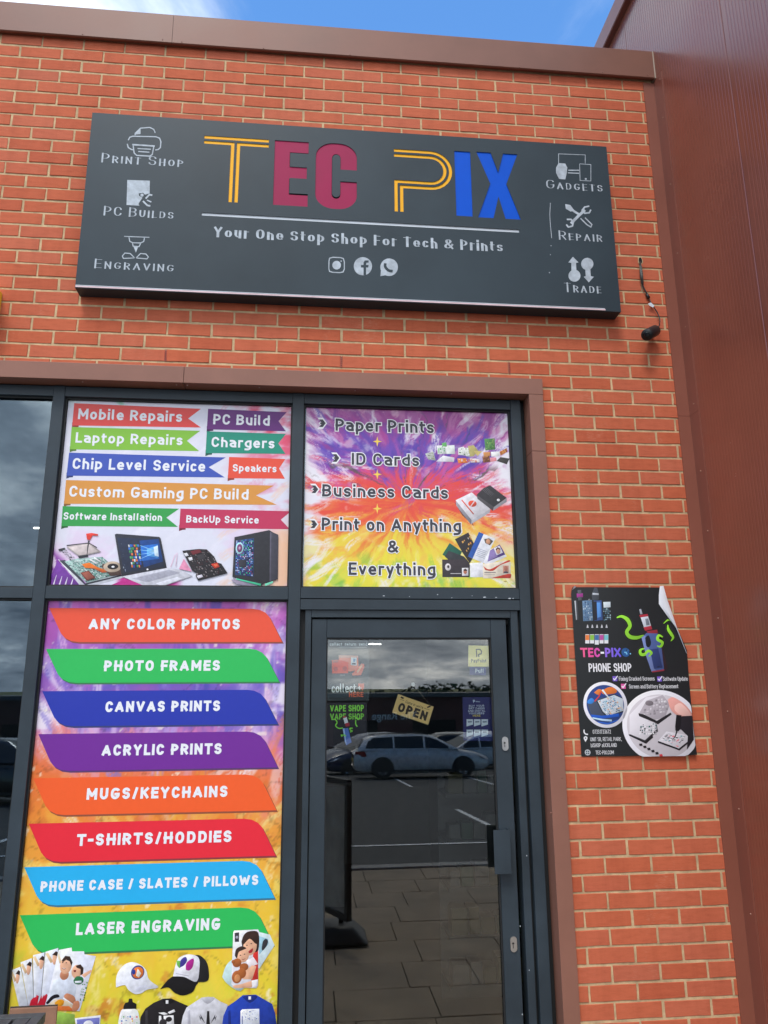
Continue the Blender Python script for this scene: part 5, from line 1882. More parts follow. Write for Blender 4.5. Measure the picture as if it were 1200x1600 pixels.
# phone cases
G((190, 216, 216), smooth([(695, 470), (730, 370), (800, 330), (900, 480), (850, 590), (740, 530), (695, 470)], 3), k11)
G((208, 226, 232), [(985, 80), (1100, 110), (1140, 200), (1010, 400), (940, 300)], k11)
G((150, 190, 206), [(1000, 120), (1085, 145), (1090, 190), (1010, 280)], k11)
G((50, 50, 56), smooth([(1030, 230), (1040, 170), (1065, 145), (1085, 165), (1070, 210), (1040, 245), (1030, 230)], 3), k11)
G((226, 226, 238), [(795, 75), (1000, 65), (1010, 85), (1000, 540), (985, 565), (800, 560), (772, 530), (788, 90)], k11)
G((60, 56, 66), [(800, 95), (838, 90), (838, 170), (802, 172)], k11)
A.append(((160, 160, 176), ell(*k11([(820, 132)])[0], 2.2, 2.2, PY)))
G((206, 50, 46), [(960, 250), (1000, 230), (1000, 500), (940, 500), (950, 380)], k11)
G(HAIR, smooth([(858, 170), (880, 110), (930, 80), (1003, 95), (1003, 240), (960, 250), (990, 170), (900, 150), (870, 215), (858, 170)], 4), k11)
A.append((SKN, ell(*k11([(932, 205)])[0], 10.5, 15, PY)))
G(HAIR, smooth([(862, 200), (880, 130), (940, 95), (1000, 130), (985, 190), (930, 145), (880, 190), (862, 200)], 4), k11)
G((170, 40, 50), smooth([(915, 255), (955, 225), (950, 258), (925, 268), (915, 255)], 3), k11)
A.append(((50, 34, 34), ell(*k11([(905, 200)])[0], 1.3, .8, PY)))
A.append(((50, 34, 34), ell(*k11([(942, 186)])[0], 1.3, .8, PY)))
A.append((SKN, ell(*k11([(868, 285)])[0], 10, 11.5, PY)))
G(HAIR, smooth([(802, 290), (812, 235), (860, 208), (900, 225), (870, 240), (835, 260), (820, 310), (802, 290)], 4), k11)
G((150, 70, 66), stroke([(860, 320), (878, 322), (892, 312)], 5), k11)
A.append(((50, 34, 34), ell(*k11([(850, 285)])[0], 1.2, .8, PY)))
A.append(((50, 34, 34), ell(*k11([(884, 276)])[0], 1.2, .8, PY)))
G((240, 226, 232), [(900, 330), (960, 300), (1000, 360), (950, 380), (905, 370)], k11)
G(SKN, [(870, 430), (950, 370), (985, 380), (950, 490), (870, 490)], k11)
for u, v, a_, b_ in ((820, 350, 7, 7), (880, 385, 7, 6), (820, 470, 8, 10), (790, 340, 3, 3), (860, 440, 7, 8)):
    A.append(((170, 96, 50), ell(*k11([(u, v)])[0], a_, b_, PY)))
A.append(((206, 140, 90), ell(*k11([(822, 480)])[0], 4.5, 6, PY)))
G(SKN, [(780, 545), (860, 530), (950, 500), (990, 520), (940, 560), (800, 566)], k11)
G((240, 238, 244), [(945, 500), (998, 490), (995, 550), (950, 560)], k11)
# sports bottle
G((236, 242, 240), smooth([(965, 690), (985, 640), (1040, 625), (1110, 640), (1132, 700), (1130, 800), (965, 800), (965, 690)], 4), k12)
G((34, 32, 36), [(1000, 610), (1015, 580), (1040, 575), (1045, 545), (1072, 545), (1078, 575), (1110, 590), (1108, 632), (998, 636)], k12)
GQ([(975, 690), (1120, 690), (1122, 764), (975, 764)], (8, 4), [(230, 90, 110), (110, 190, 120), (240, 242, 240), (240, 242, 240), (90, 130, 200), (240, 200, 90)], k12, .8, .3)
# three printed shirts
for pts, c, c2 in (([(-10, 900), (0, 810), (40, 740), (110, 690), (190, 655), (260, 652), (320, 680), (400, 715), (420, 800), (420, 900)], (36, 34, 38), (56, 54, 58)),
                   ([(340, 900), (360, 800), (390, 730), (450, 690), (520, 645), (620, 640), (680, 680), (740, 705), (745, 900)], (206, 206, 214), (176, 176, 188)),
                   ([(690, 900), (705, 800), (740, 720), (800, 680), (870, 625), (980, 620), (1050, 660), (1120, 700), (1145, 780), (1160, 900)], (34, 64, 168), (24, 46, 130))):
    G(c, pts, k11)
    a = pts[1]
    G(c2, [(a[0] + 40, 760), (a[0] + 60, 750), (a[0] + 66, 900), (a[0] + 40, 900)], k11)
G((20, 20, 24), smooth([(180, 672), (225, 705), (290, 680), (270, 665), (225, 660), (180, 672)], 3), k11)
G((230, 230, 234), [(214, 668), (236, 668), (236, 698), (214, 698)], k11)
G((186, 186, 196), smooth([(512, 655), (570, 700), (630, 655), (600, 640), (545, 642), (512, 655)], 3), k11)
G((24, 44, 124), smooth([(865, 640), (930, 690), (995, 640), (950, 625), (900, 628), (865, 640)], 3), k11)
G((236, 236, 240), [(918, 635), (940, 635), (940, 662), (918, 662)], k11)
for pts in ([(150, 775), (200, 770), (235, 785), (200, 795)], [(230, 770), (285, 745), (295, 765), (245, 785)], [(195, 800), (280, 795), (285, 873), (200, 873)], [(155, 800), (175, 800), (180, 873), (155, 873)]):
    G((232, 232, 234), pts, k11)
A.append(((50, 48, 52), ell(*k11([(190, 860)])[0], 6, 6, PY)))
A.append(((36, 34, 38), ell(*k11([(240, 830)])[0], 5, 4, PY)))
G((30, 30, 34), [(566, 760), (584, 760), (590, 873), (558, 873)], k11)
for k in range(6):
    G((70, 70, 78), stroke([(545 - k * 9, 860 - k * 12), (510, 790 + k * 10)], 4), k11)
    G((70, 70, 78), stroke([(600 + k * 9, 860 - k * 12), (635, 790 + k * 10)], 4), k11)
G((224, 230, 244), [(850, 760), (865, 745), (1010, 740), (1012, 873), (850, 873)], k11)
GQ([(865, 752), (1005, 748), (1005, 840), (862, 840)], (12, 9), [(60, 90, 180), (226, 232, 246), (226, 232, 246)], k11, .8, .3)
G((34, 64, 168), [(862, 800), (868, 800), (868, 873), (862, 873)], k11)
zlow = PZ = 0.10
A = [(c, [(x, max(z, zlow)) for x, z in pts]) for c, pts in A]
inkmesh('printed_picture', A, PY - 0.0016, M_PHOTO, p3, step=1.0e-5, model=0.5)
# ------------------------------------------------------------------ black poster pasted on the brick pier
BPY = -0.0045
RB_V = [912, 916, 944, 981, 1020, 1060, 1090, 1140, 1183]
RB_U = [1030, 1030, 1029, 1055, 1071.5, 1074.5, 1077, 1082, 1087.5]
bx0, bz1 = at(893.5, 917.5, BPY)
bx0b, bz0 = at(906, 1182, BPY)
bx0 = (bx0 + bx0b) / 2
NXP, NYP = 26, 44
V, Fc, Ck = [], [], []
for j in range(NYP + 1):
    z = bz1 + (bz0 - bz1) * j / NYP
    vv = 917.5 + (1182 - 917.5) * j / NYP
    xr = at(np.interp(vv, RB_V, RB_U), vv, BPY)[0]
    xl = bx0 + (0.010 if j == 0 else 0.003 if j == 1 else 0)
    for i in range(NXP + 1):
        V.append((xl + (xr - xl) * i / NXP, BPY, z))
        Ck.append((*lin((33, 36, 38)), 1))
for j in range(NYP):
    for i in range(NXP):
        a = j * (NXP + 1) + i
        Fc.append((a + NXP + 1, a + NXP + 2, a + 1, a))
bp = mobj('phone_shop_poster', V, Fc, M_PAPER, None, smooth=True)
bp.data.color_attributes.new('Ink', 'FLOAT_COLOR', 'POINT').data.foreach_set('color', np.array(Ck, dtype=np.float32).ravel())
tag(bp, 'black phone shop poster with a curled corner pasted on the brick pier', 'poster')
BI = BPY - 0.0005
A = []
b1 = zc(880, 905, 5.4545)
b2 = zc(880, 1040, 5.4545)
B = lambda c, pts, f=b1: A.append((c, P(f(pts), BPY)))


def BQ(corners, cells_, cols, f=b1, fill=.85, jit=.25):
    for c, pts in quadgrid(corners, cells_, rp, cols, fill, jit):
        B(c, pts, f)


def flush(nm='printed_picture', y=BI, step=1.0e-5):
    global A
    inkmesh(nm, A, y, M_PAPER, bp, step, .4 if nm == 'printed_picture' else 0.0)
    A = []


# row of pocket devices
B((70, 74, 80), [(92, 185), (115, 182), (128, 345), (108, 350)])
B((200, 204, 210), [(94, 185), (103, 184), (114, 345), (108, 348)])
B((150, 50, 140), [(112, 122), (165, 120), (166, 155), (114, 158)])
B((90, 90, 98), [(120, 95), (150, 92), (155, 180), (125, 182)])
B((160, 50, 140), [(114, 126), (163, 124), (164, 150), (115, 152)])
B((96, 126, 158), [(160, 185), (240, 178), (250, 355), (168, 358)])
BQ([(165, 190), (240, 184), (248, 352), (172, 355)], (6, 9), [(70, 110, 150), (150, 176, 200), (50, 76, 110), (190, 204, 216), (90, 130, 160)])
B((120, 124, 130), [(210, 170), (225, 168), (226, 185), (211, 186)])
B((70, 76, 84), [(238, 130), (262, 72), (285, 74), (300, 130), (298, 178), (244, 180)])
B((196, 202, 210), [(246, 118), (296, 122), (298, 136), (246, 134)])
B((60, 90, 150), [(255, 185), (322, 182), (332, 350), (262, 355)])
B((90, 150, 220), [(282, 200), (312, 200), (318, 320), (288, 330)])
B((34, 36, 44), [(255, 190), (280, 190), (285, 350), (262, 352)])
BQ([(335, 195), (398, 192), (405, 355), (342, 358)], (5, 9), [(90, 130, 150), (170, 196, 206), (60, 90, 110), (130, 160, 176)])
B((210, 222, 230), [(336, 196), (396, 194), (398, 240), (340, 245)])
flush()
for k, c in enumerate(((236, 130, 60), (140, 196, 70), (60, 110, 170), (190, 80, 160), (120, 200, 210))):
    x = 186 + k * 40
    B((200, 200, 206), [(x + 10, 415), (x + 16, 388), (x + 22, 388), (x + 28, 415)])
    B((230, 232, 236), [(x, 470), (x + 34, 470), (x + 34, 548 + (k == 2) * 10), (x, 548 + (k == 2) * 10)])
    B(c, [(x + 1, 475), (x + 33, 475), (x + 33, 520), (x + 1, 520)])
    flush('pictured_bottle')
# gadget and its green curls
gr, grd = (150, 220, 60), (14, 18, 14)
for pts, ws in (([(450, 330), (490, 318), (540, 345), (562, 400), (535, 450), (560, 490), (620, 500), (680, 480)], [8, 22, 34, 30, 30, 34, 30, 14]),
                ([(845, 380), (880, 350), (905, 360)], [6, 14, 4]), ([(880, 390), (885, 430), (910, 470), (925, 500), (905, 530)], [6, 24, 26, 20, 4]),
                ([(840, 495), (805, 480), (795, 515), (835, 540), (820, 575), (790, 570)], [8, 22, 24, 24, 20, 6]),
                ([(720, 660), (745, 630), (715, 612), (690, 640), (655, 640), (650, 605), (690, 590)], [8, 20, 24, 26, 26, 22, 6])):
    sp_ = smooth(pts, 4)
    wl = list(np.interp(np.linspace(0, len(ws) - 1, len(sp_)), range(len(ws)), ws))
    A.append(((60, 64, 60), P(b1(stroke(sp_, [q + 26 for q in wl])), BPY)))
    A.append((grd, P(b1(stroke(sp_, [q + 20 for q in wl])), BPY)))
    A.append((gr, P(b1(stroke(sp_, wl)), BPY)))
B((170, 176, 186), [(640, 260), (655, 255), (668, 298), (650, 302)])
B((180, 50, 66), [(640, 308), (710, 298), (716, 318), (648, 328)])
B((206, 212, 222), [(652, 328), (714, 318), (740, 400), (680, 412)])
B((120, 126, 136), [(690, 340), (716, 336), (728, 390), (700, 396)])
B((180, 50, 66), [(676, 412), (740, 398), (750, 428), (690, 442)])
B((150, 44, 60), [(700, 445), (790, 432), (800, 465), (720, 470)])
B((54, 34, 40), [(790, 450), (830, 560), (880, 760), (855, 790), (790, 560)])
B((78, 96, 150), [(660, 500), (700, 460), (795, 465), (830, 600), (850, 770), (745, 790), (700, 660)])
B((120, 136, 190), [(660, 500), (690, 480), (780, 785), (745, 790), (700, 660)])
B((26, 30, 40), smooth([(690, 500), (720, 480), (740, 540), (725, 580), (700, 570), (690, 500)], 3))
B((46, 60, 110), [(730, 600), (800, 590), (838, 755), (765, 765)])
B((150, 50, 64), [(745, 785), (852, 768), (850, 782), (752, 795)])
B((30, 34, 50), [(790, 745), (812, 742), (812, 750), (790, 753)])
for pts, ws in (([(840, 495), (805, 480), (795, 515), (835, 540), (820, 575), (790, 570)], [8, 22, 24, 24, 20, 6]), ([(720, 660), (745, 630), (715, 612), (690, 640)], [8, 20, 24, 20])):
    sp_ = smooth(pts, 4)
    A.append((gr, P(b1(stroke(sp_, list(np.interp(np.linspace(0, len(ws) - 1, len(sp_)), range(len(ws)), ws)))), BPY)))
flush()
for ch, u, c, wd in (('T', 912, (246, 96, 150), 11), ('E', 922.5, (240, 84, 160), 8.5), ('C', 932.5, (226, 84, 180), 9.5), ('-', 940.5, (240, 240, 244), 5.5), ('P', 949, (150, 112, 230), 9), ('I', 956, (136, 106, 232), 3), ('X', 964, (122, 100, 232), 11)):
    text('lettering', ch, u, 1019.5, wd, 14.5, BI, c, M_PAPER, bp, bold=.21)
A.append(((40, 90, 150), ell(976.5, 1019.5, 6.5, 7, BPY)))
for k in range(12):
    A.append(((120, 190, 230) if k % 2 else (24, 30, 40), ell(974 + rp.random() * 10, 1014 + rp.random() * 11, 1.2, 1.2, BPY, 8)))
flush('globe_mark')
text('lettering', 'PHONE SHOP', 952.5, 1043, 66, 13.5, BI, (236, 236, 240), M_PAPER, bp, bold=.17)
text('lettering', 'Fixing Cracked Screens', 993.8, 1060.3, 55, 6.6, BI, (226, 226, 230), M_PAPER, bp, bold=.13)
text('lettering', 'Softwate Update', 1053.2, 1060.6, 38, 6.6, BI, (226, 226, 230), M_PAPER, bp, bold=.13)
text('lettering', 'Screen and Battery Replacement', 1020, 1072.3, 76, 6.6, BI, (226, 226, 230), M_PAPER, bp, bold=.13)
for u, v, c in ((960, 1060.5, (126, 96, 206)), (1028.8, 1061, (126, 96, 206)), (973, 1072.3, (230, 96, 170))):
    A += [(c, rect(u - 3.8, v - 3.8, u + 3.8, v + 3.8, BPY)), ((240, 238, 246), P(band([(u - 2.5, v - .5), (u - .3, v + 2), (u + 4.2, v - 4.4)], 1.5), BPY))]
    flush('tick_box')
text('lettering', '07351733672', 940, 1143.2, 28, 6.4, BI, (226, 226, 230), M_PAPER, bp, bold=.12)
text('lettering', 'UNIT 5B, RETAIL PARK,', 946.5, 1154.8, 48.5, 6.2, BI, (226, 226, 230), M_PAPER, bp, bold=.12)
text('lettering', 'bISHOP aUCKLAND', 943, 1164.2, 40, 6.2, BI, (226, 226, 230), M_PAPER, bp, bold=.12)
text('lettering', 'TEC-PIX.COM', 944.5, 1175.6, 28, 6.2, BI, (226, 226, 230), M_PAPER, bp, bold=.12)
A = [((232, 232, 236), P(band(smooth([(912.5, 1140), (912.5, 1144), (915, 1147), (918.5, 1147.3)], 3), 2), BPY))]
flush('phone_mark')
A = [((232, 232, 236), P([(914.8, 1159.5), (912, 1154.5), (912, 1151.6), (914.8, 1150), (917.6, 1151.6), (917.6, 1154.5)], BPY)), ((33, 36, 38), ell(914.8, 1153.4, 1.1, 1.1, BPY, 8))]
flush('pin_mark')
A = [((200, 204, 210), ell(918, 1175.6, 4.4, 4.6, BPY, 14)), ((60, 90, 96), ell(918, 1175.6, 3.2, 3.4, BPY, 14)), ((200, 204, 210), P(band([(914, 1175.6), (922, 1175.6)], .9), BPY)), ((200, 204, 210), P(band([(918, 1171.5), (918, 1179.6)], .9), BPY))]
flush('web_mark')


def clip_disc(u, v, ru, rv, vmax=1181.5):
    zmin = at(u, vmax, BPY)[1]
    return [(x, max(z, zmin)) for x, z in ell(u, v, ru, rv, BPY, 56)]


def inside(poly, u, v, ru, rv, vmax=1181.5):
    """pull polygon points back inside the disc"""
    X, Z = at(u, v, BPY)
    sx, sz = px_scale(u, v, BPY)
    zmin = at(u, vmax, BPY)[1]
    out = []
    for x, z in poly:
        dx, dz = (x - X) / (ru * sx), (z - Z) / (rv * sz)
        l = math.hypot(dx, dz)
        if l > 1:
            dx, dz = dx / l, dz / l
        out.append((X + dx * ru * sx, max(Z + dz * rv * sz, zmin)))
    return out


A.append(((232, 230, 240), clip_disc(945.3, 1101, 34, 36)))
n0 = len(A)
A.append(((40, 66, 130), clip_disc(945.3, 1101, 29, 31)))
B((70, 80, 100), [(205, 330), (330, 270), (420, 480), (240, 430)], b2)
B((60, 140, 226), smooth([(205, 300), (240, 275), (262, 300), (240, 325), (205, 320), (205, 300)], 3), b2)
B((226, 120, 50), smooth([(330, 215), (380, 185), (440, 190), (450, 230), (380, 245), (330, 240), (330, 215)], 3), b2)
B((232, 130, 60), smooth([(260, 230), (300, 200), (330, 215), (300, 250), (260, 230)], 3), b2)
B((226, 60, 50), stroke([(265, 305), (300, 265), (320, 220)], 10), b2)
B((40, 50, 60), [(280, 300), (430, 240), (520, 270), (520, 400), (370, 440), (330, 400)], b2)
B((200, 210, 220), [(290, 300), (430, 250), (512, 280), (515, 385), (375, 428), (335, 390)], b2)
BQ([(295, 300), (430, 255), (512, 380), (375, 424)], (11, 8), [(220, 214, 216), (80, 130, 170), (60, 70, 86), (150, 190, 210), (226, 160, 90), (240, 236, 240), (70, 160, 190)], b2, .9)
B((220, 224, 230), stroke([(330, 205), (360, 245), (410, 300)], [16, 12, 4]), b2)
B((30, 90, 196), stroke([(235, 430), (330, 440), (470, 420)], 26), b2)
B((190, 220, 250), stroke([(245, 448), (330, 462), (410, 468)], 16), b2)
B((40, 100, 206), stroke([(290, 490), (380, 500), (470, 470)], 24), b2)
A[n0 + 1:] = [(c, inside(p, 945.3, 1101, 29, 31)) for c, p in A[n0 + 1:]]
flush()
DC = (1032, 1134.5)


def right_clip(poly):
    xs_ = at(1086, 1170, BPY)[0]
    return [(min(x, at(np.interp(1182 - (z - bz0) * 310, RB_V, RB_U) - 0.8, 1182 - (z - bz0) * 310, BPY)[0]), z) for x, z in poly]


A.append(((234, 232, 240), clip_disc(*DC, 60, 57)))
n0 = len(A)
A.append(((206, 200, 206), clip_disc(*DC, 53, 50)))
B((230, 226, 232), [(520, 620), (560, 420), (700, 270), (860, 235), (700, 500), (640, 640)], b2)
B((186, 178, 186), [(700, 300), (840, 250), (900, 330), (860, 440), (740, 470), (640, 410)], b2)
BQ([(690, 305), (860, 270), (900, 400), (670, 430)], (8, 6), [(226, 222, 226), (190, 184, 190), (150, 144, 150), (214, 208, 214)], b2)
A.append(((130, 122, 128), ell(*b2([(727, 320)])[0], 6.4, 4, BPY)))
B((40, 38, 42), [(635, 405), (680, 415), (790, 470), (905, 400), (915, 415), (800, 500), (760, 480), (640, 430)], b2)
B((60, 58, 62), [(560, 590), (700, 480), (790, 500), (800, 560), (690, 650), (540, 600)], b2)
B((220, 216, 222), [(540, 580), (690, 470), (780, 490), (790, 540), (690, 635)], b2)
BQ([(650, 500), (790, 490), (790, 590), (640, 590)], (8, 6), [(230, 228, 232), (60, 58, 62), (180, 176, 182), (30, 90, 90), (240, 238, 240)], b2, .8)
B((34, 32, 36), [(540, 585), (690, 648), (750, 590), (760, 610), (700, 665), (540, 602)], b2)
B((210, 206, 212), [(800, 640), (870, 560), (1050, 590), (1060, 640), (980, 710)], b2)
BQ([(820, 630), (880, 575), (1040, 600), (975, 695)], (9, 6), [(230, 228, 232), (50, 48, 52), (170, 166, 172), (60, 150, 160), (226, 120, 130)], b2, .75)
B((30, 28, 32), [(800, 640), (975, 705), (1050, 645), (1060, 655), (980, 720), (800, 655)], b2)
B((226, 160, 150), smooth([(880, 290), (930, 265), (1000, 300), (1080, 380), (1080, 450), (1000, 440), (940, 410), (900, 360), (880, 290)], 4), b2)
B((240, 190, 180), smooth([(940, 340), (990, 320), (1060, 390), (1070, 430), (990, 420), (940, 380), (940, 340)], 4), b2)
B((36, 34, 40), [(1000, 430), (1110, 420), (1130, 640), (1090, 760), (1050, 600), (990, 540), (960, 560), (950, 470)], b2)
B((24, 24, 28), stroke([(975, 420), (965, 520), (960, 555)], [44, 44, 30]), b2)
B((50, 50, 56), stroke([(960, 550), (945, 600), (920, 635)], [14, 9, 4]), b2)
for k in range(6):
    B((34, 30, 34) if k < 5 else (206, 60, 70), [(640 + k * 34, 665 + k * 18), (665 + k * 34, 662 + k * 18), (670 + k * 34, 682 + k * 18), (645 + k * 34, 684 + k * 18)], b2)
A[n0 + 1:] = [(c, inside(p, *DC, 53, 50)) for c, p in A[n0 + 1:]]
A[:] = [(c, right_clip(p)) for c, p in A]
flush()


def bend(X, Z):
    """the stiff sheet leans off the wall towards its free right edge and top"""
    return 0.014 * (X - bx0) / 0.62 + 0.004 * (Z - bz0)


for o in [bp] + list(bp.children):
    for v in o.data.vertices:
        v.co.y -= bend(v.co.x, v.co.z)
# the turned-over corner shows the white back
fw_, fg = [], []
fold = [((1030.5, 916), (1036, 915.5), .001), ((1028.7, 930), (1042, 938), .006), ((1028.6, 944), (1049, 958), .011), ((1041, 962), (1056, 979), .012), ((1055, 981), (1063, 998), .009), ((1071.5, 1020), (1073, 1022), .001)]
for (a, b, lift) in fold:
    for k in range(5):
        t = k / 4
        u, v = a[0] + (b[0] - a[0]) * t, a[1] + (b[1] - a[1]) * t
        X, Z = at(u, v, BPY - 0.012)
        fw_.append((X, BPY - bend(X, Z) - 0.002 - lift * math.sin(math.pi * min(1, t * .8 + .1)), Z))
for j in range(len(fold) - 1):
    for k in range(4):
        a = j * 5 + k
        fg.append((a + 5, a + 6, a + 1, a))
mobj('curled_corner', fw_, fg, mat('white_paper_back', (0.72, 0.73, 0.78), 0.5), bp, smooth=True)
X, Z = at(897, 918, BPY)
mobj('curled_corner', [(X - 0.012, BPY - 0.004, Z - 0.012), (X - 0.004, BPY - 0.014, Z + 0.006), (X + 0.008, BPY - 0.008, Z + 0.004), (X + 0.004, BPY - 0.004, Z - 0.003)], [(0, 3, 2, 1)], MATS['white_paper_back'], bp)

# ------------------------------------------------------------------ notices inside the door glass
DY = 0.1145


def sheet(name, label, pts, c, cat='sticker', y=DY):
    n = len(pts)
    o = inkmesh(name, [(c, pts)], y, M_PRINT_IN, None)
    return tag(o, label, cat)


d1 = zc(500, 990, 8.42)
d2 = zc(450, 930, 2.667)
s1 = sheet('parcel_sticker', 'grey parcel collection notice at the top left of the door glass', rect(511.5, 999, 576.5, 1094.5, DY), (56, 60, 64))
text('lettering', 'collect', *d1([(210, 138)])[0], 19.5, 4.8, DY - .0005, (226, 228, 232), M_PRINT_IN, s1, bold=.17)
text('lettering', 'return', *d1([(402, 138)])[0], 17.5, 4.8, DY - .0005, (226, 228, 232), M_PRINT_IN, s1, bold=.17)
text('lettering', 'send', *d1([(567, 138)])[0], 12.8, 4.8, DY - .0005, (226, 228, 232), M_PRINT_IN, s1, bold=.17)
text('lettering', 'collect', *d1([(314, 716)])[0], 38, 14, DY - .0005, (240, 240, 242), M_PRINT_IN, s1, bold=.14)
text('lettering', 'HERE', *d1([(476, 800)])[0], 22.5, 8, DY - .0005, (240, 110, 70), M_PRINT_IN, s1, bold=.2)
D = lambda c, pts, f: A.append((c, P(f(pts), DY)))
D((244, 110, 80), [(505, 655), (580, 655), (580, 715), (560, 750), (530, 720), (505, 700)], d1)
D((250, 250, 250), stroke([(495, 716), (545, 716)], 12), d1)
D((250, 250, 250), stroke([(520, 690), (520, 742)], 12), d1)
inkmesh('plus_mark', A, DY - .0003, M_PRINT_IN, s1)
A = []
D((244, 140, 112), [(245, 285), (500, 290), (510, 480), (380, 500), (250, 400)], d1)
D((226, 170, 156), [(245, 285), (500, 290), (500, 320), (250, 315)], d1)
D((234, 240, 244), [(408, 315), (482, 318), (482, 420), (405, 415)], d1)
D((60, 70, 90), [(420, 385), (470, 388), (470, 408), (420, 405)], d1)
D((90, 150, 200), [(440, 330), (470, 335), (455, 375), (438, 365)], d1)
D((250, 92, 60), [(155, 350), (260, 345), (375, 380), (370, 520), (160, 525)], d1)
D((200, 110, 96), [(165, 350), (240, 352), (240, 380), (168, 385)], d1)
A.append(((206, 84, 66), ell(*d1([(205, 465)])[0], 3.4, 3.6, DY)))
A.append(((206, 84, 66), ell(*d1([(325, 460)])[0], 3.4, 3.6, DY)))
D((244, 120, 90), [(420, 530), (480, 470), (545, 395), (580, 400), (585, 440), (540, 545), (430, 552)], d1)
D((236, 190, 150), [(480, 500), (545, 410), (560, 420), (500, 520)], d1)
inkmesh('printed_picture', A, DY - .0003, M_PRINT_IN, s1)
A = []
D((170, 174, 178), stroke([(245, 178), (620, 180)], 7), d1)
D((170, 174, 178), stroke([(260, 545), (330, 545)], 8), d1)
D((120, 124, 128), stroke([(120, 98), (625, 100)], 9), d1)
inkmesh('small_print', A, DY - .0003, M_PRINT_IN, s1)
A = []
s2 = sheet('vape_sticker', 'dark sticker with green VAPE SHOP lettering on the door glass', rect(510.5, 1098, 573.5, 1166, DY), (40, 33, 44))
text('lettering', 'VAPE SHOP', *d1([(356, 982)])[0], 53, 10.2, DY - .0005, (150, 230, 80), M_PRINT_IN, s2, bold=.19)
text('lettering', 'VAPE SHOP', *d1([(356, 1090)])[0], 53, 9.6, DY - .0005, (140, 214, 80), M_PRINT_IN, s2, bold=.19)
D((90, 120, 200), [(298, 1250), (370, 1240), (415, 1430), (345, 1470), (325, 1420)], d1)
D((180, 200, 236), [(300, 1250), (320, 1245), (350, 1465), (335, 1440)], d1)
D((226, 226, 236), [(305, 1110), (350, 1095), (370, 1170), (325, 1185)], d1)
D((190, 50, 70), [(300, 1090), (340, 1082), (345, 1102), (305, 1112)], d1)
D((180, 44, 66), [(325, 1185), (385, 1170), (390, 1215), (340, 1225)], d1)
for pts in ([(150, 1130), (200, 1130), (225, 1170), (205, 1210), (245, 1245), (300, 1240)], [(430, 1245), (395, 1245), (400, 1270), (425, 1280), (395, 1295)], [(470, 1140), (470, 1190), (490, 1225)],
            [(340, 1350), (310, 1330), (285, 1350), (280, 1325)], [(470, 1100), (500, 1130), (530, 1110)]):
    D((150, 230, 80), stroke(smooth(pts, 4), 15), d1)
inkmesh('printed_picture', A, DY - .0007, M_PRINT_IN, s2, 2e-5)
A = []
s3 = sheet('open_sign', 'tan card OPEN sign hanging askew in the middle of the door glass', P(d2([(459, 412), (607, 465), (584, 540), (434, 489)]), DY), (222, 186, 122), 'sign')
bl_, br_ = d2([(434, 489)])[0], d2([(584, 540)])[0]
ang = -19.2
text('lettering', 'OPEN', *d2([(520, 485)])[0], 48, 14.5, DY - .0006, (48, 36, 26), M_PRINT_IN, s3, bold=.25, rot=ang)
text('lettering', "Come in we're", *d2([(527, 456)])[0], 29, 4.4, DY - .0006, (70, 54, 40), M_PRINT_IN, s3, bold=.13, rot=ang)
D((70, 54, 40), stroke([(470, 425), (482, 430)], 7), d2)
D((70, 54, 40), stroke([(580, 468), (594, 462)], 6), d2)
D((90, 70, 50), stroke([(468, 434), (484, 440)], 1.5), d2)
D((90, 70, 50), stroke([(566, 470), (590, 478)], 1.5), d2)
inkmesh('leaf_mark', A, DY - .0004, M_PRINT_IN, s3)
A = []
cx0, cz0 = at(*d2([(472, 416)])[0], DY)
cx1, cz1 = at(*d2([(596, 462)])[0], DY)
hx, hz = at(*d2([(521, 372)])[0], DY)
for a, b in ((cx0, cz0), (cx1, cz1)):
    tube('string', [(a, DY - .001, b), (hx, DY - .001, hz)], .0009, mat('twine', (.3, .25, .2), .8), s3, 5)
o = dome('suction_hook', (hx, DY, hz), (0, -1, 0), .011, .004, mat('clear_plastic', (.5, .5, .5), .2), s3)
s4 = sheet('payment_sticker', 'pale yellow and navy payment sticker at the top right of the door glass', P(d2([(752, 209), (836, 211), (838, 298), (751, 297)]), DY), (240, 222, 140))
A.append(((40, 42, 120), P(d2([(757, 299), (826, 300), (826, 334), (757, 333)]), DY)))
inkmesh('navy_strip', A, DY, M_PRINT_IN, s4)
A = [((30, 34, 46), P(band(d2([(787, 258), (785, 226), (800, 226), (807, 234), (805, 244), (794, 247), (795, 258)]), 1.7), DY))]
inkmesh('logo_mark', A, DY - .0004, M_PRINT_IN, s4)
A = []
text('lettering', 'PayPoint', *d2([(795, 273)])[0], 24, 5.4, DY - .0006, (34, 36, 50), M_PRINT_IN, s4, bold=.17)
text('lettering', 'Pull', *d2([(798, 315)])[0], 13.5, 6.6, DY - .0006, (226, 228, 236), M_PRINT_IN, s4, bold=.19)
s5 = sheet('voucher_sticker', 'navy gift card voucher sticker at the right of the door glass', P(d2([(727, 425), (850, 424), (856, 608), (731, 606)]), DY), (34, 34, 100))
for i, (s, wd) in enumerate((('BUY YOUR', 24), ('GIFT CARDS', 25), ('AND DIGITAL', 27), ('VOUCHERS', 24))):
    text('lettering', s, *d2([(786, 461 + i * 10.4)])[0], wd, 3.1, DY - .0006, (206, 208, 226), M_PRINT_IN, s5, bold=.17)
text('lettering', 'HERE', *d2([(786, 502)])[0], 12, 3.1, DY - .0006, (220, 190, 80), M_PRINT_IN, s5, bold=.18)
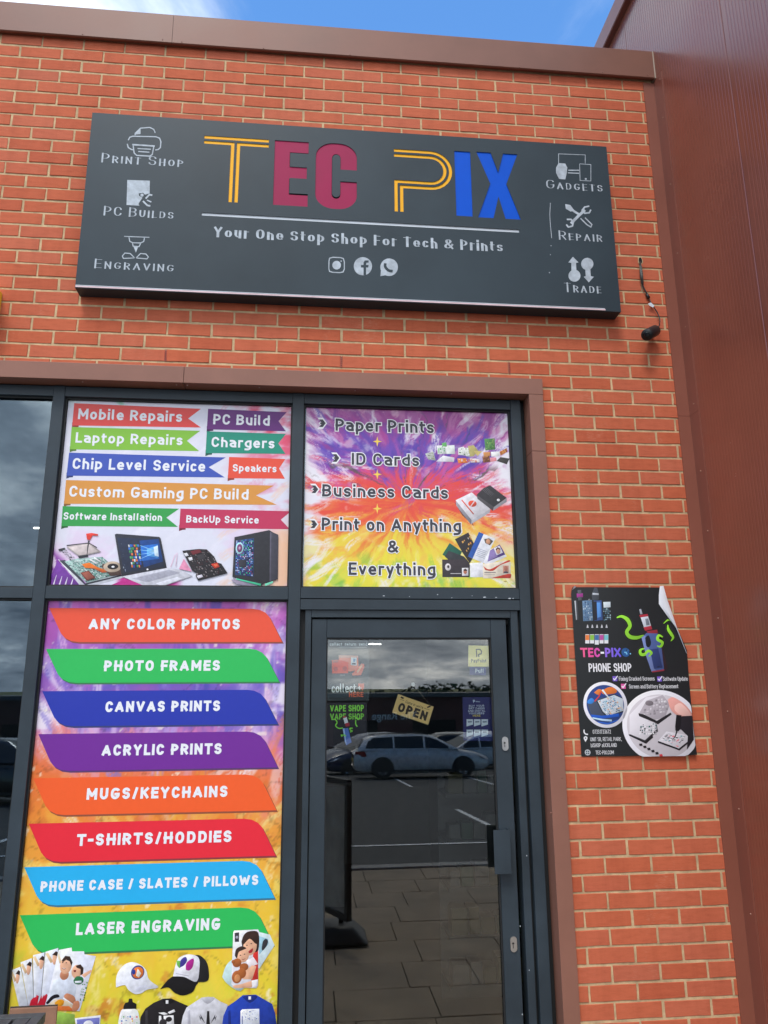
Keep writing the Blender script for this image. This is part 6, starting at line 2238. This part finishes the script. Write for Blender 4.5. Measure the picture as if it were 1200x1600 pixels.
for i in range(3):
    for j in range(2):
        x, y_ = 744 + i * 31, 517 + j * 43
        A = [((206, 210, 222), P(d2([(x, y_), (x + 27, y_), (x + 27, y_ + 22), (x, y_ + 30)]), DY)), ((110, 116, 140), P(d2([(x + 5, y_ + 8), (x + 22, y_ + 8), (x + 22, y_ + 13), (x + 5, y_ + 14)]), DY))]
        inkmesh('gift_card', A, DY - .0004, M_PRINT_IN, s5)
A = [((190, 194, 214), P(d2([(770, 436), (778, 436), (780, 442), (774, 446), (772, 450)]), DY)), ((150, 154, 180), P(d2([(782, 441), (800, 442), (800, 446), (782, 445)]), DY))]
inkmesh('logo_mark', A, DY - .0004, M_PRINT_IN, s5)
A = []

# ------------------------------------------------------------------ camera dangling from its cable
cc = thing('security_camera', 'small black cylinder security camera dangling from a cable on the brick', 'camera', (at(1015, 520)[0], 0, at(1015, 520)[1]))
X0_, Z0_ = at(1000.5, 407, -.002)
prism('hole_shade_disc', [(X0_ + .010 * math.cos(a * math.pi / 8), Z0_ + .021 * math.sin(a * math.pi / 8)) for a in range(16)], -0.0022, 0.004, M_DARK, cc)  # flat near-black disc: the hole's inner shade as colour, nothing is cut
ring = []
V, Fc = [], []
for a in range(16):
    q = a * math.pi / 8
    for rr, yy in ((1.0, -.0026), (1.35 + .3 * (a % 3 == 0), -.0012)):
        V.append((X0_ + .010 * rr * math.cos(q), yy, Z0_ + .021 * rr * .93 * math.sin(q)))
for a in range(16):
    b = (a + 1) % 16
    Fc.append((2 * a, 2 * a + 1, 2 * b + 1, 2 * b))
mobj('hole_rim', V, Fc, M_MORTAR, cc)


def p3d(u, v, y):
    X, Z = at(u, v, y)
    return (X, y, Z)


M_CABLE = mat('black_cable', (.014, .014, .015), .5)
tube('cable', [p3d(1000, 409, -.004), p3d(1001.5, 420, -.016), p3d(1003, 432, -.018), p3d(1004.5, 447, -.014), p3d(1009, 456, -.012), p3d(1012, 462, -.014)], .0042, M_CABLE, cc)
tube('cable_tape', [p3d(1001, 416, -.014), p3d(1002, 428, -.020), p3d(1004, 444, -.016)], [.0065, .009, .0065], mat('grey_tape', (.07, .075, .07), .6, var=.5, vscale=120), cc, 10)
tube('plug', [p3d(1010.5, 459.5, -.013), p3d(1014, 466, -.013)], [.008, .0085], M_CABLE, cc, 8)
tube('lead', smooth3([p3d(1014, 466, -.013), p3d(1018, 475, -.012), p3d(1026, 486, -.014), p3d(1031, 498, -.020), p3d(1030.5, 508, -.03), p3d(1028, 513, -.04)]) if False else
     [p3d(1014, 466, -.013), p3d(1017.5, 474, -.012), p3d(1022, 480.5, -.013), p3d(1027, 488, -.015), p3d(1030, 495, -.018), p3d(1031.2, 502, -.024), p3d(1030.3, 508, -.031), p3d(1027.5, 513, -.038)], .0032, M_CABLE, cc)
q = [p3d(1012.5, 474.5, -.018), p3d(1017, 472.5, -.018), p3d(1022.5, 477.5, -.018), p3d(1020.5, 480.5, -.018), p3d(1015.5, 478, -.018)]
mobj('cable_label', q + [(x, y + .0006, z) for x, y, z in q], [(0, 1, 2, 3, 4)[::-1], (5, 6, 7, 8, 9)] + [(i, (i + 1) % 5, 5 + (i + 1) % 5, 5 + i) for i in range(5)], M_ACR_W, cc)
a, b = Vector(p3d(1023.5, 516.5, -.034)), Vector(p3d(1010.5, 523.5, -.105))
d = (b - a).normalized()
tube('camera_body', [a - d * .004, a, a + d * .004, b - d * .002, b, b], [.020, .029, .031, .0315, .0305, .026], M_BLACK, cc, 24)
tube('lens_ring', [b + d * .0002, b + d * .0022], [.0265, .0255], M_GASKET_GAP, cc, 24)
tube('lens', [b + d * .0024, b + d * .0046], [.017, .013], mat('lens_glass', (.006, .006, .009), .08), cc, 20)
for k in range(6):
    an = k * math.pi / 3
    e1 = d.orthogonal().normalized()
    e2 = d.cross(e1)
    dome('led', b + d * .0022 + (e1 * math.cos(an) + e2 * math.sin(an)) * .021, d, .002, .001, M_DARK, cc)

# ------------------------------------------------------------------ neighbour's yellow sign, table, cardboard
xe = at(4, 466, 0.0)[0]
zs1, zs0 = at(0, 441, -0.11)[1], at(0, 492, -0.11)[1]
ns = thing('neighbour_sign', 'yellow sign box just entering at the left edge of the wall', 'sign', (-4.2, -.05, zs0))
box('face_panel', -5.2, xe, -0.112, -0.108, zs0, zs1, M_YELLOW, ns, .001)
box('tray', -5.2, xe - .003, -0.1078, -0.003, zs0 + .003, zs1 - .003, M_YELLOW, ns)

TZ = 0.735
tx1, ty0 = atz(72, 1581.5, TZ)
tb = thing('slatted_table', 'dark grey slatted outdoor table top at the bottom left corner', 'table', (tx1 - .35, ty0 - .35, 0))
box('table_frame', tx1 - .7, tx1, ty0 - .035, ty0, TZ - .03, TZ, M_WOOD, tb, .003)
box('table_frame', tx1 - .035, tx1, ty0 - .665, ty0 - .0365, TZ - .03, TZ, M_WOOD, tb, .003)
box('table_frame', tx1 - .7, tx1 - .665, ty0 - .665, ty0 - .0365, TZ - .03, TZ, M_WOOD, tb, .003)
box('table_frame', tx1 - .7, tx1, ty0 - .7, ty0 - .6665, TZ - .03, TZ, M_WOOD, tb, .003)
x = tx1 - .040
while x > tx1 - .65:
    box('slat', x - .047, x, ty0 - .664, ty0 - .037, TZ - .022, TZ - .003, M_WOOD, tb, .002)
    x -= .058
for lx in (tx1 - .055, tx1 - .695):
    for ly in (ty0 - .06, ty0 - .695):
        box('leg', lx, lx + .05, ly, ly + .05, .002, TZ - .031, M_WOOD, tb, .003)
kx0, kz = at(15, 1577, -0.02)
kx1, _ = at(89, 1575, -0.02)
kb = thing('cardboard_sheet', 'flattened brown cardboard carton standing behind the slatted table', 'cardboard', ((kx0 + kx1) / 2, -.01, 0))
box('carton', kx0, kx1, -0.02, -0.008, .002, kz, M_CARD, kb, .001)
box('top_shade_sheet', kx0 - .003, kx1 - .002, -0.0075, -0.003, .002, kz + .004, mat('carton_shade_line', (.05, .035, .03), .9), kb)  # dark sheet peeping over the carton, the shadow line along its top painted in

# ------------------------------------------------------------------ inside the shop
for u, v, yy, wd in ((588, 1008, 2.6, .12), (62, 827, 2.2, .09)):
    X, Z = at(u, v, yy)
    X -= wd * .1
    lp = thing('ceiling_light', 'lit ceiling batten seen through the door glass' if u > 300 else 'lit ceiling batten seen through the upper left window', 'light', (X, yy, min(Z, 3.3)))
    box('housing', X - wd / 2, X + wd / 2, yy - .04, yy + .04, Z + .012, Z + .05, M_ACR_W, lp, .003)
    box('diffuser', X - wd / 2 + .01, X + wd / 2 - .01, yy - .012, yy + .012, Z + .005, Z + .0115, M_LIGHT, lp, .003)
X, Z = at(690, 1215, 1.2)
X2, Z2 = at(860, 1330, 1.2)
rk = thing('display_stand', 'dim product display stand seen through the door glass', 'display stand', ((X + X2) / 2, 1.2, 0))
box('back_panel', X, X2, 1.36, 1.38, 0.0, Z, mat('rack_grey', (.05, .05, .055), .6), rk)
for k in range(5):
    zq = .15 + k * (Z - .25) / 4
    sh = box('shelf', X, X2, 1.05, 1.355, zq, zq + .02, MATS['rack_grey'], rk)
    xx = X + .02
    while xx < X2 - .08:
        w2 = rp.uniform(.05, .10)
        box('product_pack', xx, xx + w2, 1.08, 1.2, zq + .0205, zq + rp.uniform(.10, .17), mat('pack_%d' % rp.randrange(5), rp.choice([(.06, .02, .02), (.02, .02, .05), (.07, .07, .07), (.02, .05, .03), (.06, .05, .02)]), .5), sh)
        xx += w2 + .012
X, Z = at(620, 1200, .9)
X2, Z2 = at(632, 1262, .9)
ct = thing('shop_counter', 'dark counter deep inside the shop behind the door', 'counter', (-2.6, 3.6, 0))
box('front_panel', -4.2, -1.6, 3.4, 3.44, 0, .98, M_ROOM, ct, .005)
box('worktop', -4.25, -1.55, 3.35, 3.95, .985, 1.02, M_BLACK, ct, .005)
# ------------------------------------------------------------------ what the glass reflects: pavement sign, cars, shops, trees
def mirror(u, v, yd):
    """where a thing stands that the door glass shows at (u, v), yd in front of the wall"""
    return at(u, v, yd + 0.21)


M_TYRE = mat('tyre_rubber', (.012, .012, .012), .75)
M_RIM = mat('alloy_rim', (.42, .43, .45), .3, metal=.9)
M_CGLASS = mat('car_window', (.010, .012, .014), .06, spec=.6)
M_LAMP_R = mat('tail_lamp', (.30, .012, .012), .15)
M_LAMP_W = mat('head_lamp', (.6, .62, .65), .12)
M_TRIMB = mat('bumper_black', (.016, .016, .017), .5)

sy = 0.21 - atz(545, 1468, 0.0)[1]
sxm = atz(520, 1468, 0.0)[0]
sw = thing('pavement_sign', 'poster stand with a black base reflected at the left of the door glass', 'sign', (sxm - .05, sy, 0))
bm = bmesh.new()
vs = bmesh.ops.create_cube(bm, size=1)['verts']
for v in vs:
    k = .62 if v.co.z > 0 else 1
    v.co = (v.co.x * .62 * k + sxm - .05, v.co.y * .42 * k + sy, .012 + (v.co.z + .5) * .11)
bmesh.ops.bevel(bm, geom=bm.edges[:], offset=.03, segments=3, profile=.6, affect='EDGES')
bobj('base', bm, M_BLACK, sw, True)
for dx in (-.22, .22):
    tube('spring', [(sxm - .05 + dx * .5, sy, .10), (sxm - .05 + dx * .5, sy, .2)], .02, M_BLACK, sw)
R0 = Matrix.Rotation(R(62), 3, 'Z')


def rbox(nm, x0, x1, y0, y1, z0, z1, m):
    V = []
    for p in boxv(x0, x1, y0, y1, z0, z1):
        q = R0 @ Vector((p[0], p[1], 0))
        V.append((q.x + sxm - .05, q.y + sy, p[2]))
    return mobj(nm, V, BOXF, m, sw)


rbox('frame', -.33, .33, -.02, .02, .20, .24, M_BLACK)
rbox('frame', -.33, .33, -.02, .02, 1.12, 1.16, M_BLACK)
rbox('frame', -.33, -.29, -.02, .02, .241, 1.119, M_BLACK)
rbox('frame', .29, .33, -.02, .02, .241, 1.119, M_BLACK)
rbox('poster_panel', -.289, .289, -.008, .008, .242, 1.118, mat('faded_poster', (.30, .29, .27), .5, var=.3, vscale=6))


def make_car(name, label, paint, kind='estate'):
    root = thing(name, label, 'car', (0, 0, 0), 'cars parked across the car park')
    st_ = [(-2.34, .42, .80, .66), (-2.28, .30, .93, .80), (-2.0, .22, .98, .87), (-1.4, .19, .98, .90), (0, .18, .97, .905), (1.0, .18, .95, .90), (1.35, .19, .90, .885), (1.85, .21, .82, .85), (2.15, .26, .72, .78), (2.30, .36, .62, .66)]
    if kind == 'hatch':
        st_ = [(x * .88, a, b, c * .97) for x, a, b, c in st_]
    V, Fc = [], []
    n = 14
    for x, zl, zt, hw in st_:
        h = zt - zl
        half = [(0, zl), (hw * .86, zl), (hw * .98, zl + .10 * h), (hw, zl + .42 * h), (hw * .985, zl + .72 * h), (hw * .94, zl + .93 * h), (hw * .84, zt), (0, zt + .025)]
        ringp = half + [(-a, b) for a, b in half[-2:0:-1]]
        V += [(x, a, b) for a, b in ringp]
    for i in range(len(st_) - 1):
        for k in range(n):
            k2 = (k + 1) % n
            Fc.append((i * n + k, i * n + k2, i * n + n + k2, i * n + n + k))
    Fc.append(tuple(range(n)))
    Fc.append(tuple(range((len(st_) - 1) * n, len(st_) * n))[::-1])
    body = mobj('body', V, Fc, paint, root, smooth=True)
    # roof and pillars
    prof = [(-2.22, .97), (-1.98, 1.30), (-1.75, 1.42), (-1.2, 1.455), (-.3, 1.465), (.25, 1.425), (.55, 1.31), (1.25, .93)]
    if kind == 'hatch':
        prof = [(-1.98, .97), (-1.72, 1.30), (-1.5, 1.44), (-1.0, 1.485), (-.2, 1.485), (.25, 1.43), (.5, 1.31), (1.15, .93)]
    V, Fc = [], []
    for x, z in prof:
        k = (z - .93) / .53
        hb, ht = .86, .86 - .24 * k
        V += [(x, -hb, .93), (x, -ht, z - .05 * k), (x, -ht * .84, z), (x, ht * .84, z), (x, ht, z - .05 * k), (x, hb, .93)]
    for i in range(len(prof) - 1):
        for k in range(5):
            Fc.append((i * 6 + k, i * 6 + 6 + k, i * 6 + 7 + k, i * 6 + 1 + k))
    mobj('roof', V, Fc, paint, root, smooth=True)

    def side(x, z, s, off=.008):
        k = (z - .93) / .53
        xs_, zs_ = [p[0] for p in prof], [p[1] for p in prof]
        zr_ = np.interp(x, xs_, zs_)
        kk = max((zr_ - .93) / .53, .05)
        ht = .86 - .24 * kk
        t = (z - .93) / max(zr_ - .05 * kk - .93, .05)
        return (x, s * (.86 + (ht - .86) * min(t, 1.0) + off), z)
    e = -1.98 if kind == 'estate' else -1.72
    for s in (-1, 1):
        for pts in ([(e + .02, 1.0), (-1.02, .99), (-1.02, 1.36), (e + .32, 1.34), (e + .12, 1.22)], [(-.96, .99), (.02, .98), (.02, 1.38), (-.96, 1.37)], [(.09, .98), (1.0, .96), (.52, 1.24), (.24, 1.34), (.09, 1.365)]):
            mobj('side_window', [side(x, z, s) for x, z in pts], [tuple(range(len(pts)))], M_CGLASS, root)
        mobj('mirror', [(.86 + a * .09, s * (.95 + b * .10), .98 + c * .08) for a, b, c in ((0, -.6, -.6), (0, .6, -.6), (0, .6, .6), (0, -.6, .6), (.8, -.6, -.4), (.8, .5, -.4), (.8, .5, .4), (.8, -.6, .4))],
             [(0, 1, 2, 3), (7, 6, 5, 4), (0, 4, 5, 1), (1, 5, 6, 2), (2, 6, 7, 3), (3, 7, 4, 0)], paint, root)
        L = st_[-1][0]
        mobj('headlight', [(L - .02, s * .64, .60), (L - .20, s * .83, .64), (L - .42, s * .862, .76), (L - .16, s * .70, .70)], [(0, 1, 2, 3)], M_LAMP_W, root)
        T = st_[0][0]
        mobj('tail_light', [(T + .02, s * .74, .72), (T + .42, s * .905, .74), (T + .36, s * .895, .90), (T + .05, s * .80, .90)], [(0, 1, 2, 3)], M_LAMP_R, root)
        mobj('sill_trim', [(-1.2, s * .909, .24), (1.1, s * .909, .24), (1.1, s * .912, .30), (-1.2, s * .912, .30)], [(0, 1, 2, 3)], M_TRIMB, root)
        for x in (-.04, ):
            pass
        for x in (-.55, .45):
            box('door_handle', x - .08, x + .08, s * .905, s * .925, .84, .865, paint, root)
        if kind == 'estate':
            tube('roof_rail', [(-1.75, s * .52, 1.43), (-1.6, s * .53, 1.475), (0, s * .53, 1.49), (.2, s * .52, 1.45)], .014, M_TRIMB, root, 6)
        for x in ((-1.38, 1.36) if kind == 'estate' else (-1.2, 1.22)):
            wheel = None
            V, Fc = [], []
            pr = [(.20, -.10), (.30, -.11), (.325, -.08), (.325, .08), (.30, .11), (.20, .10)]
            for k in range(20):
                a = 2 * math.pi * k / 20
                V += [(x + r_ * math.cos(a), s * (.80 + y_), .325 + r_ * math.sin(a)) for r_, y_ in pr]
            for k in range(20):
                k2 = (k + 1) % 20
                for j in range(5):
                    Fc.append((k * 6 + j, k2 * 6 + j, k2 * 6 + j + 1, k * 6 + j + 1))
            wheel = mobj('wheel', V, Fc, M_TYRE, root, smooth=True)
            V = [(x, s * .90, .325)]
            Fc = []
            for k in range(20):
                a = 2 * math.pi * k / 20
                V.append((x + (.205) * math.cos(a), s * (.895 if (k % 4 < 2) else .85), .325 + .205 * math.sin(a)))
            for k in range(20):
                Fc.append((0, 1 + k, 1 + (k + 1) % 20))
            mobj('rim', V, Fc, M_RIM, wheel)
            pts = [(x + .39 * math.cos(a * math.pi / 14), s * .907, .33 + .39 * math.sin(a * math.pi / 14)) for a in range(-1, 16)]
            mobj('wheel_arch', pts, [tuple(range(len(pts)))], M_TRIMB, root)
    xw0, xw1 = (.58, 1.2) if kind == 'estate' else (.53, 1.1)
    mobj('windscreen', [(xw1, -.74, .975), (xw1, .74, .975), (xw0, .60, 1.30), (xw0, -.60, 1.30)], [(0, 1, 2, 3)], M_CGLASS, root)
    xr0, xr1 = (-2.19, -2.0) if kind == 'estate' else (-1.95, -1.74)
    mobj('rear_window', [(xr0 - .01, .72, 1.03), (xr0 - .01, -.72, 1.03), (xr1 - .01, -.62, 1.31), (xr1 - .01, .62, 1.31)], [(0, 1, 2, 3)], M_CGLASS, root)
    L = st_[-1][0]
    box('number_plate', L - .02, L + .012, -.26, .26, .44, .55, M_LINE, root)
    box('number_plate', st_[0][0] - .012, st_[0][0] + .02, -.26, .26, .58, .69, M_YELLOW, root)
    return root


def copy_tree(o, parent=None):
    c = o.copy()
    COL.objects.link(c)
    c.parent = parent
    for ch in [q for q in bpy.data.objects if q.parent == o]:
        copy_tree(ch, c)
    return c


def place(car, X, yd, rot):
    car.location = (X, -yd, ground_z(-yd) + .004)
    car.rotation_euler = (R(3.2) if abs(math.sin(R(rot))) < .5 else 0, 0, R(rot))


silver = mat('silver_paint', (.56, .56, .56), .28, metal=.2, var=.02)
navy = mat('navy_paint', (.015, .03, .09), .2, var=.02, coat=.5)
white = mat('white_paint', (.62, .63, .64), .25, var=.02, coat=.4)
black_p = mat('black_paint', (.012, .012, .014), .2, var=.02, coat=.5)
red_p = mat('red_paint', (.25, .015, .015), .22, var=.02, coat=.5)
c1_ = make_car('estate_car', 'silver estate car mirrored side on in the door glass', silver)
xq = mirror(656, 1190, 23.2)[0]
place(c1_, xq, 23.2, 0)
c2_ = make_car('hatchback_car', 'dark blue hatchback mirrored behind the silver estate in the door glass', navy, 'hatch')
place(c2_, mirror(575, 1190, 27.0)[0], 27.0, 158)
specs = [(742, 29.5, 172, white, 'white hatchback mirrored beyond the nose of the silver estate'), (690, 33, 180, black_p, 'black hatchback mirrored in the far row of cars'),
         (620, 34, 0, red_p, 'red hatchback mirrored in the far row of cars'), (790, 34, 0, silver, 'silver hatchback mirrored in the far row near the door edge'),
         (20, 16, 20, black_p, 'black hatchback mirrored in the lower left window'), (-60, 26, 0, white, 'white hatchback mirrored far off in the left window')]
for u, yd, rot, pm, lb in specs:
    c = copy_tree(c2_)
    c['label'] = lb
    for ch in [q for q in bpy.data.objects if q.parent == c]:
        if ch.data and ch.data.materials and ch.data.materials[0] == navy:
            ch.data = ch.data.copy()
            ch.data.materials[0] = pm
    place(c, mirror(u, 1190, yd)[0], yd, rot)

# retail shed across the car park
SH = 84.0
gz = ground_z(-SH)
M_SHED = mat('shed_cladding_red', (.115, .028, .022), .5, var=.1, vscale=.3)
shed = thing('retail_shed', 'long dark red retail shed mirrored beyond the parked cars', 'building', (-6, -SH, gz))
bm = bmesh.new()
vs = [bm.verts.new(p) for p in boxv(-48, 36, -SH - 30, -SH, gz - .1, 1.0)]
for f in BOXF:
    bm.faces.new([vs[i] for i in f])
bobj('wall', bm, M_SHED, shed)
box('roof', -49, 37, -SH - 31, -SH + .6, 1.001, 1.45, mat('shed_roof', (.10, .10, .10), .6), shed)
for k in range(9):
    box('window', -44 + k * 9, -39 + k * 9, -SH + .003, -SH + .05, gz, gz + 3.0, M_CGLASS, shed)
xR, zR = mirror(606, 1117, SH)
co, fc = glyphs('The Range', .01)
kx = 0.82 / cap_height()
xm = (co[:, 0].min() + co[:, 0].max()) / 2
mobj('lettering', [(xR + .75 - (q[0] - xm) * kx, -SH + .08, zR - .5 + q[1] * kx) for q in co], [f for f in fc], mat('white_letters', (.75, .75, .75), .5), shed)

# wooded skyline
rw = random.Random(9)
V, Fc = [], []
x = -420.0
while x < 420:
    h = 5.0 + 1.6 * math.sin(x * .021) + 1.6 * math.sin(x * .09 + 2) + rw.random() * 1.8
    d0 = -330 - 30 * math.sin(x * .01)
    g0 = ground_z(d0)
    for k in range(26):
        a, b = rw.random() * 2 * math.pi, rw.random()
        r_ = 3.4 * math.sqrt(max(0.05, 1 - (2 * b - 1) ** 2))
        cx_, cy_, cz_ = x + r_ * math.cos(a), d0 + r_ * math.sin(a), g0 + .5 + b * h
        s_ = .9 + rw.random() * .9
        base = len(V)
        for _ in range(4):
            V.append((cx_ + rw.uniform(-s_, s_), cy_ + rw.uniform(-s_, s_), cz_ + rw.uniform(-s_, s_) * .8))
        Fc += [(base, base + 1, base + 2), (base, base + 2, base + 3), (base, base + 3, base + 1)]
    x += 2.6
tag(mobj('woodland', V, Fc, mat('far_foliage', (.045, .065, .03), .8, var=.3, vscale=.2)), 'dark wooded skyline mirrored beyond the retail shed', 'woodland', kind='stuff')
V = [(x, -600 - 200 * j, -3 + j * 2.6 + (1.2 * math.sin(x * .004 + j)) * (j > 0)) for j in range(3) for x in range(-1500, 1501, 100)]
n = 31
Fc = [(j * n + i, j * n + i + 1, j * n + n + i + 1, j * n + n + i) for j in range(2) for i in range(n - 1)]
tag(mobj('hillside', V, [f[::-1] for f in Fc], mat('far_field', (.16, .16, .05), .9, var=.3, vscale=.02)), 'pale green hillside on the mirrored skyline', kind='structure')
